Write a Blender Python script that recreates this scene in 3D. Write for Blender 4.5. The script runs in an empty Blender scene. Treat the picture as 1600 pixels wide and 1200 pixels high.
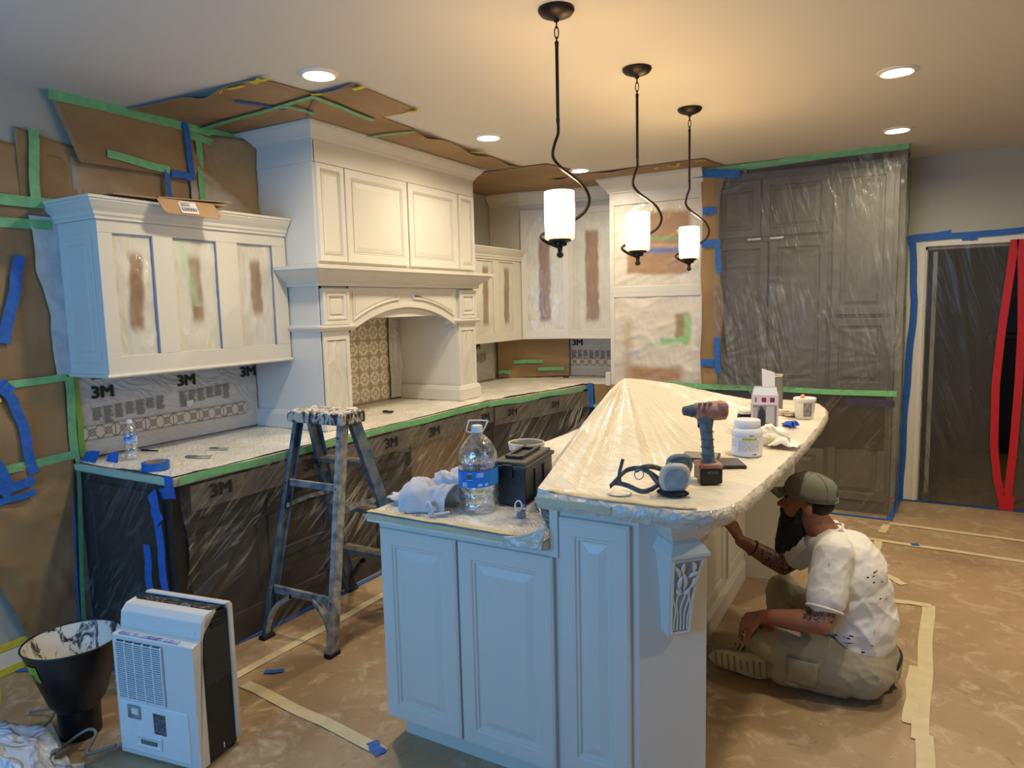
import bpy, bmesh, math, random
import numpy as np
from mathutils import Matrix, Vector
from math import sin, cos, pi, radians as rad

SC = bpy.context.scene
COL = SC.collection
random.seed(7)

# ------------------------------------------------------------------ camera, world, lights, exposure
cam = bpy.data.cameras.new('camera')
camo = bpy.data.objects.new('camera', cam)
COL.objects.link(camo)
SC.camera = camo
YAW, PITCH, ROLL = 0.521334365, 0.11061015, 0.0243209049
_F = Vector((-sin(YAW)*cos(PITCH), cos(YAW)*cos(PITCH), -sin(PITCH)))
_r = Vector((cos(YAW), sin(YAW), 0))
_d = _F.cross(_r)
_R = _r*cos(ROLL) + _d*sin(ROLL)
_D = -_r*sin(ROLL) + _d*cos(ROLL)
camo.matrix_world = Matrix(((_R.x, -_D.x, -_F.x, 0), (_R.y, -_D.y, -_F.y, 0), (_R.z, -_D.z, -_F.z, 1.65), (0, 0, 0, 1)))
cam.sensor_width = 36
cam.lens = 36*1085.09/1600
cam.clip_start = 0.02

SC.view_settings.view_transform = 'Standard'
SC.view_settings.look = 'None'
SC.view_settings.exposure = 0.08
SC.view_settings.gamma = 1.0
SC.view_settings.use_curve_mapping = False

H = 2.73          # ceiling height
XL = -3.62        # cabinet wall
YF = 6.42         # far wall
CANS = [(-2.385, 2.45), (-2.372, 3.905), (-2.345, 5.25), (-0.095, 3.945), (-0.115, 5.28), (-0.1, 2.45), (1.6, 3.9), (1.6, 2.4)]  # last two are unseen, added off-frame for extra light
PEND = [(-1.165, 2.42), (-1.135, 3.205), (-1.113, 4.01)]

w = bpy.data.worlds.new('daylight'); SC.world = w; w.use_nodes = True
w.node_tree.nodes['Background'].inputs[0].default_value = (0.2, 0.55, 0.9, 1)
w.node_tree.nodes['Background'].inputs[1].default_value = 0.3

def light(name, kind, loc, energy, color, size=0.1, rot=(0, 0, 0), size_y=None, spot=None):
    l = bpy.data.lights.new(name, kind); l.energy = energy; l.color = color
    if kind == 'AREA':
        l.size = size
        if size_y: l.shape = 'RECTANGLE'; l.size_y = size_y
        else: l.shape = 'DISK'
        if spot: l.spread = spot
    else:
        l.shadow_soft_size = size
        if kind == 'SPOT': l.spot_size = spot; l.spot_blend = 0.9
    o = bpy.data.objects.new(name, l); o.location = loc; o.rotation_euler = rot
    COL.objects.link(o); return o
WINE, CANE, PENE = 68, 15.5, 9.5
light('window_daylight', 'AREA', (-1.9, -1.33, 1.72), WINE, (0.14, 0.46, 1.0), 2.3, (rad(-90), 0, 0), 1.15).rotation_euler = (rad(90), 0, 0)
for i, (x, y) in enumerate(CANS):
    light('can_light', 'AREA', (x, y, H-0.028), CANE, (1.0, 0.855, 0.63), 0.13, (0, 0, 0), None, rad(165))
for i, (x, y) in enumerate(PEND):
    light('pendant_bulb', 'POINT', (x, y, 2.095), PENE, (1.0, 0.66, 0.30), 0.045)

# ------------------------------------------------------------------ noise
_rs = np.random.RandomState(11)
_T = _rs.rand(256, 256)
def vn(x, y, seed=0):
    x = np.asarray(x, float)+seed*17.31+500; y = np.asarray(y, float)+seed*9.77+500
    xi = np.floor(x).astype(int); yi = np.floor(y).astype(int); fx = x-xi; fy = y-yi
    fx = fx*fx*(3-2*fx); fy = fy*fy*(3-2*fy)
    g = lambda a, b: _T[a % 256, b % 256]
    return (g(xi, yi)*(1-fx)+g(xi+1, yi)*fx)*(1-fy)+(g(xi, yi+1)*(1-fx)+g(xi+1, yi+1)*fx)*fy
def fbm(x, y, o=3, seed=0):
    s = 0; a = 1; t = 0
    for k in range(o): s = s+a*vn(x*2**k, y*2**k, seed+k); t += a; a *= .5
    return s/t
def ridge(x, y, o=2, seed=0):
    s = 0; a = 1; t = 0
    for k in range(o): s = s+a*(1-np.abs(2*vn(x*2**k, y*2**k, seed+k)-1))**2; t += a; a *= .5
    return s/t

# ------------------------------------------------------------------ materials
def lin(c):
    return tuple(((v/255)/12.92 if v/255 <= .04045 else ((v/255+.055)/1.055)**2.4) for v in c)
class NT:
    def __init__(s, name):
        s.m = bpy.data.materials.new(name); s.m.use_nodes = True
        s.t = s.m.node_tree; s.b = s.t.nodes['Principled BSDF']; s.out = s.t.nodes['Material Output']
    def n(s, typ, **kw):
        nd = s.t.nodes.new(typ)
        for k, v in kw.items():
            if k.startswith('_'): nd.inputs[k[1:]].default_value = v
            else: setattr(nd, k, v)
        return nd
    def l(s, a, b): s.t.links.new(a, b)
    def coord(s, scale=(1, 1, 1), rot=(0, 0, 0), kind='Object'):
        c = s.n('ShaderNodeTexCoord'); m = s.n('ShaderNodeMapping'); src = c.outputs[kind]
        if tuple(rot) != (0, 0, 0):
            r = s.n('ShaderNodeMapping'); r.inputs['Rotation'].default_value = rot; s.l(src, r.inputs[0]); src = r.outputs[0]
        m.inputs['Scale'].default_value = scale; s.l(src, m.inputs[0]); return m.outputs[0]
    def noise(s, scale, detail=3, vec=None, dist=0, typ='FBM', rough=.5):
        nd = s.n('ShaderNodeTexNoise'); nd.noise_type = typ
        nd.inputs['Scale'].default_value = scale; nd.inputs['Detail'].default_value = detail
        nd.inputs['Distortion'].default_value = dist; nd.inputs['Roughness'].default_value = rough
        s.l(vec if vec is not None else s.coord(), nd.inputs['Vector']); return nd.outputs['Fac']
    def ramp(s, fac, stops):
        r = s.n('ShaderNodeValToRGB'); e = r.color_ramp.elements
        while len(e) < len(stops): e.new(0.5)
        for i, (p, c) in enumerate(stops):
            e[i].position = p; e[i].color = (*c, 1) if len(c) == 3 else c
        s.l(fac, r.inputs[0]); return r.outputs[0]
    def mix(s, fac, a, b):
        m = s.n('ShaderNodeMix', data_type='RGBA')
        for sock, v in ((m.inputs[0], fac), (m.inputs[6], a), (m.inputs[7], b)):
            if hasattr(v, 'links') or hasattr(v, 'is_linked'): s.l(v, sock)
            elif isinstance(v, (int, float)): sock.default_value = v
            else: sock.default_value = (*v, 1)
        return m.outputs[2]
    def math(s, op, a, b=0.0, clamp=False):
        m = s.n('ShaderNodeMath', operation=op, use_clamp=clamp)
        for i, v in enumerate((a, b)):
            if hasattr(v, 'is_linked'): s.l(v, m.inputs[i])
            else: m.inputs[i].default_value = v
        return m.outputs[0]
    def bump(s, h, strength=.3, dist=.01):
        b = s.n('ShaderNodeBump'); b.inputs['Strength'].default_value = strength; b.inputs['Distance'].default_value = dist
        s.l(h, b.inputs['Height']); s.l(b.outputs[0], s.b.inputs['Normal']); return b.outputs[0]
    def col(s, v):
        if hasattr(v, 'is_linked'): s.l(v, s.b.inputs['Base Color'])
        else: s.b.inputs['Base Color'].default_value = (*v, 1)
    def set(s, **k):
        for a, v in k.items(): s.b.inputs[a.replace('_', ' ')].default_value = v

def simple(name, rgb, rough=.5, metal=0, var=0, vs=8, bump=0, bs=60, spec=None, rgb2=None):
    t = NT(name); c = lin(rgb)
    if var or rgb2:
        c2 = lin(rgb2) if rgb2 else tuple(x*(1-var) for x in c)
        t.col(t.ramp(t.noise(vs, 4), [(.35, c), (.65, c2)]))
    else: t.col(c)
    t.set(Roughness=rough, Metallic=metal)
    if spec is not None: t.b.inputs['Specular IOR Level'].default_value = spec
    if bump: t.bump(t.noise(bs, 3), bump)
    return t.m
M = {}
M['wall'] = simple('wall_paint', (174, 174, 160), .8, bump=.05, bs=220)
M['wall_side'] = simple('side_wall_paint', (196, 196, 190), .8)
M['ceiling'] = simple('ceiling_paint', (208, 203, 194), .9, bump=.04, bs=200)
M['cab'] = simple('cabinet_paint', (212, 208, 196), .38, var=.03, vs=3, bump=.03, bs=150)
M['trim'] = simple('trim_paint', (222, 216, 200), .45)
M['glaze'] = simple('cabinet_groove', (150, 140, 125), .6)
M['dark_cab'] = simple('dark_cabinet', (96, 93, 86), .5, var=.15, vs=5)
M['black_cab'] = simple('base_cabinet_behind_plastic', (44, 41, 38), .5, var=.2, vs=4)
M['black'] = simple('black_plastic', (22, 23, 26), .4, var=.3, vs=40)
M['blackm'] = simple('bronze_metal', (40, 32, 27), .42, .6, var=.2, vs=50)
M['white'] = simple('white_plastic', (224, 224, 222), .35, var=.05, vs=12)
M['offw'] = simple('white_label', (205, 203, 200), .6)
M['ink'] = simple('black_ink', (18, 18, 18), .6)
M['inkg'] = simple('grey_ink', (110, 105, 98), .7)
M['bluetape'] = simple('blue_tape', (30, 100, 184), .6, var=.25, vs=30, bump=.2, bs=120)
M['greentape'] = simple('green_tape', (118, 188, 128), .6, var=.2, vs=25, bump=.2, bs=120)
M['yellowtape'] = simple('yellow_tape', (214, 200, 60), .6, var=.2, vs=30)
M['creamtape'] = simple('masking_tape', (206, 190, 150), .7, var=.12, vs=14)
M['redzip'] = simple('red_zipper', (190, 12, 30), .5, var=.15, vs=20)
M['alu'] = simple('paint_spattered_aluminium', (176, 176, 170), .5, .3, rgb2=(104, 114, 122), vs=22, bump=.25, bs=90)
M['ladderblue'] = simple('worn_blue_rail', (52, 84, 112), .5, .1, rgb2=(118, 128, 134), vs=14, bump=.25, bs=90)
M['rubber'] = simple('black_rubber', (20, 20, 20), .8)
M['teal'] = simple('worn_grey_rubber', (74, 92, 102), .6, rgb2=(104, 116, 120), vs=45, bump=.2, bs=110)
M['dgrey'] = simple('dark_grey_rubber', (56, 64, 70), .65, rgb2=(84, 92, 96), vs=50)
M['filter'] = simple('grey_blue_filter', (112, 134, 152), .5, rgb2=(134, 152, 164), vs=30)
M['filterw'] = simple('pale_filter_cap', (178, 176, 168), .6, rgb2=(200, 190, 160), vs=30)
M['orange'] = simple('dusty_rust_plastic', (150, 82, 66), .55, rgb2=(172, 128, 108), vs=28)
M['cloth'] = simple('towel_cloth', (196, 199, 206), .95, var=.08, vs=9, bump=.35, bs=190)
M['tissue'] = simple('paper_towel', (236, 230, 215), .9, bump=.3, bs=90)
M['glove'] = simple('blue_nitrile', (22, 78, 210), .45, var=.3, vs=60)
M['steel'] = simple('tin_metal', (165, 158, 140), .32, .85)
M['cardw'] = simple('white_board', (222, 220, 216), .8)
M['kraftbox'] = simple('corrugated_cardboard', (166, 132, 96), .8, var=.12, vs=9)
M['ladtop'] = None
M['granite'] = None

def kraft(name, over=0.0, c1=(160, 130, 88), c2=(134, 106, 70), rough=.75, spray=(205, 195, 175)):
    t = NT(name)
    base = t.ramp(t.noise(1.6, 5, dist=.4), [(.35, lin(c1)), (.65, lin(c2))])
    if over:
        m = t.ramp(t.noise(2.2, 4, dist=.5), [(.62-over, (0, 0, 0)), (.75-over*.5, (1, 1, 1))])
        base = t.mix(m, base, lin(spray))
    t.col(base); t.set(Roughness=rough)
    cr = t.noise(3.2, 3, dist=.8, typ='RIDGED_MULTIFRACTAL')
    fine = t.noise(60, 2)
    t.bump(t.math('ADD', t.math('MULTIPLY', cr, .6), t.math('MULTIPLY', fine, .05)), .55, .05)
    return t.m
M['kraft'] = kraft('brown_masking_paper')
M['kraft_spray'] = kraft('oversprayed_masking_paper', .13)
M['kraft_ceil'] = kraft('ceiling_masking_paper', 0, (164, 134, 98), (140, 112, 80))

def floorpaper():
    t = NT('scuffed_floor_paper')
    v = t.coord((1, 1, 1))
    big = t.ramp(t.noise(1.1, 4, v, .5), [(.36, lin((172, 146, 112))), (.6, lin((146, 120, 88)))])
    wear = t.ramp(t.noise(7, 6, v, 1.4, rough=.65), [(.52, (0, 0, 0)), (.68, (.75, .75, .75))])
    c = t.mix(wear, big, lin((192, 174, 144)))
    rng = t.noise(3.4, 4, v, 2.2, 'RIDGED_MULTIFRACTAL')
    dk = t.ramp(t.noise(14, 3, v, 2.5), [(.62, (0, 0, 0)), (.72, (.55, .55, .55))])
    c = t.mix(dk, c, lin((128, 104, 76)))
    t.col(c); t.set(Roughness=.5)
    t.bump(rng, .12, .02); return t.m
M['floor'] = floorpaper()

def film(name, rot=(0, 0, 0), scale=(1, 1, 1), lo=.16, hi=.75, col=(150, 145, 138), rough=.28, freq=6, seedoff=0, bumpS=.5):
    """clear plastic sheet: mostly see-through, milkier along its creases"""
    t = NT(name)
    v = t.coord(scale, rot)
    def crease(fr, k, pw, dist):
        n_ = t.noise(fr, 2, v, dist)
        d_ = t.math('ABSOLUTE', t.math('SUBTRACT', n_, .5))
        return t.math('POWER', t.math('SUBTRACT', 1.0, t.math('MULTIPLY', d_, k), True), pw)
    c1_ = crease(freq, 26, 1.6, .8); c2_ = crease(freq*2.7, 16, 2.0, .5)
    msk = t.ramp(t.noise(1.6, 2), [(.42, (.06,)*3), (.62, (1,)*3)])
    soft = t.noise(freq*.8, 3, v, .6)
    r = t.math('ADD', t.math('MULTIPLY', c1_, .5), t.math('ADD', t.math('MULTIPLY', c2_, .3), soft))
    ln = t.math('MULTIPLY', t.math('ADD', t.math('MULTIPLY', c1_, .9), t.math('MULTIPLY', c2_, .55)), msk)
    fac = t.ramp(t.math('ADD', ln, t.math('MULTIPLY', t.math('SUBTRACT', soft, .44), .3), True), [(0.0, (lo,)*3), (1.0, (hi,)*3)])
    t.col(lin(col)); t.set(Roughness=rough)
    t.bump(r, bumpS, .012)
    tr = t.n('ShaderNodeBsdfTransparent'); mx = t.n('ShaderNodeMixShader')
    t.l(fac, mx.inputs[0]); t.l(tr.outputs[0], mx.inputs[1]); t.l(t.b.outputs[0], mx.inputs[2])
    t.l(mx.outputs[0], t.out.inputs[0]); return t.m
M['film_base'] = film('masking_film_base', (rad(-38), 0, 0), (1, .35, 5), .05, .75, (172, 168, 156), freq=2.4)
M['film_band'] = film('masking_film_printed_band', (rad(-38), 0, 0), (1, .5, 4), .42, .85, (128, 122, 110), freq=3)
M['film_end'] = film('masking_film_end', (0, rad(50), 0), (.5, 1, 5), .06, .55, (130, 130, 128), freq=2.4)
M['film_fridge'] = film('masking_film_tall', (0, rad(12), 0), (4, 1, .35), .2, .75, (138, 136, 128), freq=2.0)
M['film_low'] = film('masking_film_low', (0, rad(-35), 0), (4, 1, .4), .2, .6, (130, 118, 104), freq=2.4)
M['film_door'] = film('zip_door_film', (0, rad(20), 0), (5, 1, .35), .5, .75, (84, 82, 76), freq=2.0)

def wrinkled(name, c1, c2, scale=(1, 1, 1), rot=(0, 0, 0), freq=4, rough=.3, bumpS=.6, spots=None, big=1.5, coat=.3):
    t = NT(name); v = t.coord(scale, rot)
    r = t.noise(freq, 4, v, .8, 'RIDGED_MULTIFRACTAL', .55)
    c = t.ramp(t.noise(big, 4, None, .6), [(.35, lin(c1)), (.65, lin(c2))])
    if spots:
        c = t.mix(t.ramp(t.noise(spots[1], 4, v, .4), [(spots[2], (0, 0, 0)), (spots[2]+.12, (.6, .6, .6))]), c, lin(spots[0]))
    t.col(c); t.set(Roughness=rough, Coat_Weight=coat)
    n2 = t.noise(freq*2.2, 2, v, .8); c2 = t.math('SUBTRACT', 1.0, t.math('MULTIPLY', t.math('ABSOLUTE', t.math('SUBTRACT', n2, .5)), 8), True)
    t.bump(t.math('ADD', r, t.math('MULTIPLY', c2, .5)), bumpS, .035); return t.m
M['film_top'] = wrinkled('film_over_worktop', (244, 238, 226), (224, 217, 202), (1.2, 4, 1), (0, 0, rad(35)), 5, rough=.3, bumpS=.45, spots=((150, 142, 130), 16, .62), big=5)
M['film_bar'] = wrinkled('film_over_bar', (232, 222, 202), (216, 206, 184), (1, 4, 1), (0, 0, rad(20)), 3.0, rough=.34, bumpS=.28)
M['film_edge'] = wrinkled('film_over_bar_edge', (208, 199, 180), (184, 176, 160), (1, 1, 1), (0, 0, 0), 7, rough=.32, bumpS=.35)
M['film_wall'] = wrinkled('film_over_backsplash', (196, 193, 186), (180, 176, 168), (1, 1, 2.5), (rad(20), 0, 0), 3, rough=.4, bumpS=.35)
M['film_oven'] = wrinkled('film_over_oven', (206, 199, 186), (184, 170, 150), (.6, 1, 3), (0, rad(-15), 0), 3, bumpS=.7)
M['bag'] = wrinkled('grey_plastic_bag', (206, 212, 220), (178, 186, 198), (1, 1, 1), (0, 0, 0), 5, .25, .8)

def attrmat(name, rough=.5, bump=0, bs=60, coat=0):
    t = NT(name); a = t.n('ShaderNodeAttribute', attribute_name='print')
    t.l(a.outputs['Color'], t.b.inputs['Base Color']); t.set(Roughness=rough, Coat_Weight=coat)
    if bump: t.bump(t.noise(bs, 3, t.coord((1, 1, .35)), .6), bump)
    return t.m
M['print'] = attrmat('printed_surface', .5)
M['tile'] = attrmat('glazed_patterned_tile', .35, coat=.3)
M['sprayed'] = attrmat('film_with_overspray', .32, .6, 24, .35)

def clear(name, tint, base, edge, sc, bs):
    t = NT(name); g = t.n('ShaderNodeBsdfGlossy'); g.inputs['Color'].default_value = (.9, .93, .96, 1); g.inputs['Roughness'].default_value = .12
    tr = t.n('ShaderNodeBsdfTransparent'); tr.inputs['Color'].default_value = (*tint, 1)
    lw = t.n('ShaderNodeLayerWeight'); lw.inputs['Blend'].default_value = .35
    n_ = t.noise(bs, 2, t.coord(sc, (rad(25), 0, 0)), 1.2); cr = t.math('SUBTRACT', 1.0, t.math('MULTIPLY', t.math('ABSOLUTE', t.math('SUBTRACT', n_, .5)), 12), True)
    b = t.n('ShaderNodeBump'); b.inputs['Strength'].default_value = .9; b.inputs['Distance'].default_value = .01
    t.l(n_, b.inputs['Height']); t.l(b.outputs[0], g.inputs['Normal']); t.l(b.outputs[0], lw.inputs['Normal'])
    f_ = t.math('ADD', t.math('MULTIPLY', lw.outputs['Facing'], edge), t.math('ADD', t.math('MULTIPLY', cr, .28), base), True)
    mx = t.n('ShaderNodeMixShader'); t.l(f_, mx.inputs[0]); t.l(tr.outputs[0], mx.inputs[1]); t.l(g.outputs[0], mx.inputs[2]); t.l(mx.outputs[0], t.out.inputs[0])
    return t.m
M['pet'] = clear('clear_bottle_plastic', (.97, .98, .99), .07, .55, (1, 1, .5), 26)
M['water'] = clear('water', (.78, .84, .87), .06, .35, (1, 1, 2), 20)
def emit(name, c, s, grad=None):
    t = NT(name); t.col((.9, .85, .75)); t.b.inputs['Emission Color'].default_value = (*c, 1); t.set(Emission_Strength=s, Roughness=.3)
    if grad:
        g = t.n('ShaderNodeSeparateXYZ'); c0 = t.n('ShaderNodeTexCoord'); t.l(c0.outputs['Generated'], g.inputs[0])
        t.l(t.ramp(g.outputs['Z'], [(0, grad), (.4, c)]), t.b.inputs['Emission Color'])
    return t.m
M['shade'] = emit('opal_glass_lit', (1.0, .82, .55), 2.3, (.34, .26, .12))
M['lens'] = emit('led_lens', (1.0, .93, .82), 9)
def spatter(name, c1, c2, sc, th, rough=.6, metal=0):
    t = NT(name)
    t.col(t.ramp(t.noise(sc, 5, t.coord((1, 1, .35)), 1.2, rough=.7), [(th-.04, lin(c1)), (th+.04, lin(c2))]))
    t.set(Roughness=rough, Metallic=metal); t.bump(t.noise(60, 3), .12); return t.m
M['ladtop'] = spatter('paint_caked_ladder_top', (34, 32, 30), (190, 184, 170), 26, .5)
M['funnel_in'] = spatter('paint_caked_inside', (40, 38, 34), (206, 200, 184), 18, .45)
M['funnel_out'] = spatter('spattered_black_plastic', (14, 16, 20), (90, 96, 104), 34, .72, .35)
M['bucket_out'] = spatter('dripped_paint_can', (26, 24, 24), (220, 214, 200), 14, .62, .5)
M['dehum_top'] = spatter('paint_spattered_black_top', (26, 24, 23), (150, 146, 136), 40, .58, .5)
M['dehum_w'] = spatter('paint_spattered_white_shell', (214, 209, 200), (160, 164, 168), 30, .7, .35)
M['trousers'] = spatter('paint_stained_khaki', (152, 142, 118), (204, 196, 178), 16, .66, .9)
M['shirt'] = spatter('paint_stained_white_shirt', (222, 218, 210), (60, 58, 56), 15, .70, .9)
M['skin'] = simple('skin', (150, 98, 76), .5, var=.12, vs=12)
def tattoo():
    t = NT('tattooed_skin')
    t.col(t.ramp(t.noise(34, 4, None, 3), [(.44, lin((52, 44, 44))), (.52, lin((146, 104, 86)))])); t.set(Roughness=.5); return t.m
M['tattoo'] = tattoo()
M['beard'] = simple('black_beard_hair', (16, 13, 12), .8, bump=.8, bs=70)
M['cap'] = simple('olive_grey_cap', (112, 112, 98), .9, var=.1, bump=.2, bs=200)
M['sole'] = simple('tan_rubber_sole', (206, 200, 176), .8, var=.2, vs=20)
M['shoe'] = simple('dirty_grey_shoe', (150, 142, 122), .85, var=.2, vs=18)
M['belt'] = simple('black_belt', (22, 20, 20), .6)
M['yhose'] = simple('yellow_green_hose', (196, 214, 50), .4)
M['ycord'] = simple('grey_cable', (116, 116, 108), .5)
M['pink'] = simple('pink_board', (206, 170, 176), .6)

# ------------------------------------------------------------------ mesh builder
WORG = {}
class MB:
    def __init__(s, f=None): s.v = []; s.f = []; s.c = None; s.F = f; s.mi = []; s.cm = 0
    def P(s, p):
        if s.F is None: return (p[0], p[1], p[2])
        o, u, n = s.F[:3]                       # local (u, n, z)
        return (o[0]+u[0]*p[0]+n[0]*p[1], o[1]+u[1]*p[0]+n[1]*p[1], o[2]+p[2])
    def add(s, vs, fs):
        b = len(s.v); s.v += [s.P(p) for p in vs]; s.f += [tuple(i+b for i in f) for f in fs]; s.mi += [s.cm]*len(fs)
        return s
    def box(s, a, b):
        (x0, y0, z0), (x1, y1, z1) = a, b
        return s.add([(x0, y0, z0), (x1, y0, z0), (x1, y1, z0), (x0, y1, z0), (x0, y0, z1), (x1, y0, z1), (x1, y1, z1), (x0, y1, z1)],
              [(0, 3, 2, 1), (4, 5, 6, 7), (0, 1, 5, 4), (1, 2, 6, 5), (2, 3, 7, 6), (3, 0, 4, 7)])
    def prism(s, poly, z0, z1):
        n = len(poly)
        return s.add([(x, y, z0) for x, y in poly]+[(x, y, z1) for x, y in poly],
              [tuple(range(n))[::-1], tuple(range(n, 2*n))]+[(i, (i+1) % n, n+(i+1) % n, n+i) for i in range(n)])
    def prism_n(s, poly, n0, n1):               # polygon in (u, z), extruded along n
        n = len(poly)
        return s.add([(x, n0, z) for x, z in poly]+[(x, n1, z) for x, z in poly],
              [tuple(range(n)), tuple(range(n, 2*n))[::-1]]+[(i, n+i, n+(i+1) % n, (i+1) % n) for i in range(n)])
    def bar(s, a, b, w, d, up=(0, 0, 1)):       # rectangular bar a->b
        a = Vector(a); b = Vector(b); t = (b-a).normalized(); x = t.cross(Vector(up)).normalized()*w/2; y = t.cross(x).normalized()*d/2
        vs = [tuple(p+i*x+j*y) for p in (a, b) for i, j in ((-1, -1), (1, -1), (1, 1), (-1, 1))]
        return s.add(vs, [(0, 1, 2, 3), (7, 6, 5, 4), (0, 4, 5, 1), (1, 5, 6, 2), (2, 6, 7, 3), (3, 7, 4, 0)])
    def tube(s, pts, r, n=8, closed=False, flat=None):
        pts = [Vector(p) for p in pts]; k = len(pts); rr = r if hasattr(r, '__len__') else [r]*k
        vs = []; pr = None
        for i, p in enumerate(pts):
            t = (pts[(i+1) % k if closed else min(i+1, k-1)]-pts[(i-1) % k if closed else max(i-1, 0)])
            t = t.normalized() if t.length > 1e-9 else Vector((0, 0, 1))
            if pr is None:
                pr = t.cross(Vector((0, 0, 1)));
                if pr.length < .1: pr = t.cross(Vector((1, 0, 0)))
            x = (pr-t*pr.dot(t)).normalized(); pr = x; y = t.cross(x)
            for j in range(n):
                a = 2*pi*j/n; vs.append(tuple(p+x*rr[i]*cos(a)*(flat or 1)+y*rr[i]*sin(a)))
        fs = []
        for i in range(k if closed else k-1):
            for j in range(n):
                a, b = i*n+j, i*n+(j+1) % n; c, d = ((i+1) % k)*n+(j+1) % n, ((i+1) % k)*n+j; fs.append((a, b, c, d))
        if not closed: fs += [tuple(range(n))[::-1], tuple(range((k-1)*n, k*n))]
        return s.add(vs, fs)
    def lathe(s, prof, c=(0, 0, 0), n=24, ax=None, cap=True, a0=0, a1=2*pi, sq=1):
        vs = []; full = abs(a1-a0-2*pi) < 1e-6; m = n if full else n+1
        for r, z in prof:
            for j in range(m):
                a = a0+(a1-a0)*j/n; p = Vector((r*cos(a), r*sin(a)*sq, z))
                if ax is not None: p = ax @ p
                vs.append((c[0]+p.x, c[1]+p.y, c[2]+p.z))
        fs = []
        for i in range(len(prof)-1):
            for j in range(n if full else n):
                a, b = i*m+j, i*m+(j+1) % m; fs.append((a, b, b+m, a+m))
        if cap and full:
            if prof[0][0] > 1e-6: fs.append(tuple(range(m))[::-1])
            if prof[-1][0] > 1e-6: fs.append(tuple(range((len(prof)-1)*m, len(prof)*m)))
        return s.add(vs, fs)
    def ell(s, c, r, n=16, m=10, rot=None):
        prof = [(sin(pi*i/m), -cos(pi*i/m)) for i in range(m+1)]
        vs = []
        for a, z in prof:
            for j in range(n):
                p = Vector((r[0]*a*cos(2*pi*j/n), r[1]*a*sin(2*pi*j/n), r[2]*z))
                if rot is not None: p = rot @ p
                vs.append((c[0]+p.x, c[1]+p.y, c[2]+p.z))
        return s.add(vs, [(i*n+j, i*n+(j+1) % n, (i+1)*n+(j+1) % n, (i+1)*n+j) for i in range(m) for j in range(n)])
    def cap2(s, a, b, ra, rb, n=14):            # tapered capsule
        a = Vector(a); b = Vector(b); t = b-a; L = t.length; t.normalize(); q = Vector((0, 0, 1)).rotation_difference(t).to_matrix()
        prof = [(ra*sin(pi/2*i/5), -ra*cos(pi/2*i/5)) for i in range(6)]+[(rb*cos(pi/2*i/5), L+rb*sin(pi/2*i/5)) for i in range(6)]
        return s.lathe(prof, a, n, q, cap=False)
    def grid(s, P, closed=False):               # P[i][j] points
        ni, nj = len(P), len(P[0]); vs = [tuple(p) for row in P for p in row]
        return s.add(vs, [(i*nj+j, i*nj+(j+1) % nj, (i+1)*nj+(j+1) % nj, (i+1)*nj+j) for i in range(ni-1) for j in range(nj if closed else nj-1)])
    def ring(s, poly, prof, capit=True):
        """polygon in (u, z); prof = [(inset, n)], mitred rings"""
        n = len(poly); area = sum(poly[i][0]*poly[(i+1) % n][1]-poly[(i+1) % n][0]*poly[i][1] for i in range(n))
        sg = 1 if area > 0 else -1; off = []
        for i in range(n):
            p0, p1, p2 = Vector(poly[i-1]), Vector(poly[i]), Vector(poly[(i+1) % n])
            a = (p1-p0).normalized(); b = (p2-p1).normalized(); n1 = Vector((-a.y, a.x))*sg; n2 = Vector((-b.y, b.x))*sg
            off.append((n1+n2)/max(.3, 1+n1.dot(n2)))
        vs = [(poly[i][0]+off[i].x*d, h, poly[i][1]+off[i].y*d) for d, h in prof for i in range(n)]
        fs = [(k*n+i, k*n+(i+1) % n, (k+1)*n+(i+1) % n, (k+1)*n+i) for k in range(len(prof)-1) for i in range(n)]
        if capit: fs.append(tuple(range((len(prof)-1)*n, len(prof)*n)))
        return s.add(vs, fs)
    def rect(s, u0, u1, z0, z1, prof, capit=True): return s.ring([(u0, z0), (u1, z0), (u1, z1), (u0, z1)], prof, capit)
    def sweep(s, path, prof, closed=False, side=1):
        """path in (x, y), profile [(out, z)] closed loop"""
        n = len(path); vs = []; m = len(prof)
        for i in range(n):
            p = Vector(path[i]); a = (p-Vector(path[i-1])).normalized() if (i > 0 or closed) else None
            b = (Vector(path[(i+1) % n])-p).normalized() if (i < n-1 or closed) else None
            n1 = Vector((a.y, -a.x)) if a else None; n2 = Vector((b.y, -b.x)) if b else None
            o = (n1+n2)/(1+n1.dot(n2)) if (n1 is not None and n2 is not None) else (n1 if n1 is not None else n2)
            for d, z in prof: vs.append((p.x+o.x*d*side, p.y+o.y*d*side, z))
        fs = [(i*m+j, i*m+(j+1) % m, ((i+1) % n)*m+(j+1) % m, ((i+1) % n)*m+j) for i in range(n if closed else n-1) for j in range(m)]
        if not closed: fs += [tuple(range(m)), tuple(range((n-1)*m, n*m))[::-1]]
        return s.add(vs, fs)
    def build(s, name, mat, parent=None, smooth=False, bevel=0, org=None, solid=0, recalc=True, mods=None):
        me = bpy.data.meshes.new(name)
        V = np.array(s.v, float)
        if org is None:
            c = (V.min(0)+V.max(0))/2
            if parent is None: c[2] = V[:, 2].min()
        else: c = np.array(org, float)
        me.from_pydata((V-c).tolist(), [], s.f)
        mats = mat if isinstance(mat, (list, tuple)) else [mat]
        for m in mats: me.materials.append(M[m] if isinstance(m, str) else m)
        if len(mats) > 1: me.polygons.foreach_set('material_index', s.mi)
        if recalc:
            bm = bmesh.new(); bm.from_mesh(me); bmesh.ops.recalc_face_normals(bm, faces=bm.faces); bm.to_mesh(me); bm.free()
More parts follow.
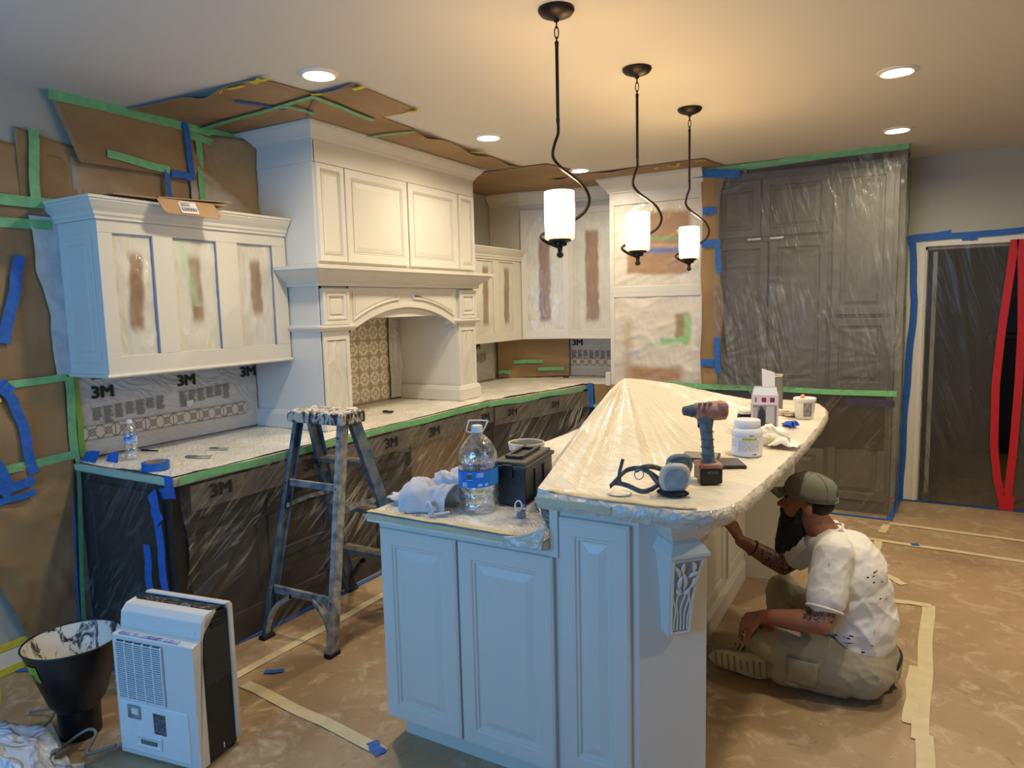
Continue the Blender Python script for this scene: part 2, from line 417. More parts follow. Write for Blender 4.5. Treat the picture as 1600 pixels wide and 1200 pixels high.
        if s.c is not None:
            ca = me.color_attributes.new('print', 'FLOAT_COLOR', 'POINT')
            A = np.ones((len(V), 4)); A[:, :3] = s.c; ca.data.foreach_set('color', A.ravel())
        if smooth:
            me.polygons.foreach_set('use_smooth', [True]*len(me.polygons))
            if smooth != 'all':
                try: me.set_sharp_from_angle(angle=rad(40))
                except Exception: pass
        me.update()
        o = bpy.data.objects.new(name, me); COL.objects.link(o)
        if parent is not None:
            o.parent = parent; po = WORG[parent.name]; o.location = [c[i]-po[i] for i in range(3)]
        else: o.location = c
        WORG[o.name] = tuple(c)
        if bevel:
            b = o.modifiers.new('bevel', 'BEVEL'); b.width = bevel; b.segments = 2; b.limit_method = 'ANGLE'; b.angle_limit = rad(35)
        if solid:
            b = o.modifiers.new('solid', 'SOLIDIFY'); b.thickness = solid
        return o

def tag(o, label=None, cat=None, group=None, kind=None):
    if label: o['label'] = label
    if cat: o['category'] = cat
    if group: o['group'] = group
    if kind: o['kind'] = kind
    return o
def thing(name, loc, label, cat, group=None):
    o = bpy.data.objects.new(name, None); o.empty_display_size = .05; o.location = loc; COL.objects.link(o)
    WORG[o.name] = tuple(loc); return tag(o, label, cat, group)
def copy_tree(src, loc=None, rotz=0, parent=None, label=None):
    c = src.copy(); COL.objects.link(c); c.parent = parent
    if parent is None:
        c.location = loc; c.rotation_euler = (0, 0, rotz); WORG[c.name] = tuple(loc)
        if label: c['label'] = label
    for ch in list(src.children): copy_tree(ch, parent=c)
    return c
def B(a, b, name, mat, parent=None, bevel=0, frame=None):
    return MB(frame).box(a, b).build(name, mat, parent, bevel=bevel)
def colored(mb, fn): mb.c = np.array([fn(*v) for v in mb.v]); return mb
def quilt(frame, u0, u1, z0, z1, nu, nz, dn, colfn=None):
    """grid on a frame plane; dn(U, Z) -> displacement along n; colfn(U, Z) -> (.., 3)"""
    U, Z = np.meshgrid(np.linspace(u0, u1, nu), np.linspace(z0, z1, nz), indexing='ij')
    N = dn(U, Z)+0*U; mb = MB(frame)
    mb.grid([[(U[i, j], N[i, j], Z[i, j]) for j in range(nz)] for i in range(nu)])
    if colfn is not None: mb.c = colfn(U, Z).reshape(-1, 3)
    return mb
def mixc(a, b, f): f = np.clip(f, 0, 1)[..., None]; return np.array(a)*(1-f)+np.array(b)*f
def sstep(a, b, x): t = np.clip((x-a)/(b-a), 0, 1); return t*t*(3-2*t)

FONTS = {}
def text_mesh(txt, size, bold=True):
    k = (txt, size)
    if k in FONTS: return FONTS[k]
    cu = bpy.data.curves.new('lettering', 'FONT'); cu.body = txt; cu.size = size; cu.align_x = 'CENTER'; cu.align_y = 'CENTER'
    cu.extrude = .0006
    o = bpy.data.objects.new('lettering', cu); COL.objects.link(o)
    dg = bpy.context.evaluated_depsgraph_get(); dg.update()
    me = bpy.data.meshes.new_from_object(o.evaluated_get(dg)); bpy.data.objects.remove(o)
    if bold:
        V = [tuple(v.co) for v in me.vertices]; Fc = [tuple(p.vertices) for p in me.polygons]; n = len(V); vs = []; fs = []
        for q, (dx, dy) in enumerate(((-.04, 0), (.04, 0), (0, .03), (0, -.03), (-.02, .02), (.02, -.02))):
            vs += [(x+dx*size, y+dy*size, z+.00005*q) for x, y, z in V]; fs += [tuple(i+q*n for i in f_) for f_ in Fc]
        me = bpy.data.meshes.new('lettering'); me.from_pydata(vs, [], fs)
    FONTS[k] = me; return me
def text(txt, size, pos, udir, parent, mat='ink', name='lettering', tilt=0.0, up=(0, 0, 1), sx=1.0):
    me0 = text_mesh(txt, size); key = (txt, size, mat)
    if key not in FONTS:
        me = me0.copy(); me.materials.clear(); me.materials.append(M[mat]); FONTS[key] = me
    me = FONTS[key]
    o = bpy.data.objects.new(name, me); COL.objects.link(o)
    u = Vector(udir).normalized(); z = Vector(up); nn = u.cross(z).normalized(); z = nn.cross(u)
    R = Matrix((u, z, nn)).transposed() @ Matrix.Rotation(tilt, 3, 'Z') @ Matrix.Diagonal((sx, 1, 1))
    po = Vector(WORG[parent.name]) if parent else Vector((0, 0, 0))
    o.parent = parent; o.matrix_local = Matrix.Translation(Vector(pos)-po) @ R.to_4x4(); WORG[o.name] = tuple(pos)
    return o

FW = lambda y0=0, x0=XL, z0=0: ((x0, y0, z0), (0, 1), (1, 0))      # wall frame: u=+y, n=+x
FB = lambda x0=0, y0=YF, z0=0: ((x0, y0, z0), (1, 0), (0, -1))     # far-wall frame: u=+x, n=-y
RAISED = [(0, 0), (0, .018), (.003, .021), (.048, .021), (.053, .0165), (.060, .0165), (.064, .011), (.070, .011), (.100, .0175), (.104, .0175)]
FLAT = [(0, 0), (0, .018), (.003, .021), (.050, .021), (.054, .006), (.058, .006)]
def tape(parent, a, b, width, mat, up, name='tape_strip', lift=.0, seg=8, jag=.003):
    """a thin tape strip from a to b lying in the plane whose normal is up"""
    a = Vector(a); b = Vector(b); t = (b-a).normalized(); n = Vector(up).normalized(); x = t.cross(n).normalized()
    vs = []
    for i in range(seg+1):
        f = i/seg; p = a.lerp(b, f)+n*(lift+.001+.0012*sin(i*2.3)); j = jag*sin(i*5.1)
        for sgn in (-1, 1):
            for h in (0, .0012): vs.append(tuple(p+x*(sgn*width/2+j)+n*h))
    fs = []
    for i in range(seg):
        o = i*4; q = o+4
        fs += [(o+1, o+3, q+3, q+1), (o, q, q+2, o+2), (o, o+1, q+1, q), (o+2, q+2, q+3, o+3)]
    fs += [(0, 2, 3, 1), (seg*4, seg*4+1, seg*4+3, seg*4+2)]
    mb = MB(); mb.add(vs, fs); return mb.build(name, mat, parent)

# ================================================================== the room
def struct(mb, name, mat, parent=None, **k):
    o = mb.build(name, mat, parent, **k); o['kind'] = 'structure'; return o
YR = -1.4; XR = 3.4; DX0, DX1, DZ = 0.085, 1.75, 2.035
struct(MB().box((XL-.15, YR-.15, -.12), (XR+.15, YF+3.6, -.004)), 'floor', 'kraft')
struct(MB().box((XL-.15, YR-.15, H), (XR+.15, YF+3.6, H+.12)), 'ceiling', 'ceiling')
struct(MB().box((XL-.15, YR, 0), (XL, YF, H)), 'wall_left', 'wall')
m = MB(); m.box((XL, YF, 0), (DX0, YF+.14, H)); m.box((DX1, YF, 0), (XR, YF+.14, H)); m.box((DX0, YF, DZ), (DX1, YF+.14, H))
struct(m, 'wall_far', 'wall')
struct(MB().box((XR, YR, 0), (XR+.15, YF, H)), 'wall_right', 'wall_side')
WX0, WX1, WZ0, WZ1 = -3.1, -.7, 1.0, 2.4
m = MB(); m.box((XL, YR-.15, 0), (WX0, YR, H)); m.box((WX1, YR-.15, 0), (XR, YR, H)); m.box((WX0, YR-.15, 0), (WX1, YR, WZ0)); m.box((WX0, YR-.15, WZ1), (WX1, YR, H))
struct(m, 'wall_rear', 'wall_side')
wf = MB()
for a, b in (((WX0, YR-.1, WZ0), (WX1, YR-.04, WZ0+.06)), ((WX0, YR-.1, WZ1-.06), (WX1, YR-.04, WZ1))): wf.box(a, b)
for x in (WX0, WX0+1.17, WX1-.06): wf.box((x, YR-.1, WZ0), (x+.06, YR-.04, WZ1))
win = struct(wf, 'window_1', 'trim')
# the dim room past the doorway
m = MB(); m.box((-.6, YF+3.45, 0), (XR, YF+3.6, H)); m.box((-.75, YF+.14, 0), (-.6, YF+3.6, H)); m.box((XR, YF, 0), (XR+.15, YF+3.6, H))
struct(m, 'wall_hallway', 'wall_side')
# baseboard at the very left, before the cabinets
bb = MB(); bb.sweep([(XL, YR), (XL, 1.60)], [(0, 0), (.016, 0), (.016, .105), (.010, .125), (0, .13)], side=1)
struct(bb, 'baseboard_left', 'trim')
# door casing
dc = MB(FB(0))
for u0, u1, z0, z1 in ((DX0-.115, DX0, 0, DZ+.1), (DX1, DX1+.115, 0, DZ+.1)):
    dc.box((u0, 0, z0), (u1, .018, z1)); dc.box((u0+.01, .018, z0), (u0+.03, .026, z1-.01)); dc.box((u1-.03, .018, z0), (u1-.006, .024, z1-.03))
dc.box((DX0, 0, DZ), (DX1, .018, DZ+.1)); dc.box((DX0, .018, DZ+.005), (DX1, .024, DZ+.03)); dc.box((DX0-.115, .018, DZ+.07), (DX1+.115, .028, DZ+.1))
door = struct(dc, 'door_1', 'trim')
jb = MB(); jb.box((DX0-.001, YF, 0), (DX0+.02, YF+.14, DZ)); jb.box((DX1-.02, YF, 0), (DX1+.001, YF+.14, DZ)); jb.box((DX0, YF, DZ-.02), (DX1, YF+.14, DZ+.001))
jb.build('door_frame', 'trim', door)

# ------------------------------------------------------------------ floor paper with its tape seams
fp = thing('floor_paper', (0, 2.5, 0), 'scuffed brown builders paper covering the whole floor, seams taped', 'floor covering')
FP = MB(); xs = np.linspace(XL+.02, XR-.02, 60); ys = np.linspace(-1.38, YF-.01, 70)
X, Y = np.meshgrid(xs, ys, indexing='ij'); Z = 0.0005+.003*fbm(X*2.2, Y*2.2, 2, 3)-.002
FP.grid([[(X[i, j], Y[i, j], Z[i, j]) for j in range(70)] for i in range(60)]).build('paper_sheet', 'floor', fp, smooth='all', recalc=False)
U = (0, 0, 1); fz = .002
for a, b, wd, mt in (
    ((-2.53, 1.94), (-1.66, 1.86), .055, 'creamtape'), ((-2.62, 1.9), (-2.60, 3.5), .05, 'creamtape'), ((-2.6, 3.5), (-2.62, 5.2), .05, 'creamtape'),
    ((.115, 1.2), (.095, 2.9), .06, 'creamtape'), ((.085, 2.85), (.135, 4.2), .06, 'creamtape'), ((.05, 2.95), (.07, 3.45), .05, 'creamtape'),
    ((-.12, 4.17), (.15, 4.20), .05, 'creamtape'), ((-1.6, 5.36), (1.6, 5.08), .05, 'creamtape'), ((-.08, 5.66), (1.8, 5.56), .05, 'creamtape'),
    ((-.10, 5.62), (-.12, 5.42), .05, 'creamtape'), ((-.14, 5.2), (-.17, 4.4), .05, 'creamtape'), ((.02, 4.45), (-.12, 4.62), .05, 'creamtape'), ((1.5, .8), (1.45, 5.1), .06, 'creamtape')):
    tape(fp, (*a, fz), (*b, fz), wd, mt, U, 'masking_tape_seam', seg=10, jag=.004)
for a, b, wd in (((-2.90, 1.95), (-2.84, 2.9), .035), ((-2.84, 2.9), (-2.83, 4.3), .03), ((-2.53, 2.05), (-2.46, 2.10), .03), ((.055, 5.22), (.10, 5.23), .045),
                 ((-1.4, 5.75), (-.10, 5.75), .035), ((-.085, 5.74), (-.03, 6.40), .04), ((-.05, 6.39), (1.7, 6.40), .04), ((-3.6, 1.52), (-3.1, 1.80), .03), ((-1.74, 1.88), (-1.66, 1.84), .045)):
    tape(fp, (*a, fz+.002), (*b, fz+.002), wd, 'bluetape', U, 'blue_tape_strip', seg=8, jag=.004)
crumb = MB()
for k in range(70):
    x, y = random.uniform(-2.5, 1.4), random.uniform(1.2, 5.2); r = random.uniform(.002, .005)
    crumb.ell((x, y, .003), (r, r*.7, .002), 5, 3)
o = crumb.build('paint_chips', 'cardw', fp); o['kind'] = 'stuff'

# ================================================================== cabinetry helpers
CROWN = lambda z0, h, p: [(0, z0), (.012, z0), (.012, z0+.12*h), (.12*p+.012, z0+.2*h), (.35*p, z0+.34*h), (.62*p, z0+.55*h), (.82*p, z0+.74*h), (.88*p, z0+.78*h), (.88*p, z0+.84*h), (p, z0+.88*h), (p, z0+h), (0, z0+h)]
def film_panel(frame, u0, u1, z0, z1, n0, strip, parent, name='filmed_door_panel', green=False, seed=0, soft=.03):
    """recessed opening of a cabinet door covered by film: cream overspray, a bare brown strip in the middle"""
    nu, nz = 36, 90
    def dn(Uu, Zz): return n0+.008*ridge((Uu-u0)*14+Zz*3, Zz*5-Uu*9, 3, seed)+.005*fbm(Uu*40, Zz*14, 2, seed+3)
    def cf(Uu, Zz):
        s0, s1, t0, t1 = strip; u = Uu+.010*(fbm(Zz*14, Uu*6, 2, seed)-.5)*2+.02*(vn(Zz*3, 0*Zz, seed)-.5); z = Zz
        f = sstep(s0-soft*.4, s0+soft*.5, u)*(1-sstep(s1-soft*.4, s1+soft*.5, u))*sstep(t0-soft, t0+soft*1.3, z)*(1-sstep(t1-soft, t1+soft, z))
        c = mixc(lin((194, 192, 180)), lin((218, 215, 202)), fbm(Uu*9, Zz*9, 3, seed+5))
        c = mixc(c, lin((138, 108, 82)), f*(.75+.25*fbm(Uu*20, Zz*6, 2, seed+7)))
        if green: c = mixc(c, lin((170, 205, 165)), .5*np.exp(-((Uu-u0-.04-(z1-Zz)*.25)/.03)**2)*(Zz > z1-.35))
        return c
    return quilt(frame, u0, u1, z0, z1, nu, nz, dn, cf).build(name, 'sprayed', parent, smooth='all', recalc=False)

def face_frame(mb, u0, u1, z0, z1, n0, n1, holes):
    """a slab with rectangular holes: holes share z range; [(a, b)], built from stiles and rails"""
    za, zb = holes[0][2], holes[0][3]
    mb.box((u0, n0, z0), (u1, n1, za)); mb.box((u0, n0, zb), (u1, n1, z1)); x = u0
    for a, b, _, _ in holes: mb.box((x, n0, za), (a, n1, zb)); x = b
    mb.box((x, n0, za), (u1, n1, zb))

# ================================================================== left upper cabinet (three filmed doors)
f = FW()
uc = thing('upper_cabinet', (XL, 2.45, 1.36), 'wide white upper cabinet with three film-covered doors, left of the hood', 'cabinet')
MB(f).box((1.885, .004, 1.375), (3.0, .33, 2.10)).build('body', 'cab', uc, bevel=.002)
holes = [(1.955, 2.155, 1.46, 2.04), (2.265, 2.52, 1.46, 2.04), (2.655, 2.90, 1.46, 2.04)]
m = MB(f); face_frame(m, 1.885, 3.0, 1.375, 2.10, .33, .352, holes); m.build('face_frame', 'cab', uc, bevel=.002)
for k, (a, b, za, zb) in enumerate(holes):
    mid = (a+b)/2
    film_panel(f, a, b, za, zb, .334, (mid-.034, mid+.036, za+.12+.03*k, zb-.09), uc, green=(k == 1), seed=k*5+1)
g = MB(f)
for a, b, za, zb in holes: g.box((b-.006, .335, za), (b-.001, .351, zb)); g.box((a, .335, zb-.005), (b, .351, zb-.001))
g.build('panel_groove', simple('blue_grey_groove', (120, 132, 150), .6), uc)
m = MB(); m.sweep([(XL+.01, 1.885), (XL+.352, 1.885), (XL+.352, 3.0)], CROWN(2.10, .10, .06), side=1); m.build('crown_moulding', 'cab', uc)
m = MB(); m.sweep([(XL+.01, 1.885), (XL+.352, 1.885), (XL+.352, 3.0)], [(0, 1.36), (.012, 1.36), (.016, 1.367), (.012, 1.375), (0, 1.378)], side=1); m.build('light_rail', 'cab', uc)
MB(f).box((1.888, .02, 1.362), (2.998, .34, 1.374)).build('underside', 'bluetape', uc)
sf = ((XL, 1.885, 0), (1, 0), (0, -1))
MB(sf).rect(.035, .30, 1.43, 2.04, [(0, .001), (0, .002), (.002, .0035), (.05, .0035), (.052, -.0), (.06, .003)]).build('side_panel', 'cab', uc)

# ================================================================== mantel range hood
hd = thing('range_hood', (XL, 3.86, .94), 'tall cream mantel range hood with arched opening and panelled doors', 'range hood')
XF = .60                                   # front face distance from the wall (x = -3.02)
Y0, Y1 = 3.012, 4.70
MB(f).box((Y0, .004, 1.93), (Y1, XF-.004, 2.70)).build('upper_body', 'cab', hd, bevel=.002)
m = MB(f)
for k, (a, b) in enumerate(((3.024, 3.248), (3.259, 3.857), (3.871, 4.465), (4.488, 4.694))):
    m = MB(f); pr = [(i*(1.0 if k in (1, 2) else .62), XF-.004+h) for i, h in RAISED]
    m.rect(a, b, 1.945, 2.508, pr)
    d = m.build('door', 'cab', hd)
    g = MB(f); s = 1.0 if k in (1, 2) else .62
    for i0 in (.0555, .0665):
        i0 *= s; gg = .0022
        g.rect(a+i0, b-i0, 1.945+i0, 2.508-i0, [(0, XF+.0075 if i0 > .06*s else XF+.0128), (gg, XF+.0075 if i0 > .06*s else XF+.0128)], False)
    g.build('glazed_groove', 'glaze', d)
m = MB(f); m.box((Y0, XF-.01, 2.512), (Y1, XF+.008, 2.66)); m.box((Y0-.006, .004, 2.512), (Y0+.01, XF+.008, 2.66)); m.box((Y1-.01, .004, 2.512), (Y1+.006, XF+.008, 2.66)); m.build('frieze', 'cab', hd, bevel=.002)
hp = [(XL+.01, Y0), (XL+XF, Y0), (XL+XF, Y1), (XL+.01, Y1)]
MB().sweep(hp, CROWN(2.63, .094, .075), side=1).build('crown_moulding', 'cab', hd)
MANT = [(0, 1.80), (.022, 1.80), (.026, 1.812), (.022, 1.822), (.028, 1.83), (.044, 1.842), (.07, 1.86), (.09, 1.878), (.098, 1.884), (.098, 1.893), (.112, 1.896), (.112, 1.915), (.02, 1.925), (0, 1.93)]
MB().sweep(hp, MANT, side=1).build('mantel_shelf', 'cab', hd)
MB(f).box((Y0, .004, 1.60), (Y1, XF-.03, 1.93)).build('mantel_core', 'cab', hd)
# valance with the arch
AY0, AY1, AZS, AZT = 3.262, 4.432, 1.515, 1.665
def arch(n, y0, y1, zs, zt):
    c = (y0+y1)/2; hw = (y1-y0)/2; r = (hw*hw+(zt-zs)**2)/(2*(zt-zs)); a = math.asin(hw/r)
    return [(c+r*sin(-a+2*a*i/n), zt-r+r*cos(-a+2*a*i/n)) for i in range(n+1)]
ar = arch(24, AY0, AY1, AZS, AZT)
m = MB(f)
vs = []; k = len(ar)
for n_ in (XF-.03, XF-.002):
    vs += [(y, n_, z) for y, z in ar]+[(y, n_, 1.80) for y, z in ar]
fs = []
for i in range(k-1):
    fs += [(i, i+1, k+i+1, k+i), (2*k+i, 3*k+i, 3*k+i+1, 2*k+i+1), (i, 2*k+i, 2*k+i+1, i+1), (k+i, k+i+1, 3*k+i+1, 3*k+i)]
m.add(vs, fs); m.build('arched_valance', 'cab', hd)
for (a, b) in ((3.29, 3.745), (3.892, 4.392)):
    low = arch(24, AY0-.02, AY1+.02, AZS+.045, AZT+.055)
    pts = [(y, z) for y, z in low if a+.01 <= y <= b-.01]
    pz = lambda y: np.interp(y, [p[0] for p in low], [p[1] for p in low])
    poly = [(a, 1.765), (a, float(pz(a))), *pts, (b, float(pz(b))), (b, 1.765)]
    v = MB(f).ring(poly, [(0, XF-.002), (.002, XF+.008), (.010, XF+.008), (.013, XF), (.020, XF), (.023, XF+.005), (.028, XF+.005)]).build('valance_panel', 'cab', hd)
for k, (a, b, ci, co) in enumerate(((Y0+.012, 3.245, Y0, 3.262), (4.462, Y1-.008, 4.438, Y1))):
    # pilaster column, block above, capital ledge, foot
    MB(f).box((ci+.008, XF-.10, .94), (co-.008, XF-.012, 1.80)).build('pilaster_core', 'cab', hd)
    ob = MB(f).rect(a, b, 1.568, 1.785, [(0, XF-.012), (0, XF+.016), (.003, XF+.019), (.02, XF+.019), (.023, XF+.013), (.03, XF+.013), (.032, XF+.019), (.044, XF+.019), (.048, XF+.008), (.062, XF+.008), (.066, XF+.015)]).build('corner_block', 'cab', hd)
    film_panel(f, a+.032, b-.032, 1.05, 1.47, XF-.008, (0, 0, 0, 0), hd, 'filmed_pilaster_panel', seed=20+k)
    q = MB(f); face_frame(q, a, b, .945, 1.535, XF-.012, XF+.002, [(a+.03, b-.03, 1.05, 1.475)]); q.build('pilaster_frame', 'cab', hd, bevel=.0015)
    CAPP = [(0, 1.53), (.008, 1.53), (.024, 1.545), (.028, 1.552), (.028, 1.562), (.004, 1.568), (0, 1.568)]
    if k == 0: path = [(XL+.01, Y0), (XL+XF+.002, Y0), (XL+XF+.002, co+.005), (XL+XF-.10, co+.005)]
    else: path = [(XL+XF-.10, ci-.005), (XL+XF+.002, ci-.005), (XL+XF+.002, Y1), (XL+.01, Y1)]
    MB().sweep(path, CAPP, side=1).build('capital_ledge', 'cab', hd)
    FT = [(0, .937), (.018, .937), (.018, 1.02), (.012, 1.032), (.008, 1.045), (0, 1.05)]
    if k == 0: path = [(XL+.01, Y0), (XL+XF+.002, Y0), (XL+XF+.002, co), (XL+XF-.14, co)]
    else: path = [(XL+.03, ci-.003), (XL+XF+.002, ci-.003), (XL+XF+.002, Y1), (XL+.01, Y1)]
    MB().sweep(path, FT, side=1).build('foot_moulding', 'cab', hd)
MB(f).box((Y0, .004, .94), (Y0+.03, XF-.012, 1.93)).build('side_panel', 'cab', hd)
MB(f).box((4.445, .004, .94), (Y1, XF-.09, 1.60)).build('side_panel', 'cab', hd)
MB(f).box((Y0+.2, .004, .94), (Y0+.23, XF-.09, 1.60)).build('inner_panel', 'cab', hd)
# hanging strip of film in the niche corner
def hang(name, frame, u0, u1, z0, z1, n0, amp, mat, parent, fr=(20, 1.5), nu=40, nz=30, ang=0, seed=0, taper=0, solid=0):
    def dn(Uu, Zz):
        s = Uu*cos(ang)+Zz*sin(ang); t = -Uu*sin(ang)+Zz*cos(ang)
        return n0+amp*ridge(s*fr[0], t*fr[1], 2, seed)+amp*.5*fbm(s*fr[0]*.4, t*fr[1]*.6, 2, seed+2)+taper*(z1-Zz)
    return quilt(frame, u0, u1, z0, z1, nu, nz, dn).build(name, mat, parent, smooth='all', recalc=False)
hang('corner_film', ((XL, 0, 0), (0, 1), (1, 0)), 4.30, 4.443, .95, 1.62, .02, .03, 'film_wall', hd, (28, 2), 16, 30, 0, 8)

# patterned wall tiles in the niche
def tile_pattern(U_, Z_, s):
    u = (U_/s) % 1-.5; z = (Z_/s) % 1-.5
    r = np.hypot(u, z); d1 = np.abs(np.abs(u)+np.abs(z)-.5); rc = np.minimum.reduce([np.abs(np.hypot(np.abs(u)-.5, np.abs(z)-.5)-.33), np.abs(r-.33), np.abs(r-.12)])
    f_ = np.clip(1.3-np.minimum(d1/.032, rc/.032), 0, 1)
    pet = np.clip(1-np.abs(np.abs(u)-np.abs(z))/.04, 0, 1)*(r < .3)
    return np.clip(f_+.8*pet, 0, 1)
bs = thing('patterned_tile_panel', (XL, 3.85, .95), 'beige quatrefoil patterned wall tiles at the back of the hood niche', 'tiles')
TS = .118; n = 22
ut = np.linspace(0, TS-.004, n); Uu, Zz = np.meshgrid(ut, ut, indexing='ij')
pat = tile_pattern(Uu+.002, Zz+.002, TS)
colr = mixc(lin((190, 174, 146)), lin((244, 238, 220)), pat)
base = None
tm = MB(FW()); tm.grid([[(Uu[i, j], .006, Zz[i, j]) for j in range(n)] for i in range(n)]); tm.c = colr.reshape(-1, 3)
nb = len(tm.v); L = TS-.004
tm.add([(0, .006, 0), (L, .006, 0), (L, .006, L), (0, .006, L), (0, 0, 0), (L, 0, 0), (L, 0, L), (0, 0, L)], [(0, 1, 5, 4), (1, 2, 6, 5), (2, 3, 7, 6), (3, 0, 4, 7)])
tm.c = np.vstack([tm.c, np.tile(lin((190, 180, 160)), (8, 1))])
first = None
for i in range(10):
    for j in range(6):
        y = 3.262+i*TS; z = .95+j*TS
        if y > 4.40: continue
        if first is None:
            first = tm.build('tile', 'tile', bs, org=(XL, 0, 0), recalc=False); first.location = (0.003, y-3.85, z-.95); WORG['tile'] = (0, 0, 0)
        else:
            c = first.copy(); COL.objects.link(c); c.location = (0.003, y-3.85, z-.95)
MB(FW()).box((3.25, .001, .94), (4.44, .004, 1.66)).build('grout', simple('grout', (170, 160, 142), .9), bs)

# ================================================================== short upper cabinet right of the hood
sc_ = thing('upper_cabinet', (XL, 5.3, 1.34), 'short cream upper cabinet of narrow filmed doors, right of the hood', 'cabinet')
MB(f).box((4.705, .004, 1.35), (5.915, .33, 2.09)).build('body', 'cab', sc_, bevel=.002)
holes = [(4.80, 5.06, 1.41, 2.06), (5.13, 5.40, 1.41, 2.06), (5.50, 5.77, 1.41, 2.06)]
m = MB(f); face_frame(m, 4.705, 5.915, 1.35, 2.09, .33, .352, holes); m.build('face_frame', 'cab', sc_, bevel=.002)
for k, (a, b, za, zb) in enumerate(holes):
    film_panel(f, a, b, za, zb, .334, ((a+b)/2-.03, (a+b)/2+.06, za+.08, zb-.05), sc_, seed=31+k)
MB().sweep([(XL+.352, 4.705), (XL+.352, 5.915)], CROWN(2.08, .10, .06), side=1).build('crown_moulding', 'cab', sc_)
MB(f).box((4.705, .30, 1.335), (5.915, .36, 1.352)).build('light_rail', 'cab', sc_)

# ================================================================== tall corner cabinet (angled face)
cc = thing('corner_cabinet', (-3.3, 6.15, 1.34), 'tall cream corner cabinet with one angled filmed door', 'cabinet')
P0, P1 = (-3.268, 5.925), (-2.845, 6.085)
MB().prism([(XL+.004, 5.925), P0, P1, (-2.845, YF-.004), (XL+.004, YF-.004)], 1.35, 2.66).build('body', 'cab', cc, bevel=.002)
dv = Vector((P1[0]-P0[0], P1[1]-P0[1])); LD = dv.length; dv.normalize()
fd = ((P0[0], P0[1], 0), (dv.x, dv.y), (dv.y, -dv.x))
m = MB(fd); face_frame(m, 0, LD, 1.35, 2.56, 0, .02, [(.055, LD-.055, 1.42, 2.50)]); m.build('face_frame', 'cab', cc, bevel=.002)
film_panel(fd, .055, LD-.055, 1.42, 2.50, .004, (.165, .275, 1.50, 2.28), cc, seed=41)
MB().sweep([(XL+.01, 5.925), P0, P1, (-2.845, 6.2)][:3], CROWN(2.60, .125, .07), side=1).build('crown_moulding', 'cab', cc)
MB().sweep([(XL+.3, 5.925), P0, P1], [(0, 1.335), (.022, 1.335), (.024, 1.352), (0, 1.352)], side=1).build('light_rail', 'cab', cc)

# ================================================================== tall upper cabinet on the far wall
ft = thing('upper_cabinet', (-2.6, YF, 1.34), 'tall cream upper cabinet with one filmed door, left of the oven tower', 'cabinet')
fb = FB()
MB(fb).box((-2.843, .004, 1.35), (-2.325, .335, 2.66)).build('body', 'cab', ft, bevel=.002)
m = MB(fb); face_frame(m, -2.843, -2.325, 1.35, 2.56, .335, .355, [(-2.79, -2.385, 1.42, 2.50)]); m.build('face_frame', 'cab', ft, bevel=.002)
film_panel(fb, -2.79, -2.385, 1.42, 2.50, .338, (-2.66, -2.53, 1.50, 2.34), ft, seed=47)
MB().sweep([(-2.843, YF-.355), (-2.325, YF-.355)], CROWN(2.60, .125, .07), side=1).build('crown_moulding', 'cab', ft)
MB(fb).box((-2.843, .32, 1.335), (-2.325, .375, 1.352)).build('light_rail', 'cab', ft)

# ================================================================== oven tower
ot = thing('oven_tower_cabinet', (-1.9, YF, 0), 'tall cream oven tower cabinet with two filmed oven openings', 'cabinet')
YT = 5.80; NT_ = YF-YT
MB(fb).box((-2.31, .004, .10), (-1.50, NT_-.02, 2.66)).build('body', 'cab', ot, bevel=.002)
m = MB(fb); face_frame(m, -2.31, -1.50, 1.745, 2.66, NT_-.02, NT_, [(-2.27, -1.53, 1.80, 2.50)]); face_frame(m, -2.31, -1.50, .86, 1.745, NT_-.02, NT_, [(-2.27, -1.515, .90, 1.71)])
m.box((-2.31, NT_-.02, .10), (-1.50, NT_, .86)); m.build('face_frame', 'cab', ot, bevel=.002)
def oven_film(z0, z1, patches, parent, seed, mat='sprayed'):
    def dn(Uu, Zz): return NT_-.012+.010*ridge(Uu*3+Zz*2, Zz*9-Uu*3, 3, seed)+.004*fbm(Uu*30, Zz*20, 2, seed)
    def cf(Uu, Zz):
        c = mixc(lin((200, 190, 172)), lin((224, 215, 198)), fbm(Uu*6, Zz*8, 3, seed))
        for (a, b, p, q, rgb, s) in patches:
            uu = Uu+.05*(fbm(Uu*5, Zz*5, 2, seed+1)-.5); zz = Zz+.04*(fbm(Uu*5+9, Zz*5, 2, seed+2)-.5)
            ff = sstep(a-s, a+s, uu)*(1-sstep(b-s, b+s, uu))*sstep(p-s, p+s, zz)*(1-sstep(q-s, q+s, zz))
            c = mixc(c, lin(rgb), ff*.95)
        return c
    return quilt(fb, -2.27, -1.515, z0, z1, 60, 60, dn, cf).build('oven_film', mat, parent, smooth='all', recalc=False)
BR = (162, 124, 86)
oven_film(1.80, 2.50, [(-2.15, -1.62, 1.90, 2.13, BR, .02), (-1.98, -1.60, 2.13, 2.42, BR, .03), (-2.02, -1.66, 2.175, 2.20, (120, 165, 110), .012), (-2.08, -1.66, 2.07, 2.11, (105, 120, 170), .012), (-2.24, -2.05, 2.14, 2.4, (226, 220, 205), .03)], ot, 51)
oven_film(.90, 1.71, [(-2.18, -1.66, .98, 1.10, (170, 132, 92), .04), (-1.72, -1.62, 1.36, 1.56, (150, 128, 84), .02), (-1.66, -1.60, 1.30, 1.55, (150, 190, 130), .015), (-1.85, -1.62, 1.32, 1.36, (140, 190, 120), .015), (-2.2, -2.05, 1.2, 1.24, (165, 180, 205), .02), (-2.0, -1.7, 1.3, 1.32, (175, 205, 160), .02), (-2.18, -2.12, 1.0, 1.5, (190, 168, 138), .05)], ot, 57)
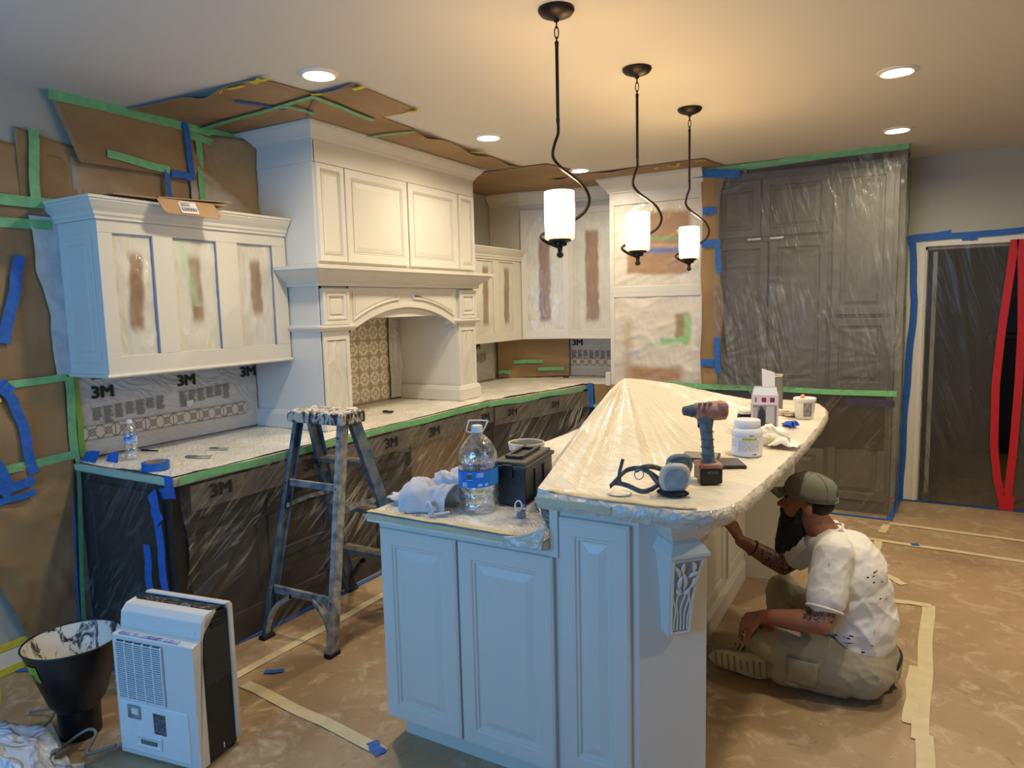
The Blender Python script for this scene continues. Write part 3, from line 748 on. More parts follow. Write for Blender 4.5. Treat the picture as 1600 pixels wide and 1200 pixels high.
MB().sweep([(-2.31, YT+.35), (-2.31, YT), (-1.49, YT)], CROWN(2.60, .125, .09), side=1).build('crown_moulding', 'cab', ot)
MB(fb).box((-2.345, NT_, .93), (-2.305, NT_+.04, 1.05)).build('end_trim_block', 'cab', ot, bevel=.002)
g = MB(fb)
for a, b, z in ((-2.27, -1.53, 2.496), (-2.27, -1.515, 1.707)): MB(fb).box((a, NT_-.015, z), (b, NT_-.0005, z+.006)).build('glazed_groove', 'glaze', ot)

# brown paper band down the tower's right edge
pb = thing('masking_paper_strip', (-1.43, YT, 1.7), 'narrow strip of creased brown paper between oven tower and dark sheeting', 'masking paper')
def pbp(u, z): return (u, NT_+.012+.012*float(fbm(u*12, z*5, 2, 4)), z)
m = MB(fb); zs = np.linspace(.93, 2.68, 50)
m.grid([[pbp(-1.50+(.15+.02*sin(z*5)+.04*(z > 2.5)*(z-2.5)/.2)*k/6+.008*sin(z*9), z) for z in zs] for k in range(7)])
m.build('paper_sheet', 'kraft', pb, smooth='all', solid=.001)
for a, z in ((-1.49, 2.38), (-1.5, 2.12), (-1.5, 1.15)): tape(pb, (a, YT-.035, z), (a+.11, YT-.035, z), .06, 'bluetape', (0, -1, 0), 'blue_tape_strip', seg=3)
for z0, z1 in ((1.88, 2.15), (1.07, 1.36)): tape(pb, (-1.355, YT-.04, z0), (-1.37, YT-.04, z1), .045, 'bluetape', (0, -1, 0), 'blue_tape_strip', seg=3)
tape(pb, (-1.6, YT-.04, 2.685), (-1.2, YT-.045, 2.645), .06, 'bluetape', (0, -1, 0), 'blue_tape_strip', seg=4)

# ================================================================== fridge and pantry enclosure under dark sheeting
fe = thing('pantry_cabinet', (-.75, YF, 0), 'dark panelled fridge and pantry cabinet behind clear sheeting on the far wall', 'cabinet')
NF = YF-5.86
MB(fb).box((-1.495, .004, .0), (-.10, NF-.02, 2.66)).build('body', 'dark_cab', fe, bevel=.002)
DP = [(0, 0), (0, .02), (.004, .022), (.055, .022), (.062, .008), (.075, .008), (.10, .018)]
for a, b, z0, z1 in ((-1.42, -1.06, 2.16, 2.60), (-1.045, -.56, 2.16, 2.60), (-1.42, -1.0, .96, 2.12), (-.985, -.56, .96, 2.12), (-.53, -.13, 1.53, 2.60), (-.53, -.13, .96, 1.50), (-1.42, -.56, .50, .93), (-1.42, -.56, .05, .48), (-.53, -.13, .10, .92)):
    MB(fb).rect(a, b, z0, z1, [(i, NF-.02+h) for i, h in DP]).build('door_panel', 'dark_cab', fe)
for x in (-1.12, -.95): MB(fb).box((x-.03, NF+.01, 2.13), (x+.07, NF+.025, 2.145)).build('handle', 'steel', fe)
MB(fb).box((-1.40, NF-.02, .50), (-.14, NF+.004, .92)).build('drawer_dark_panel', 'black_cab', fe)  # flat near-black panel over the drawer fronts

def folds(frame, u0, u1, z0, z1, n0, pulls, name, mat, parent, amp=.02, nu=110, nz=90, seed=0, bulge=0, base=.004):
    """hanging sheet with radial pleats around pull points (u, z, reach, strength)"""
    def dn(Uu, Zz):
        N = n0+base+.6*amp*fbm(Uu*3, Zz*2.2, 2, seed)
        for k, (pu, pz, R_, S_) in enumerate(pulls):
            du, dz = Uu-pu, Zz-pz; r = np.hypot(du, dz)+1e-3; th = np.arctan2(du, -dz)
            N = N+amp*S_*ridge(th*9+k*3, r*1.2, 2, seed+k)*np.exp(-r/R_)*np.clip(r/.12, 0, 1)
        return N+bulge*np.sin(pi*(Uu-u0)/(u1-u0))*np.sin(pi*(Zz-z0)/(z1-z0))
    return quilt(frame, u0, u1, z0, z1, nu, nz, dn).build(name, mat, parent, smooth='all', recalc=False)
fs_ = thing('tall_plastic_sheeting', (-.7, 5.8, .95), 'clear wrinkled sheeting hung over the dark pantry from green tape', 'plastic sheeting')
NS = YF-5.80
folds(fb, -1.40, -.055, .95, 2.69, NS, [(-1.45, 1.9, .6, 1), (-.85, 2.72, .5, 1.1), (-.10, 2.70, .8, .8), (-.95, 2.1, .35, .7), (-1.40, 1.2, .5, .9), (-1.0, .9, .5, .9), (-.12, 1.2, .45, 1)], 'film_sheet', 'film_fridge', fs_, .03, 130, 130, 61)
hang('side_film', ((-.055, YF, 0), (0, -1), (1, 0)), .02, .62, .02, 2.69, 0, .02, 'film_fridge', fs_, (14, .8), 20, 60, .05, 66)
tape(fs_, (-1.66, 5.80, 2.695), (-.05, 5.795, 2.715), .045, 'greentape', (0, -1, 0), 'green_tape_strip', seg=10)
tape(fs_, (-.045, 5.80, 2.71), (-.045, 6.4, 2.71), .045, 'greentape', (1, 0, 0), 'green_tape_strip')
lf = thing('low_plastic_sheeting', (-.7, 5.78, 0), 'clear sheeting over the pantry lower drawers, below the long green tape', 'plastic sheeting')
folds(fb, -1.50, -.06, .01, .95, NS-.01, [(-1.35, .95, .5, 1), (-.8, .97, .35, .8), (-.1, .6, .4, .6), (-.5, .02, .5, .6)], 'film_sheet', 'film_low', lf, .02, 90, 60, 71)
tape(lf, (-2.0, 5.775, .958), (-.07, 5.775, .945), .042, 'greentape', (0, -1, 0), 'green_tape_strip', seg=12)
tape(lf, (-1.56, 5.77, .92), (-1.50, 5.77, .84), .07, 'bluetape', (0, -1, 0), 'blue_tape_strip', seg=3)
tape(lf, (-.40, 5.80, .87), (-.08, 5.80, .87), .05, simple('blue_tape_behind_film', (44, 44, 96), .6), (0, -1, 0), 'taped_seam', seg=3)

# brown paper band at the tower foot
tf = thing('masking_paper_strip', (-1.9, 5.77, .75), 'brown paper strip across the oven tower foot behind the draped mound', 'masking paper')
hang('paper_sheet', fb, -2.46, -1.52, .745, .94, NT_+.012, .015, 'kraft', tf, (6, 8), 30, 8, .5, 12)
tape(tf, (-2.49, 5.75, .95), (-2.485, 5.75, .73), .055, 'bluetape', (0, -1, 0), 'blue_tape_strip', seg=3)
tape(tf, (-2.46, 5.752, .745), (-2.2, 5.752, .745), .03, 'greentape', (0, -1, 0), 'green_tape_strip', seg=3)

# ================================================================== base cabinets, worktop, films
bc = thing('base_cabinets', (XL, 3.8, 0), 'dark run of base cabinets behind clear film under the long worktop', 'base cabinets')
MB().prism([(XL+.004, 1.89), (-2.88, 1.89), (-2.88, 4.55), (-2.60, 5.84), (-2.325, 5.84), (-2.325, YF-.004), (XL+.004, YF-.004)], 0.0, .885).build('body', 'black_cab', bc)
fcab = ((-2.88, 0, 0), (0, 1), (1, 0))
y = 1.95
for k, wd in enumerate((.46, .46, .38, .80, .46, .38)):
    zs = ((.12, .62), (.65, .86)) if k % 3 != 1 else ((.12, .34), (.36, .60), (.63, .86))
    for z0, z1 in zs:
        MB(fcab).rect(y, y+wd-.02, z0, z1, [(0, 0), (0, .018), (.04, .018), (.045, .008), (.055, .008), (.07, .014)]).build('drawer_front' if z1-z0 < .3 else 'door', 'black_cab', bc)
    y += wd
MB(((0, 1.89, 0), (1, 0), (0, -1))).rect(-3.56, -2.93, .14, .84, [(0, 0), (0, .012), (.05, .012), (.055, .004)]).build('end_panel', 'black_cab', bc)
# cream appliance front glimpsed through the film under the hood
MB(fcab).box((3.60, .002, .30), (4.35, .03, .80)).build('appliance_front', simple('tan_board_behind_film', (120, 100, 76), .7), bc)

WT = [(XL+.002, 1.862), (-2.81, 1.862), (-2.81, 4.52), (-2.54, 5.79), (-2.32, 5.79), (-2.32, YF-.002), (XL+.002, YF-.002)]
wt = MB().prism(WT, .888, .928).build('worktop', simple('pale_granite_worktop', (190, 182, 166), .4, rgb2=(150, 142, 128), vs=30), bevel=.004)
tag(wt, 'long pale L-shaped worktop under the hood and upper cabinets', 'worktop')
wc = thing('worktop_film', (XL, 3.8, .93), 'spray-dusted masking film spread over the long worktop', 'plastic film')
def inside(x, y):
    xm = -2.815 if y < 4.52 else -2.815+.275*(y-4.52)/1.27
    return xm
m = MB(); NU, NV = 30, 200
rows = []
for i in range(NU):
    r = []
    for j in range(NV):
        y = 1.868+(YF-.02-1.868)*j/(NV-1); xm = inside(0, y) if y < 5.78 else -2.33
        x = XL+.01+(xm-.01-XL-.01)*i/(NU-1)
        zz = .931+.006*float(ridge(x*5+y*2, y*5-x*2, 2, 9))+.008*float(ridge(x*2, y*3, 1, 12))*(y > 4.7 or y < 2.2)
        r.append((x, y, zz))
    rows.append(r)
m.grid(rows).build('film_sheet', 'film_top', wc, smooth='all', recalc=False)
# green tape edge
pts = [(-2.80, 1.88), (-2.795, 2.6), (-2.80, 3.2), (-2.79, 3.9), (-2.80, 4.5), (-2.68, 5.1), (-2.55, 5.72)]
for (a, b) in zip(pts[:-1], pts[1:]):
    t_ = Vector((b[0]-a[0], b[1]-a[1], 0)).normalized(); nrm = (t_.y, -t_.x, 0)
    tape(wc, (a[0]+.006*nrm[0], a[1]+.006*nrm[1], .915-.01*(a[1] > 4.4)), (b[0]+.006*nrm[0], b[1]+.006*nrm[1], .915-.02*(b[1] > 5)), .036, 'greentape', nrm, 'green_tape_strip', seg=6, jag=.004)
tape(wc, (-3.60, 1.855, .912), (-2.80, 1.855, .912), .03, simple('pale_green_tape', (170, 190, 160), .7), (0, -1, 0), 'green_tape_strip')
for (a, b, up, wd) in (((-2.86, 1.853, .90), (-2.80, 1.853, .90), (0, -1, 0), .08), ((-2.90, 1.852, .85), (-2.79, 1.852, .87), (0, -1, 0), .05)):
    tape(wc, a, b, wd, 'bluetape', up, 'blue_tape_strip', seg=3)
for a, b in (((-3.58, 1.90, .95), (-3.45, 1.90, .965)), ((-3.45, 1.94, .94), (-3.38, 1.96, .96))):
    tape(wc, a, b, .06, 'bluetape', (.3, -1, .6), 'blue_tape_strip', seg=3)

# fine print columns as real thin marks
def fine_print(frame, u0, z0, ncol, cw, ch, gap, n0, parent, seed=0, skew=0):
    rnd = random.Random(seed); g = MB(frame)
    for c in range(ncol):
        hh = ch*rnd.uniform(.75, 1.15); uu = u0+c*(cw+gap); rows_ = int(hh/.0075)
        for r_ in range(rows_):
            z = z0-r_*.0075+skew*c; L_ = cw*rnd.uniform(.7, 1)
            g.add([(uu, n0, z), (uu+L_, n0, z), (uu+L_, n0, z-.0042), (uu, n0, z-.0042)], [(0, 1, 2, 3)])
    o = g.build('fine_print', 'inkg', parent); o['kind'] = 'stuff'; return o

bf = thing('base_cabinet_film', (-2.85, 3.8, 0), 'dark-looking clear film hanging over the base cabinets with diagonal pulls', 'plastic film')
ff = ((-2.80, 0, 0), (0, 1), (1, 0))
def bdn(Uu, Zz):
    s = Uu*.55+Zz*.83; t = -Uu*.83+Zz*.55
    return .012+.045*ridge(t*7+2, s*.8, 2, 21)*sstep(.92, .6, Zz)+.04*fbm(Uu*2, Zz*3, 2, 22)*sstep(.92, .3, Zz)-.055*sstep(.9, .0, Zz)
quilt(ff, 1.87, 4.52, .01, .915, 260, 70, bdn).build('film_sheet', 'film_base', bf, smooth='all', recalc=False)
dd = Vector((.275, 1.27)).normalized()
quilt(((-2.80, 4.52, 0), (dd.x, dd.y), (dd.y, -dd.x)), 0, 1.28, .01, .905, 110, 60, lambda Uu, Zz: .012+.05*ridge((Uu-Zz)*6, (Uu+Zz)*.8, 2, 25)*sstep(.92, .6, Zz)+.04*np.sin(Uu*3)*sstep(.9, .4, Zz)*.5).build('film_sheet', 'film_base', bf, smooth='all', recalc=False)
quilt(((0, 1.858, 0), (1, 0), (0, -1)), -3.60, -2.80, .01, .90, 80, 60, lambda Uu, Zz: .004+.03*ridge((Uu*.8+Zz*.6)*7, (Uu*-.6+Zz*.8), 2, 27)*sstep(.9, .6, Zz)+.02*fbm(Uu*3, Zz*3, 2, 28)-.02*sstep(.9, 0, Zz)).build('end_film_sheet', 'film_end', bf, smooth='all', recalc=False)
quilt(ff, 1.90, 4.50, .775, .892, 120, 12, lambda Uu, Zz: .042+.006*ridge(Uu*7, Zz*9, 2, 23)).build('printed_band', 'film_band', bf, smooth='all', recalc=False)
quilt(((-2.80, 4.52, 0), (dd.x, dd.y), (dd.y, -dd.x)), 0, 1.24, .745, .885, 60, 12, lambda Uu, Zz: .050+.008*ridge(Uu*7, Zz*9, 2, 24)).build('printed_band', 'film_band', bf, smooth='all', recalc=False)
fine_print(ff, 3.36, .80, 6, .045, .05, .007, .052, bf, 8, .001); fine_print(ff, 3.82, .80, 7, .045, .05, .007, .052, bf, 9, .001)
ye = [2.05, 2.62, 3.27, 3.72, 4.36]
for k, y in enumerate(ye): text('3M', .085, (-2.742, y, .845-.004*k), (0, 1, 0), bf, 'ink', 'printed_logo', sx=1.15)
for u in (.18, .72): text('3M', .075, (-2.80+dd.x*u+dd.y*.075, 4.52+dd.y*u-dd.x*.075, .83-.01*u), (dd.x, dd.y, 0), bf, 'ink', 'printed_logo', sx=1.15)
for a, b, wd in (((-3.607, 1.84, .90), (-3.59, 1.80, .0), .05), ((-2.93, 1.83, .86), (-2.84, 1.80, .74), .07), ((-2.88, 1.815, .76), (-2.83, 1.80, .35), .05), ((-2.97, 1.812, .62), (-2.95, 1.80, .38), .05)):
    tape(bf, a, b, wd, 'bluetape', (0, -1, 0), 'blue_tape_strip', seg=6, jag=.006)

sfm = thing('backsplash_film', (XL, 2.45, .94), 'printed masking film over the backsplash under the left upper cabinet', 'plastic film')
hang('film_sheet', FW(), 1.90, 3.0, .945, 1.358, .018, .004, 'film_wall', sfm, (5, 7), 80, 40, .6, 33)
for y, z in ((2.03, 1.265), (2.51, 1.275), (2.94, 1.285)): text('3M', .085, (XL+.027, y, z), (0, 1, 0), sfm, 'ink', 'printed_logo', sx=1.1)
fine_print(FW(), 1.97, 1.19, 7, .05, .085, .008, .027, sfm, 1, .003)
fine_print(FW(), 2.46, 1.215, 6, .05, .085, .008, .027, sfm, 2, .003)
for y in (2.01, 2.18, 2.33, 2.46, 2.6, 2.74, 2.9): text('TAPE HERE', .014, (XL+.027, y, 1.338), (0, 1, 0), sfm, 'ink', 'printed_word')
MB(FW()).box((2.50, .026, 1.125), (2.545, .0275, 1.16)).build('outlet_outline', 'offw', sfm)
tape(sfm, (XL+.03, 1.905, .95), (XL+.03, 1.895, 1.355), .03, simple('yellow_green_tape', (120, 160, 60), .6), (1, 0, 0), 'green_tape_strip')
sf2 = thing('backsplash_film', (XL, 5.2, .94), 'printed masking film over the backsplash just right of the hood', 'plastic film')
hang('film_sheet', FW(), 4.72, 5.90, .945, 1.345, .02, .012, 'film_wall', sf2, (4, 5), 50, 30, .6, 35)
text('3M', .085, (XL+.04, 5.58, 1.28), (0, 1, 0), sf2, 'ink', 'printed_logo', sx=1.1)
fine_print(FW(), 5.08, 1.19, 4, .06, .09, .008, .045, sf2, 3); fine_print(FW(), 5.48, 1.21, 4, .06, .09, .008, .045, sf2, 4)
tape(sf2, (XL+.045, 4.95, 1.325), (XL+.045, 5.35, 1.325), .05, 'bluetape', (1, 0, 0), 'blue_tape_strip', seg=3)
sf3 = thing('backsplash_film', (-2.6, YF, .94), 'printed masking film on the far backsplash beside the oven tower', 'plastic film')
hang('film_sheet', fb, -2.98, -2.325, .945, 1.345, .018, .006, 'film_wall', sf3, (4, 5), 40, 30, .6, 37)
for x, z in ((-2.90, 1.275), (-2.38, 1.275)): text('3M', .085, (x, YF-.03, z), (1, 0, 0), sf3, 'ink', 'printed_logo', sx=1.1)
fine_print(fb, -2.96, 1.20, 7, .052, .085, .01, .03, sf3, 5)
cp = thing('masking_paper', (-3.2, YF, .94), 'brown paper taped into the far worktop corner below the cabinets', 'masking paper')
cfr = ((XL+.03, 5.98, 0), (Vector((.62, .40)).normalized().x, Vector((.62, .40)).normalized().y), (Vector((.40, -.62)).normalized().x, Vector((.40, -.62)).normalized().y))
hang('paper_sheet', cfr, 0, .72, .945, 1.345, 0, .02, 'kraft', cp, (6, 3), 24, 20, .3, 39)
m = Vector((.62, .40)).normalized(); nn_ = (m.y, -m.x, 0)
for a, b, z in ((.15, .45, 1.10), (.40, .66, 1.02), (.0, .12, 1.0)): tape(cp, (XL+.03+m.x*a+nn_[0]*.04, 5.98+m.y*a+nn_[1]*.04, z), (XL+.03+m.x*b+nn_[0]*.04, 5.98+m.y*b+nn_[1]*.04, z), .035, 'greentape', nn_, 'green_tape_strip', seg=3)

# border tiles showing through the backsplash film
def border_run(frame, u0, count, z0, label, loc):
    t0 = thing('border_tiles', loc, label, 'tiles')
    Wd, Hh = .165, .072; nu_, nz_ = 44, 20
    Uu, Zz = np.meshgrid(np.linspace(0, Wd-.004, nu_), np.linspace(0, Hh, nz_), indexing='ij')
    u = Uu/Wd*2 % 1-.5; z = Zz/Hh-.5
    r = np.hypot(u*1.14, z); cross = np.minimum(np.abs(np.abs(u)-np.abs(z)*.9), np.abs(r-.22))
    pp = np.clip(1.3-cross/.08, 0, 1); edge = (np.abs(z) > .44)
    cc_ = mixc(lin((196, 188, 172)), lin((98, 86, 70)), np.clip(pp*.8+edge*.5, 0, 1))
    tm = MB(frame); tm.grid([[(Uu[i, j], .007, Zz[i, j]) for j in range(nz_)] for i in range(nu_)]); tm.c = cc_.reshape(-1, 3)
    L, K = Wd-.004, Hh
    tm.add([(0, .007, 0), (L, .007, 0), (L, .007, K), (0, .007, K), (0, 0, 0), (L, 0, 0), (L, 0, K), (0, 0, K)], [(0, 1, 5, 4), (1, 2, 6, 5), (2, 3, 7, 6), (3, 0, 4, 7)])
    tm.c = np.vstack([tm.c, np.tile(lin((150, 140, 125)), (8, 1))]); fi = None
    uu = Vector((frame[1][0], frame[1][1], 0)); nn = Vector((frame[2][0], frame[2][1], 0)); o0 = Vector(frame[0])
    for i in range(count):
        p = uu*(u0+i*Wd)+nn*.024+Vector((0, 0, z0))+o0-Vector(loc)
        if fi is None: fi = tm.build('tile', 'tile', t0, org=frame[0], recalc=False); fi.location = p
        else: c = fi.copy(); COL.objects.link(c); c.location = p
border_run(FW(), 1.915, 6, 1.03, 'row of patterned border tiles under the left upper cabinet', (XL, 2.4, 1.03))
border_run(fb, -2.975, 4, 1.05, 'row of patterned border tiles beside the oven tower', (-2.65, YF, 1.05))

# ================================================================== ceiling: lamps
def can(x, y, lab):
    t = thing('recessed_light', (x, y, H), lab, 'ceiling light', 'recessed ceiling lights')
    MB().lathe([(.066, H-.002), (.066, H-.010), (.072, H-.013), (.088, H-.006), (.090, H-.001)], (x, y, 0), 32, cap=False).build('trim_ring', 'trim', t, smooth=True)
    MB().lathe([(0.0005, H-.0035), (.066, H-.0035)], (x, y, 0), 32, cap=False).build('lens', 'lens', t)
labs = ['recessed ceiling light nearest the camera, above the paper by the hood', 'recessed ceiling light in front of the hood, second in the left row', 'recessed ceiling light near the far corner cabinets, smallest in the left row',
        'recessed ceiling light at the upper right, nearer one of the right pair', 'recessed ceiling light above the sheeted pantry, farther one of the right pair',
        'recessed ceiling light just above the frame, over the aisle right of the island', 'unseen recessed light added beyond the right edge, farther', 'unseen recessed light added beyond the right edge, nearer']
for (x, y), l in zip(CANS, labs): can(x, y, l)
for o in bpy.data.objects:
    if o.name.startswith('can_light'): o.location.z = H-.006

def smooth_path(P, n=6):
    P = [Vector(p) for p in P]; out = []
    for i in range(len(P)-1):
        p0, p1, p2, p3 = P[max(i-1, 0)], P[i], P[i+1], P[min(i+2, len(P)-1)]
        for k in range(n):
            t = k/n; out.append(.5*((2*p1)+(-p0+p2)*t+(2*p0-5*p1+4*p2-p3)*t*t+(-p0+3*p1-3*p2+p3)*t**3))
    out.append(P[-1]); return out
RV = Vector((cos(YAW), sin(YAW), 0)); DV = Vector((-sin(YAW), cos(YAW), 0))
def pendant(x, y, label):
    t = thing('pendant_light', (x, y, H), label, 'pendant light', 'three pendants over the bar')
    MB().lathe([(.066, H-.001), (.067, H-.008), (.058, H-.020), (.030, H-.032), (.012, H-.036), (.008, H-.046), (.0005, H-.046)], (x, y, 0), 32).build('canopy', 'blackm', t, smooth=True)
    for k, (zc, hl) in enumerate(((H-.056, .012), (H-.083, .022), (H-.108, .010))):
        pts = [Vector((x, y, zc))+(RV if k % 2 else DV)*.0075*cos(a)+Vector((0, 0, hl*sin(a))) for a in np.linspace(0, 2*pi, 17)[:-1]]
        MB().tube(pts, .0022, 6, closed=True).build('chain_link', 'blackm', t, smooth=True)
    MB().lathe([(.005, H-.112), (.0085, H-.118), (.0065, H-.13), (.0065, 2.345), (.0075, 2.34), (.0075, 2.33), (.006, 2.325)], (x, y, 0), 12).build('rod', 'blackm', t, smooth=True)
    P = [(0, 0, 2.335), (0, 0, 2.29), (-.014, -.002, 2.25), (-.022, -.01, 2.205), (0, -.03, 2.165), (.042, -.04, 2.13), (.086, -.03, 2.095), (.113, 0, 2.05), (.103, .04, 2.01), (.062, .075, 1.98), (0, .088, 1.955), (-.05, .068, 1.932), (-.072, .02, 1.915), (-.064, -.02, 1.897), (-.035, -.03, 1.88), (0, -.008, 1.868)]
    MB().tube(smooth_path([Vector((x, y, z))+RV*a+DV*b for a, b, z in P], 6), .0062, 8).build('scroll_arm', 'blackm', t, smooth=True)
    MB().lathe([(.052, 1.900), (.056, 1.903), (.058, 1.99), (.057, 2.076), (.0535, 2.078), (.0535, 1.91), (.0005, 1.905)], (x, y, 0), 36, cap=False).build('glass_shade', 'shade', t, smooth=True)
    MB().lathe([(.0005, 1.900), (.043, 1.900), (.043, 1.893), (.027, 1.887), (.026, 1.876), (.010, 1.872), (.009, 1.852), (.013, 1.846), (.013, 1.838), (.007, 1.832), (.0005, 1.830)], (x, y, 0), 28).build('shade_cup', 'blackm', t, smooth=True)
    return t
for (x, y), l in zip(PEND, ('bronze scroll pendant with lit glass shade, nearest and largest of the three', 'bronze scroll pendant with lit glass shade, middle one over the bar', 'bronze scroll pendant with lit glass shade, farthest one by the dark sheeting')):
    pendant(x, y, l)

# ================================================================== ceiling masking papers
def qsheet(C, nu, nv, z0, curls, mat, parent, name='paper_sheet', seed=0, amp=.004, solid=.0012):
    """bilinear quad sheet under the ceiling; curls = [(side, pos, width, drop)]"""
    A, B_, C_, D = [np.array(c, float) for c in C]; m = MB(); rows = []
    for i in range(nu):
        r = []
        for j in range(nv):
            u, v = i/(nu-1), j/(nv-1); p = A*(1-u)*(1-v)+B_*u*(1-v)+C_*u*v+D*(1-u)*v
            dz = amp*float(fbm(p[0]*6, p[1]*6, 2, seed))
            for sd, pos, wd, dr in curls:
                e, q = {'u0': (u, v), 'u1': (1-u, v), 'v0': (v, u), 'v1': (1-v, u)}[sd]
                dz += dr*math.exp(-(e/.10)**2)*math.exp(-((q-pos)/wd)**2)
            r.append((p[0], p[1], z0-dz))
        rows.append(r)
    return m.grid(rows).build(name, mat, parent, smooth='all', solid=solid, recalc=False)
DN = (0, 0, -1)
def cthing(loc, label): return thing('ceiling_paper', (*loc, H), label, 'masking paper', 'masking papers on the ceiling')
a = cthing((-3.1, 2.6), 'large brown paper sheet on the ceiling left of the hood crown')
qsheet([(-3.60, 2.80), (-2.60, 2.60), (-2.62, 3.0), (-3.60, 3.0)], 20, 8, H-.003, [], 'kraft_ceil', a, seed=8, amp=.001)
qsheet([(-3.60, 2.27), (-2.64, 2.325), (-2.60, 2.64), (-3.60, 2.93)], 40, 24, H-.006, [('v0', .62, .10, .035), ('v0', .3, .2, .008)], 'kraft_ceil', a, seed=1)
for p, q in (((-2.86, 2.335), (-2.76, 2.345)), ((-2.95, 2.35), (-2.90, 2.32)), ((-2.62, 2.31), (-2.70, 2.35)), ((-2.58, 2.34), (-2.70, 2.32)), ((-2.6, 2.61), (-2.56, 2.64))): tape(a, (*p, H-.016), (*q, H-.016), .022, 'yellowtape', DN, 'yellow_tape_strip', seg=2)
tape(a, (-3.0, 2.48, H-.016), (-2.9, 2.72, H-.016), .028, 'bluetape', DN, 'blue_tape_strip', seg=4)
tape(a, (-3.58, 2.72, H-.02), (-2.60, 2.64, H-.018), .035, 'greentape', DN, 'green_tape_strip', seg=6)
tape(a, (-2.85, 2.66, H-.02), (-2.83, 2.86, H-.02), .03, 'greentape', DN, 'green_tape_strip', seg=3)
a = cthing((-2.5, 2.9), 'small square brown paper on the ceiling jutting out in front of the hood')
qsheet([(-2.60, 2.625), (-2.335, 2.615), (-2.36, 3.155), (-2.66, 3.15)], 12, 24, H-.008, [('v0', .5, .3, .012)], 'kraft_ceil', a, seed=2)
for p, q in (((-2.37, 2.66), (-2.30, 2.66)), ((-2.40, 3.12), (-2.33, 3.14))): tape(a, (*p, H-.02), (*q, H-.02), .03, 'yellowtape', DN, 'yellow_tape_strip', seg=2)
tape(a, (-2.61, 2.62, H-.02), (-2.66, 3.14, H-.02), .032, 'greentape', DN, 'green_tape_strip', seg=5)
a = cthing((-2.8, 3.7), 'long brown paper strip on the ceiling along the hood crown')
qsheet([(-2.94, 2.90), (-2.60, 2.64), (-2.66, 4.93), (-2.93, 4.80)], 12, 60, H-.005, [('u1', .42, .05, .03), ('u1', .66, .07, .035), ('u1', .88, .05, .02)], 'kraft_ceil', a, seed=3)
for p, q in (((-2.94, 3.42), (-2.63, 3.47)),): tape(a, (*p, H-.018), (*q, H-.018), .028, 'greentape', DN, 'green_tape_strip', seg=4)
tape(a, (-2.66, 4.12, H-.02), (-2.6, 4.2, H-.02), .03, 'yellowtape', DN, 'yellow_tape_strip', seg=2)
a = cthing((-3.0, 5.2), 'wide brown paper on the ceiling in the far corner past the hood')
qsheet([(-3.60, 4.82), (-2.44, 4.86), (-2.38, 5.22), (-2.9, 5.95)], 24, 20, H-.008, [], 'kraft_ceil', a, seed=4)
qsheet([(-3.60, 4.82), (-2.9, 5.3), (-2.88, 6.0), (-3.60, 5.90)], 16, 14, H-.007, [], 'kraft_ceil', a, seed=5)
a = cthing((-1.9, 5.6), 'brown paper strip on the ceiling above the oven tower, yellow tape dabs')
qsheet([(-2.90, 5.42), (-1.39, 5.40), (-1.30, 5.92), (-2.90, 6.05)], 50, 12, H-.005, [('v0', .2, .05, .02), ('v0', .5, .08, .015)], 'kraft_ceil', a, seed=6)
for p, q in (((-1.68, 5.42), (-1.62, 5.50)), ((-1.58, 5.38), (-1.63, 5.52)), ((-1.45, 5.38), (-1.38, 5.42)), ((-1.8, 5.5), (-1.76, 5.44)), ((-2.2, 5.42), (-2.15, 5.44))): tape(a, (*p, H-.02), (*q, H-.02), .025, 'yellowtape', DN, 'yellow_tape_strip', seg=2)

# ================================================================== masking paper on the left wall
def wsheet(poly4, mat, parent, n0=.004, seed=0, amp=.010, nu=24, nv=24, name='paper_sheet', cf=None, lift=None):
    (a, b, c, d) = [np.array(p, float) for p in poly4]; m = MB(FW()); rows = []; cols = []
    for i in range(nu):
        r = []
        for j in range(nv):
            u, v = i/(nu-1), j/(nv-1); p = a*(1-u)*(1-v)+b*u*(1-v)+c*u*v+d*(1-u)*v
            n_ = n0+amp*float(fbm(p[0]*5, p[1]*4, 2, seed))+amp*.6*float(ridge(p[0]*6+p[1]*3, p[1]*5, 2, seed+1))
            if lift: n_ += lift(u, v)
            r.append((p[0], n_, p[1]))
        rows.append(r)
    m.grid(rows)
    return m.build(name, mat, parent, smooth='all', solid=.0012, recalc=False)
UP = (1, 0, 0)
def wt_(parent, a, b, wd, mt, nn=.02, nm=None):
    tape(parent, (XL+nn, a[0], a[1]), (XL+nn, b[0], b[1]), wd, mt, UP, nm or {'greentape': 'green_tape_strip', 'bluetape': 'blue_tape_strip'}.get(mt, 'tape_strip'), seg=6, jag=.003)
G = 'papers on the left wall'
a = thing('masking_paper', (XL, 1.5, 2.35), 'brown paper band high on the left wall with vertical green tape', 'masking paper', G)
wsheet([(1.0, 2.10), (2.03, 2.10), (2.03, 2.41), (1.0, 2.545)], 'kraft', a, seed=11)
wsheet([(1.74, 2.20), (2.03, 2.20), (2.03, 2.475), (1.74, 2.53)], 'kraft', a, n0=.010, seed=12)
wt_(a, (1.815, 2.53), (1.795, 2.20), .045, 'greentape', .032); wt_(a, (1.0, 2.20), (1.90, 2.19), .05, 'greentape', .032)
a = thing('masking_paper', (XL, 2.3, 2.57), 'large brown paper sheet above the left cabinet, hung from green ceiling tape', 'masking paper', G)
wsheet([(2.0, 2.405), (2.66, 2.42), (2.66, 2.715), (1.895, 2.715)], 'kraft', a, n0=.024, seed=13, lift=lambda u, v: .02*(1-u)*(1-v)+.008)
wt_(a, (1.89, 2.705), (3.0, 2.705), .05, 'greentape', .045)
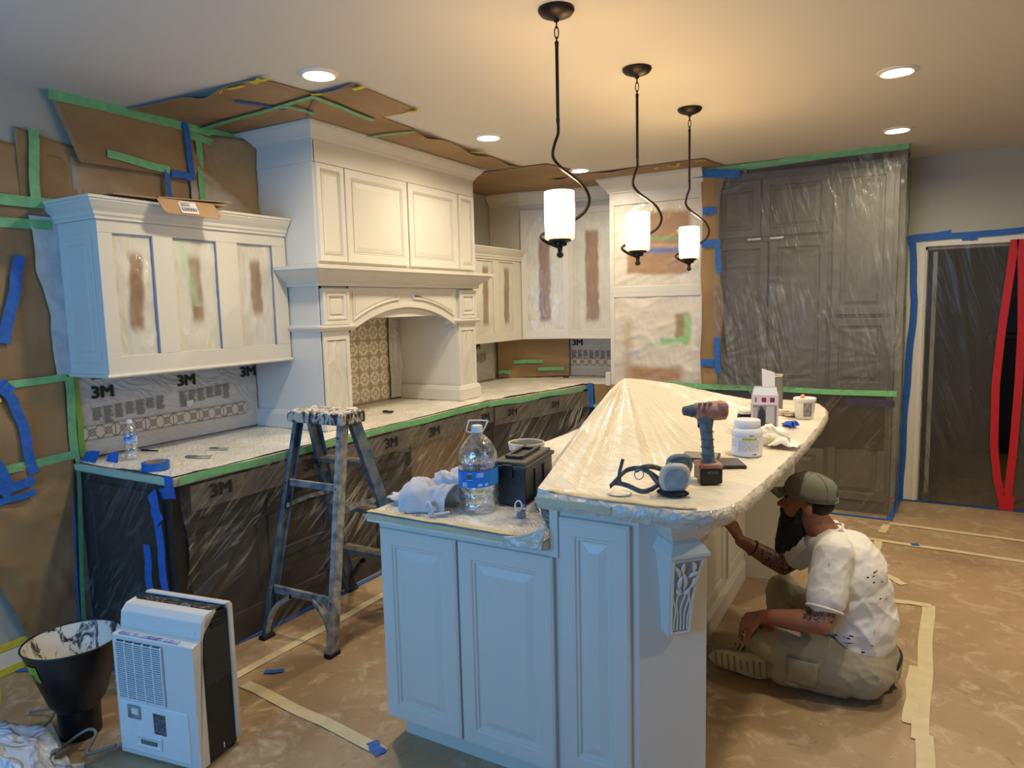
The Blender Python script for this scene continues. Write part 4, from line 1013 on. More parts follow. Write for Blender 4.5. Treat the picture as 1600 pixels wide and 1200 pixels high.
wt_(a, (2.60, 2.70), (2.62, 2.44), .035, 'bluetape', .06); wt_(a, (2.63, 2.425), (2.49, 2.425), .04, 'bluetape', .062); wt_(a, (2.46, 2.44), (2.47, 2.29), .03, 'bluetape', .062)
wt_(a, (2.14, 2.47), (2.48, 2.44), .04, 'greentape', .062)
tape(a, (-3.585, 2.50, 2.712), (-3.57, 2.62, 2.70), .035, 'bluetape', UP, 'blue_tape_strip')
a = thing('masking_paper', (XL, 2.35, 2.3), 'speckled oversprayed brown paper behind the cardboard on the left cabinet', 'masking paper', G)
wsheet([(1.98, 2.15), (2.68, 2.15), (2.68, 2.48), (1.98, 2.44)], kraft('speckled_masking_paper', .17, spray=(176, 160, 134)), a, n0=.006, seed=14)
a = thing('masking_paper', (XL, 2.85, 2.45), 'crumpled grey-dusted paper against the hood side above the left cabinet', 'masking paper', G)
wsheet([(2.62, 2.15), (3.0, 2.15), (3.0, 2.69), (2.62, 2.69)], 'kraft_spray', a, n0=.01, amp=.04, seed=15, lift=lambda u, v: .10*u**3)
wt_(a, (2.68, 2.66), (2.69, 2.25), .04, 'greentape', .05); wt_(a, (2.62, 2.655), (2.92, 2.635), .04, 'greentape', .05)
a = thing('masking_paper', (XL, 1.5, 1.7), 'tall brown paper panel left of the blue cabinet side, blue tape along its edge', 'masking paper', G)
wsheet([(1.2, 1.345), (1.868, 1.355), (1.872, 2.09), (1.2, 2.10)], kraft('paper_with_white_overspray', 0), a, seed=16, amp=.014, nu=40, nv=40)
# the pale dusted strip beside the cabinet
m = MB(FW()); zz_ = np.linspace(1.37, 2.13, 30)
m.grid([[(1.885-(.03+.05*(z-1.37)/.7+.07*fbm(z*5, 1, 2, 3))*k/5, .024+.008*fbm(z*12, k*.7, 2, 5), z) for z in zz_] for k in range(6)])
m.build('dusted_film_strip', simple('dusted_film', (182, 186, 188), .6, rgb2=(204, 206, 204), vs=14, bump=.4, bs=20), a, smooth='all', recalc=False)
wt_(a, (1.0, 2.09), (1.86, 2.09), .045, 'greentape', .026)
wt_(a, (1.70, 1.94), (1.672, 1.80), .05, 'bluetape', .034); wt_(a, (1.677, 1.82), (1.60, 1.54), .05, 'bluetape', .035)
a = thing('masking_paper', (XL, 1.6, 1.15), 'brown paper square beside the worktop end, framed by green tape', 'masking paper', G)
wsheet([(1.2, .96), (1.862, .965), (1.868, 1.36), (1.2, 1.35)], 'kraft', a, seed=17, amp=.02)
wt_(a, (1.2, 1.345), (1.86, 1.358), .035, 'greentape', .03); wt_(a, (1.868, 1.36), (1.862, .95), .04, 'greentape', .032)
wt_(a, (1.2, .955), (1.86, .972), .04, 'greentape', .034)
wt_(a, (1.56, 1.36), (1.61, 1.31), .06, 'bluetape', .036); wt_(a, (1.60, 1.30), (1.645, 1.16), .045, 'bluetape', .038); wt_(a, (1.64, 1.17), (1.665, .92), .045, 'bluetape', .039)
wt_(a, (1.50, 1.28), (1.56, 1.30), .05, 'yellowtape', .036, 'yellow_tape_strip')
a = thing('masking_paper', (XL, 1.6, .5), 'tall brown paper sheet below green tape, reaching the floor left of the cabinets', 'masking paper', G)
wsheet([(1.62, .01), (1.80, .01), (1.855, .965), (1.3, .965)], 'kraft', a, seed=18, amp=.03, nu=30, nv=50)
wt_(a, (1.50, 1.0), (1.56, .85), .07, 'bluetape', .05); wt_(a, (1.45, .87), (1.66, .89), .045, 'bluetape', .052); wt_(a, (1.865, .96), (1.815, .01), .02, 'greentape', .05)
wt_(a, (1.5, .82), (1.66, .835), .03, 'bluetape', .052)
a = thing('baseboard_tape', (XL, 1.3, .1), 'two yellow tape bands along the left baseboard', 'tape')
for z in (.135, .02):
    tape(a, (XL+.018, .9, z), (XL+.018, 1.60, z), .035, 'yellowtape', UP, 'yellow_tape_strip', seg=6)

# cardboard on the left cabinet
cb = thing('cardboard_box', (-3.40, 2.15, 2.205), 'flattened cardboard box on top of the left cabinet, shipping label flap hanging forward', 'cardboard')
kb = MB(); kb.add([(-3.60, 1.90, 2.206), (-3.19, 1.93, 2.214), (-3.17, 2.52, 2.222), (-3.58, 2.56, 2.214)], [(0, 1, 2, 3)]); kb.build('panel', 'kraftbox', cb, solid=.005, recalc=False)
kb = MB(); kb.add([(-3.20, 2.16, 2.226), (-3.16, 2.55, 2.24), (-3.40, 2.62, 2.262), (-3.44, 2.2, 2.235)], [(0, 1, 2, 3)]); kb.build('folded_panel', 'kraftbox', cb, solid=.005, recalc=False)
kb = MB(); kb.add([(-3.175, 2.13, 2.212), (-3.155, 2.43, 2.214), (-3.128, 2.455, 2.150), (-3.128, 2.44, 2.138), (-3.150, 2.17, 2.142), (-3.155, 2.15, 2.155)], [(0, 1, 2, 3, 4, 5)]); fl = kb.build('flap', 'kraftbox', cb, solid=.004, recalc=False)
lb = MB(); P_ = lambda s, t: tuple(Vector((-3.170, 2.235, 2.205)).lerp(Vector((-3.160, 2.325, 2.205)), s)+Vector((.024, .004, -.058))*t+Vector((.007, 0, .004)))
lb.add([P_(0, 0), P_(1, 0), P_(1, 1), P_(0, 1)], [(0, 1, 2, 3)]); lb.build('shipping_label', 'offw', cb, recalc=False)
lb = MB()
for k in range(16):
    s0 = .08+k*.054; lb.add([tuple(Vector(P_(s, t))+Vector((.001, 0, .0005))) for s, t in ((s0, .5), (s0+.02+.014*(k % 3 == 0), .5), (s0+.02+.014*(k % 3 == 0), .82), (s0, .82))], [(0, 1, 2, 3)])
for t in (.12, .24, .34): lb.add([tuple(Vector(P_(s, t2))+Vector((.001, 0, .0005))) for s, t2 in ((.08, t), (.6, t), (.6, t+.05), (.08, t+.05))], [(0, 1, 2, 3)])
o = lb.build('label_print', 'ink', cb, recalc=False); o['kind'] = 'stuff'

# ================================================================== doorway: zip door, blue tape, pole
zd = thing('zip_door_sheeting', (.8, YF-.02, 0), 'dark-looking clear sheeting closing the doorway, with a red zipper', 'plastic sheeting')
ZC = [(.650, 2.055), (.632, 1.8), (.600, 1.4), (.580, .97), (.590, .5), (.62, .25), (.665, .05)]
ZR = [(.690, 2.055), (.705, 1.8), (.722, 1.4), (.722, .97), (.712, .5), (.70, .25), (.690, .05)]
def zx(T, z): return np.interp(-z, [-p[1] for p in T], [p[0] for p in T])
for side in (0, 1):
    rows = []
    for j in range(60):
        z = .01+2.03*j/59; x0, x1 = (DX0+.01, float(zx(ZC, z))) if side == 0 else (float(zx(ZR, z)), DX1-.01)
        rows.append([(x0+(x1-x0)*i/40, .02+.022*float(ridge((x0+(x1-x0)*i/40)*9+z*1.5, z*.9, 2, 81))*sin(pi*min(1, i/40+.05)), z) for i in range(41)])
    MB(FB()).grid(rows).build('film_sheet', 'film_door', zd, smooth='all', recalc=False)
for T in (ZC, ZR):
    m = MB(FB()); pts = [(x, z) for x, z in T]; hw = .026
    m.grid([[(x-hw, .035, z), (x-hw, .042, z), (x+hw, .042, z), (x+hw, .035, z)] for x, z in pts], closed=True); m.build('zipper_strip', 'redzip', zd)
MB(FB()).box((.640, .034, .0), (.735, .044, .12)).build('zipper_foot', 'redzip', zd)
bt = thing('door_frame_tape', (.0, YF-.03, 1), 'blue tape run up and over the white doorway casing', 'tape')
FBv = (0, -1, 0)
for a, b, wd in (((-.03, .0), (-.02, .6), .055), ((-.02, .6), (.0, 1.15), .05), ((.0, 1.15), (.022, 1.6), .05), ((.022, 1.6), (-.01, 2.12), .05), ((-.05, 2.10), (.85, 2.125), .045), ((.85, 2.125), (1.8, 2.12), .045), ((-.04, 2.115), (.25, 2.14), .03), ((.32, 2.085), (.42, 2.085), .03)):
    tape(bt, (a[0], YF-.030, a[1]), (b[0], YF-.030, b[1]), wd, 'bluetape', FBv, 'blue_tape_strip', seg=6, jag=.003)
pl = thing('spring_pole', (.155, YF+.05, 0), 'white dust-barrier pole standing inside the left of the doorway', 'pole')
MB().box((.140, YF+.03, .07), (.172, YF+.06, 2.0)).build('pole', 'trim', pl, bevel=.004)
MB().box((.132, YF+.02, 0), (.180, YF+.07, .07)).build('foot', 'alu', pl, bevel=.004)
hc = thing('hall_cabinet', (1.0, YF+2.6, 0), 'dark cabinet glimpsed through the open zipper slit', 'cabinet')
MB().box((.6, YF+2.3, 0), (1.5, YF+2.8, 1.2)).build('body', 'black', hc, bevel=.01)
MB().box((.58, YF+2.28, 1.2), (1.52, YF+2.82, 1.24)).build('top', 'dark_cab', hc)

# ================================================================== island
il = thing('kitchen_island', (-1.2, 3.1, 0), 'two-level kitchen island, pale blue in window light, raised panel doors and corner post', 'kitchen island')
IY = 1.945
MB().box((-1.70, IY, .10), (-.985, 4.08, .872)).build('body', 'cab', il)
MB().box((-1.665, IY+.055, 0), (-.90, 4.03, .10)).build('toe_kick', 'cab', il)
fi = ((0, IY, 0), (1, 0), (0, -1))
IR = [(0, 0), (0, .017), (.0025, .0195), (.006, .0195), (.008, .0215), (.055, .0215), (.059, .0165), (.066, .0165), (.070, .0105), (.076, .0105), (.103, .0175), (.107, .0175)]
for a, b in ((-1.690, -1.349), (-1.341, -.972)):
    d = MB(fi).rect(a, b, .105, .845, IR).build('door', 'cab', il)
post = [(-.985, IY), (-.690, IY), (-.525, IY+.165), (-.60, IY+.24), (-.82, IY+.36), (-.82, 4.20), (-.985, 4.20)]
MB().prism(post, 0, 1.03).build('bar_wall', 'cab', il, bevel=.002)
MB(fi).rect(-.948, -.712, .13, .985, IR).build('end_panel', 'cab', il)
MB(fi).box((-.985, 0, .845), (-.955, .012, 1.03)).build('corner_stile', 'cab', il, bevel=.002)
MB(fi).box((-1.70, 0, .845), (-.96, .008, .872)).build('top_rail', 'cab', il, bevel=.002)
# seating side panels
fsd = ((-.82, 0, 0), (0, 1), (1, 0))
for a, b in ((2.42, 3.0), (3.06, 3.62), (3.70, 4.12)):
    MB(fsd).rect(a, b, .16, .98, [(0, 0), (0, .012), (.045, .012), (.05, .004), (.06, .004), (.08, .010)]).build('side_panel', 'cab', il)
MB().sweep([(-.82, IY+.37), (-.82, 4.15)], [(0, 0), (.016, 0), (.016, .10), (.008, .12), (0, .125)], side=1).build('baseboard', 'cab', il)
MB().prism([(-.82, 4.17), (-.56, 4.22), (-.56, 4.27), (-.82, 4.27)], 0, 1.03).build('end_wing', 'cab', il, bevel=.002)
# corbel on the angled post
sq = math.sqrt(.5); MX, MY = (-.690-.525)/2, IY+.0825
fc = ((MX-.004, MY-.004, 0), (sq, sq), (sq, -sq))
cb_ = MB(fc)
prof = [(.645, .050), (.66, .050), (.72, .056), (.78, .066), (.84, .080), (.885, .096), (.915, .108)]
wdt = [(.036), (.036), (.039), (.042), (.047), (.053), (.058)]
rows = [[(-w_, 0, z), (-w_, n_, z), (w_, n_, z), (w_, 0, z)] for (z, n_), w_ in zip(prof, wdt)]
cb_.grid(rows, closed=True); b_ = len(cb_.v)-4*len(rows); cb_.f += [(b_, b_+1, b_+2, b_+3), tuple(b_+4*(len(rows)-1)+k for k in (3, 2, 1, 0))]; cb_.mi += [0, 0]
corb = cb_.build('corbel', 'cab', il)
cp_ = MB(fc)
for (w0, n0, z0), (w1, n1, z1) in (((.064, .116, .912), (.064, .116, .921)), ((.064, .116, .921), (.046, .092, .95)), ((.042, .088, .948), (.042, .088, .955)), ((.044, .09, .955), (.072, .13, 1.0)), ((.075, .135, 1.0), (.078, .14, 1.03))):
    cp_.add([(-w0, 0, z0), (w0, 0, z0), (w0, n0, z0), (-w0, n0, z0), (-w1, 0, z1), (w1, 0, z1), (w1, n1, z1), (-w1, n1, z1)], [(0, 3, 2, 1), (4, 5, 6, 7), (0, 1, 5, 4), (1, 2, 6, 5), (2, 3, 7, 6), (3, 0, 4, 7)])
cp_.build('corbel_cap', 'cab', il)
# carved face: raised border, vines and leaves
nf = lambda z: float(np.interp(z, [p[0] for p in prof], [p[1] for p in prof])); wf_ = lambda z: float(np.interp(z, [p[0] for p in prof], wdt))
cv = MB(fc)
for s in (-1, 1): cv.tube([(s*(wf_(z)-.007), nf(z)+.001, z) for z in np.linspace(.655, .905, 12)], .005, 6)
cv.tube([(-(wf_(.905)-.006), nf(.905)+.001, .903), ((wf_(.905)-.006), nf(.905)+.001, .903)], .005, 6); cv.tube([(-.03, nf(.655), .655), (.03, nf(.655), .655)], .004, 6)
cv.build('carved_border', 'cab', corb, smooth=True)
cv = MB(fc)
for k in range(5):
    x0 = -.022+.011*k; cv.tube([(x0+(.012*sin((z-.66)*38+k*1.3))*min(1, max(0, (z-.70)*12)), nf(z)+.002, z) for z in np.linspace(.665, .80, 16)], .0028, 6)
for k, (x0, z0, ang, L) in enumerate(((-.012, .80, 115, .055), (.0, .80, 75, .07), (.018, .80, 60, .075), (-.02, .845, 95, .05), (.01, .84, 50, .05), (.022, .86, 75, .04), (-.01, .86, 120, .035), (0, .785, 20, .03), (-.005, .785, 160, .028))):
    pts = []
    for q in range(9):
        s = q/8; a_ = rad(ang+30*s*(1 if k % 2 else -1)); pts.append((x0+L*s*cos(a_), 0, z0+L*s*sin(a_)))
    lim = [(max(-wf_(min(z, .9))+.014, min(wf_(min(z, .9))-.014, x)), nf(min(z, .89))+.003, min(z, .893)) for x, _, z in pts]
    cv.tube(lim, [.0015+.006*sin(pi*min(1, s_/8*1.0+.05)) for s_ in range(9)], 6)
cv.build('carved_foliage', 'cab', corb, smooth=True)
g = MB(fc)
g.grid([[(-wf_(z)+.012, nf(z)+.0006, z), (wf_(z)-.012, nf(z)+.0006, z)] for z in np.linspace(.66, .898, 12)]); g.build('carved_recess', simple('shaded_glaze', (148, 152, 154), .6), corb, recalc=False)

lc = MB().prism([(-1.725, 1.895), (-.985, 1.895), (-.985, 4.12), (-1.725, 4.12)], .873, .903).build('island_worktop', 'trim', bevel=.005)
tag(lc, 'lower island worktop with masked front edge, holding towels and water jug', 'worktop')
m = MB(); rows = []
for i in range(40):
    rows.append([(-1.722+.735*i/39, 1.90+2.2*j/99, .9045+.005*float(ridge((-1.722+.735*i/39)*7+j*.05, j*.14, 2, 91))) for j in range(100)])
lff = thing('island_film', (-1.35, 3.0, .904), 'crinkled masking film over the lower island worktop', 'plastic film')
m.grid(rows).build('film_sheet', 'film_top', lff, smooth='all', recalc=False)
tape(lff, (-1.722, 1.908, .911), (-1.03, 1.908, .911), .03, 'creamtape', U, 'masking_tape_strip', seg=12)
tape(lff, (-1.727, 1.892, .894), (-1.0, 1.892, .894), .016, 'creamtape', (0, -1, 0), 'masking_tape_strip', seg=12, jag=.001)
BO = [(-.995, 1.878), (-.80, 1.868), (-.62, 1.862), (-.53, 1.866), (-.47, 1.895), (-.435, 1.95), (-.415, 2.03), (-.392, 2.3), (-.372, 2.7), (-.358, 3.1), (-.352, 3.5), (-.356, 3.78), (-.375, 3.98), (-.43, 4.17), (-.53, 4.27), (-.70, 4.28), (-.86, 4.22), (-.985, 4.12)]
bt_ = MB().prism(BO, 1.032, 1.068).build('bar_top', 'trim', bevel=.006)
tag(bt_, 'long raised bar top with rounded ends on the island', 'countertop')
# the draped sheet: cone from the tap's peak out to the bar outline and down to the lower worktop
PK = np.array((-1.215, 3.24, 1.283))
def densify(P, n):
    P = [np.array(p, float) for p in P]; L = [0]
    for a_, b_ in zip(P[:-1], P[1:]): L.append(L[-1]+np.linalg.norm(b_-a_))
    return [np.array([np.interp(s, L, [p[k] for p in P]) for k in range(len(P[0]))]) for s in np.linspace(0, L[-1], n)]
outl = [(x, y, 1.071, .7) for x, y in BO]
for i, (x, y, z, p) in enumerate(outl):
    pw = 1.02 if i < 1 else (.78 if i < 3 else (.62 if i < 12 else .75)); outl[i] = (x, y, z, pw)
bar_pts = densify(outl, 260)
hem = densify([(-.985, 4.12, 1.07, .9), (-1.2, 4.08, .93, .95), (-1.45, 3.9, .913, .95), (-1.52, 3.5, .913, .95), (-1.47, 3.0, .913, .95), (-1.32, 2.5, .913, 1.0), (-1.14, 2.15, .913, 1.0), (-1.03, 1.97, .93, 1.02), (-.995, 1.878, 1.071, 1.02)], 90)[1:-1]
loop = bar_pts+hem; NL = len(loop); NR = 46; rows = []
for k in range(NR+1):
    t = k/NR; t = t**1.15; r = []
    for i, b in enumerate(loop):
        on_bar = i < len(bar_pts); ii = i*.5
        x = PK[0]+(b[0]-PK[0])*t; y = PK[1]+(b[1]-PK[1])*t
        q = t/b[3]; e = .10; h = max(0.0, 1-(math.sqrt(q*q+e*e)-e)*1.04)**1.08 if q < 1.2 else 0.0
        z = b[2]+(PK[2]-b[2])*h
        if on_bar and x > -.98: z = max(z, 1.0715)
        if not on_bar: z = max(z, .910)
        th = i/NL*2*pi
        env = math.sin(pi*min(1, t*1.05))**.8*min(1, t*5)
        z += env*(.024 if (not on_bar or i > 150 or i < 24) else .006)*(float(ridge(th*16, t*1.1, 2, 95))-.3)
        z += .0022*float(ridge(x*9+y*3, y*7-x*3, 2, 97))*(t > .5)
        if t < .03: z = PK[2]
        r.append((x, y, z-.012*math.exp(-(t/.03)**2)*0))
    rows.append(r)
skirt = [list(rows[-1])]; ctr = loop; cx = sum(b[0] for b in loop)/NL; cy = sum(b[1] for b in loop)/NL
for dz, out in ((.001, .002), (-.006, .008), (-.012, .012), (-.018, .013), (-.024, .014), (-.030, .013), (-.036, .010), (-.042, .006), (-.050, .002)):
    r = []
    for i, b in enumerate(loop):
        if i < len(bar_pts):
            j0, j1 = bar_pts[max(0, i-1)], bar_pts[min(len(bar_pts)-1, i+1)]; tx, ty = j1[0]-j0[0]+1e-9, j1[1]-j0[1]; L = math.hypot(tx, ty)
            w_ = .007*float(ridge(i*.8+dz*60, dz*110+i*.2, 2, 98))-.004; r.append((b[0]+ty/L*(out+w_), b[1]-tx/L*(out+w_), 1.071+dz))
        else: r.append((b[0]-.004*dz, b[1], max(.906, b[2]-.0+dz*.1)))
    skirt.append(r)
ds = thing('draped_sheet', (-1.0, 3.0, .95), 'creamy plastic sheet draped over the sink tap and bar, rising to a peak', 'plastic sheeting')
m = MB(); m.grid(rows, closed=True); m.build('film_sheet', 'film_bar', ds, smooth='all', recalc=False)
m = MB(); m.grid([r_[:len(bar_pts)] for r_ in skirt]); m.build('edge_film', 'film_edge', ds, smooth='all', recalc=False)
for a_, b_ in (((-.985, 1.888), (-.62, 1.872)), ((-.62, 1.872), (-.50, 1.895))): tape(ds, (*a_, 1.078), (*b_, 1.078), .02, 'creamtape', U, 'masking_tape_strip', seg=8, jag=.002)
tape(ds, (-.995, 1.858, 1.052), (-.74, 1.850, 1.052), .018, 'creamtape', (0, -1, 0), 'masking_tape_strip', seg=8, jag=.001)
fc_ = thing('faucet', (-1.215, 3.24, .904), 'tall sink tap hidden under the peak of the draped sheet', 'faucet')
MB().tube(smooth_path([(-1.215, 3.26, .905), (-1.215, 3.26, 1.15), (-1.215, 3.25, 1.24), (-1.215, 3.21, 1.262), (-1.215, 3.17, 1.235), (-1.215, 3.16, 1.18)], 4), .013, 10).build('spout', 'steel', fc_, smooth=True)
MB().lathe([(.03, .905), (.03, .915), (.018, .93), (.018, .96)], (-1.215, 3.26, 0), 16).build('base', 'steel', fc_, smooth=True)
# gathered film in the notch between the two levels
nt = thing('gathered_film', (-1.03, 1.93, .91), 'gathered end of blue-lit film tucked between low worktop and bar', 'plastic film')
m = MB(); rows = []
for i in range(14):
    u = i/13; rows.append([(-1.17+.16*u+.01*sin(j), 1.89+.0*j+.02*(1-u), .895+(.10*u**2)*(1-j/7)+.008*float(ridge(u*5+j*.6, j*.4, 1, 3))-.012*j/7) for j in range(8)])
m = MB()
rows = [[(-1.13+.142*(i/13), 1.886-.006*float(ridge(i*.4, j*.5, 1, 5))+.03*(i/13)*(1-j/9), (.908+.045*(i/13)**2.0)*(1-j/9)+(.876+.006*(i/13))*(j/9)) for j in range(10)] for i in range(14)]
m.grid(rows).build('film_sheet', 'film_edge', nt, smooth='all', solid=.001, recalc=False)

# ================================================================== things on the left worktop
t = thing('water_bottle', (-3.37, 2.02, .94), 'small clear water bottle with blue label on the left worktop', 'bottle')
c = (-3.37, 2.02, .938)
MB().lathe([(.026, 0), (.031, .006), (.0315, .03), (.029, .034), (.0315, .038), (.0315, .055), (.029, .06), (.0315, .065), (.0315, .12), (.030, .135), (.016, .168), (.0125, .175), (.0125, .184)], c, 20).build('bottle_body', 'pet', t, smooth=True)
MB().lathe([(.0140, .182), (.0145, .198), (.0005, .199)], c, 16).build('cap', 'white', t, smooth=True)
MB().lathe([(.0323, .085), (.0323, .118)], c, 24, cap=False).build('label', simple('blue_white_label', (196, 212, 232), .4, rgb2=(40, 96, 170), vs=28), t, smooth=True)
t = thing('tape_roll', (-3.03, 1.915, .94), 'roll of blue painters tape lying on the left worktop corner', 'tape roll')
MB().lathe([(.042, 0), (.060, 0), (.060, .036), (.042, .036), (.042, 0)], (-3.03, 1.925, .938), 28, cap=False).build('tape_band', 'bluetape', t, smooth=True)
MB().lathe([(.038, .001), (.042, .001), (.042, .037), (.038, .037), (.038, .001)], (-3.03, 1.925, .938), 28, cap=False).build('core', 'kraftbox', t, smooth=True)
def flatbit(name, loc, ang, L, W_, T_, mat, label, cat, tip=0):
    t = thing(name, loc, label, cat); u = (cos(ang), sin(ang)); n = (sin(ang), -cos(ang)); fr = (loc, u, n)
    MB(fr).prism([(-L/2, -W_/2), (L/2, -W_/2*(1-tip)), (L/2, W_/2*(1-tip)), (-L/2, W_/2)], .001, T_).build('blade', mat, t, bevel=.0008)
    MB(fr).box((-L/2, -W_/2*.9, T_), (-L*.1, W_/2*.9, T_+.003)).build('grip', 'inkg' if mat != 'ink' else 'ink', t)
    return t
flatbit('pencil', (-3.44, 2.16, .942), .3, .10, .012, .008, 'ink', 'short dark pencil behind the water bottle', 'pencil', .6)
flatbit('putty_knife', (-3.07, 2.18, .942), .5, .13, .030, .004, 'alu', 'thin grey putty blade on the worktop, nearer of the pair', 'putty knife')
flatbit('putty_knife', (-3.15, 2.36, .942), .4, .10, .030, .004, 'alu', 'thin grey putty blade on the worktop, farther of the pair', 'putty knife')
flatbit('sanding_block', (-3.12, 3.70, .942), .2, .07, .03, .012, 'ink', 'small dark sanding block on the worktop under the hood', 'sanding block')
flatbit('sponge', (-2.92, 6.15, .945), .2, .05, .04, .02, 'ink', 'small dark wad on the far worktop corner', 'wad')

# ================================================================== things on the lower island worktop
LZ = .912
def crumple(name, c, r, seed, mat, parent, nu=44, nv=30, amp=.35, flat=.02, freq=3.2, rot=0):
    rows = []
    for i in range(nv+1):
        a = pi*i/nv; row = []
        for j in range(nu):
            b = 2*pi*j/nu; d = Vector((sin(a)*cos(b), sin(a)*sin(b), cos(a)))
            k = 1+amp*(2*float(ridge(d.x*freq*.5+d.z+9, d.y*freq*.5+d.z*.7+9, 2, seed))-1)+amp*.5*(float(fbm(d.x*freq+5, d.y*freq-d.z*freq+5, 2, seed+1))-.5)
            p = Vector((d.x*r[0]*k, d.y*r[1]*k, d.z*r[2]*k)); p = Matrix.Rotation(rot, 3, 'Z') @ p
            z = c[2]+r[2]+p.z
            if z < c[2]+flat*.1: z = c[2]+.001
            row.append((c[0]+p.x, c[1]+p.y, z))
        rows.append(row)
    return MB().grid(rows, closed=True).build(name, mat, parent, smooth='all', recalc=False)
t = thing('towel', (-1.53, 2.02, LZ), 'crumpled pale towel piled at the left end of the lower island worktop', 'towel')
# folded towel: an arching roll plus tucked tail
rows = []
for i in range(40):
    s = i/39
    rows.append([])
    for j in range(30):
        v = j/29; a = pi*1.15*v-.2
        R_ = .058+.012*sin(s*7)+.010*float(ridge(s*4, v*3, 2, 5)); x = -1.635+.20*s; 
        rows[-1].append((x+.03*cos(a)*(1-s), 2.02+.05*s-R_*1.25*cos(a), LZ+.006+max(0, R_*1.35*sin(a))*(1-.25*abs(2*s-1)**2)+.012*float(ridge(s*5+v*2, v*5, 2, 9))*sin(pi*v)))
MB().grid(rows).build('folded_roll', 'cloth', t, smooth='all', solid=.006, recalc=False)
crumple('bunched_cloth', (-1.50, 2.13, LZ), (.085, .07, .062), 12, 'cloth', t, amp=.28)
crumple('cloth_tail', (-1.67, 2.06, LZ), (.06, .045, .018), 14, 'cloth', t, amp=.35)
pts = smooth_path([(-1.50, 1.965, LZ+.03), (-1.475, 1.95, LZ+.045), (-1.46, 1.945, LZ+.02), (-1.475, 1.95, LZ+.008), (-1.45, 1.96, LZ+.006), (-1.41, 1.985, LZ+.012)], 5)
MB().tube(pts, [.010]*len(pts), 8, flat=.5).build('rolled_hem', 'cloth', t, smooth='all')

t = thing('water_jug', (-1.358, 2.10, LZ), 'large clear water jug with blue label and white carry handle', 'jug')
c = (-1.358, 2.10, LZ)
jug = [(.040, .004), (.064, 0), (.071, .008), (.0725, .03), (.069, .036), (.0725, .044), (.0725, .062), (.069, .068), (.0725, .075), (.0725, .098), (.0715, .10), (.0715, .168), (.0735, .172), (.0735, .19), (.069, .215), (.056, .243), (.036, .268), (.021, .281), (.018, .288), (.018, .296)]
MB().lathe(jug, c, 40, cap=False).build('bottle_body', 'pet', t, smooth=True)
MB().lathe([(.0005, .006), (.060, .006), (.068, .012), (.0705, .06), (.0705, .17), (.0705, .182), (.0005, .182)], c, 32, cap=False).build('water', 'water', t, smooth=True)
nl, nh = 90, 30
A_, Z_ = np.meshgrid(np.linspace(0, 2*pi, nl), np.linspace(.098, .158, nh), indexing='ij')
lb = MB(); lb.grid([[(c[0]+.0735*cos(A_[i, j]), c[1]+.0735*sin(A_[i, j]), c[2]+Z_[i, j]+.004*sin(A_[i, j]*1.0+1)) for j in range(nh)] for i in range(nl)])
col = np.tile(np.array(lin((16, 112, 200))), (nl, nh, 1)); deg = np.degrees(A_) % 360
def blk(a0, a1, z0, z1, rgb, pat=None):
    k = (deg > a0) & (deg < a1) & (Z_ > z0) & (Z_ < z1)
    if pat is not None: k &= pat
    col[k] = lin(rgb)
blk(268, 286, .125, .150, (200, 206, 210)); blk(269, 285, .127, .148, (60, 90, 60), (np.floor(deg*1.5).astype(int) % 2 == 0))
blk(254, 270, .102, .118, (210, 218, 226)); blk(256, 268, .104, .115, (90, 120, 150), (np.floor(Z_*700).astype(int) % 2 == 0))
blk(296, 318, .135, .150, (190, 214, 240), (np.floor(Z_*500).astype(int) % 2 == 0)); blk(232, 246, .12, .15, (80, 150, 220), (np.floor(Z_*450).astype(int) % 2 == 0)); blk(300, 330, .104, .112, (170, 205, 240), (np.floor(deg*.6).astype(int) % 2 == 0))
lb.c = col.reshape(-1, 3); lb.build('label', 'print', t, smooth='all', recalc=False)
MB().lathe([(.0195, .288), (.0205, .292), (.0195, .312), (.017, .3135), (.0005, .3135)], c, 24).build('cap', 'white', t, smooth=True)
pts = [Vector(c)+RV*a+Vector((0, 0, z)) for a, z in ((-.018, .287), (-.034, .289), (-.038, .296), (-.030, .326), (-.022, .331), (.034, .329), (.038, .322), (.022, .292), (.018, .287))]
MB().tube(smooth_path(pts, 3), .0026, 8).build('carry_handle', 'white', t, smooth=True)

t = thing('ammo_box', (-1.30, 2.33, LZ), 'black plastic ammo box with carry-handle lid behind the water jug', 'box')
fa = ((-1.305, 2.345, LZ), (-.14, .99), (.99, .14))           # u along its length, n across
MB(fa).box((-.155, -.068, 0), (.155, .068, .135)).build('body', 'black', t, bevel=.004)
for s in (-1, 1): MB(fa).box((s*.05-.012, .066, .03), (s*.05+.012, .074, .12)).build('side_rib', 'black', t, bevel=.002)
MB(fa).box((-.163, -.076, .135), (.163, .076, .150)).build('lid_rim', simple('dusty_black_plastic', (58, 56, 53), .6, var=.3, vs=25), t, bevel=.003)
MB(fa).box((-.150, -.064, .150), (.150, .064, .163)).build('lid', simple('dusty_black_lid', (92, 88, 80), .7, var=.3, vs=25), t, bevel=.003)
MB(fa).box((-.06, -.022, .163), (.07, .022, .1645)).build('handle_recess', 'ink', t)
q = MB(fa); q.box((-.10, -.032, .163), (-.065, .032, .175)); q.box((.075, -.032, .163), (.11, .032, .175)); q.box((-.10, -.036, .167), (.11, -.024, .177)); q.box((-.10, .024, .167), (.11, .036, .177)); q.build('carry_handle', 'black', t, bevel=.002)
MB(fa).box((-.170, -.02, .105), (-.158, .02, .155)).build('latch', 'black', t, bevel=.002)

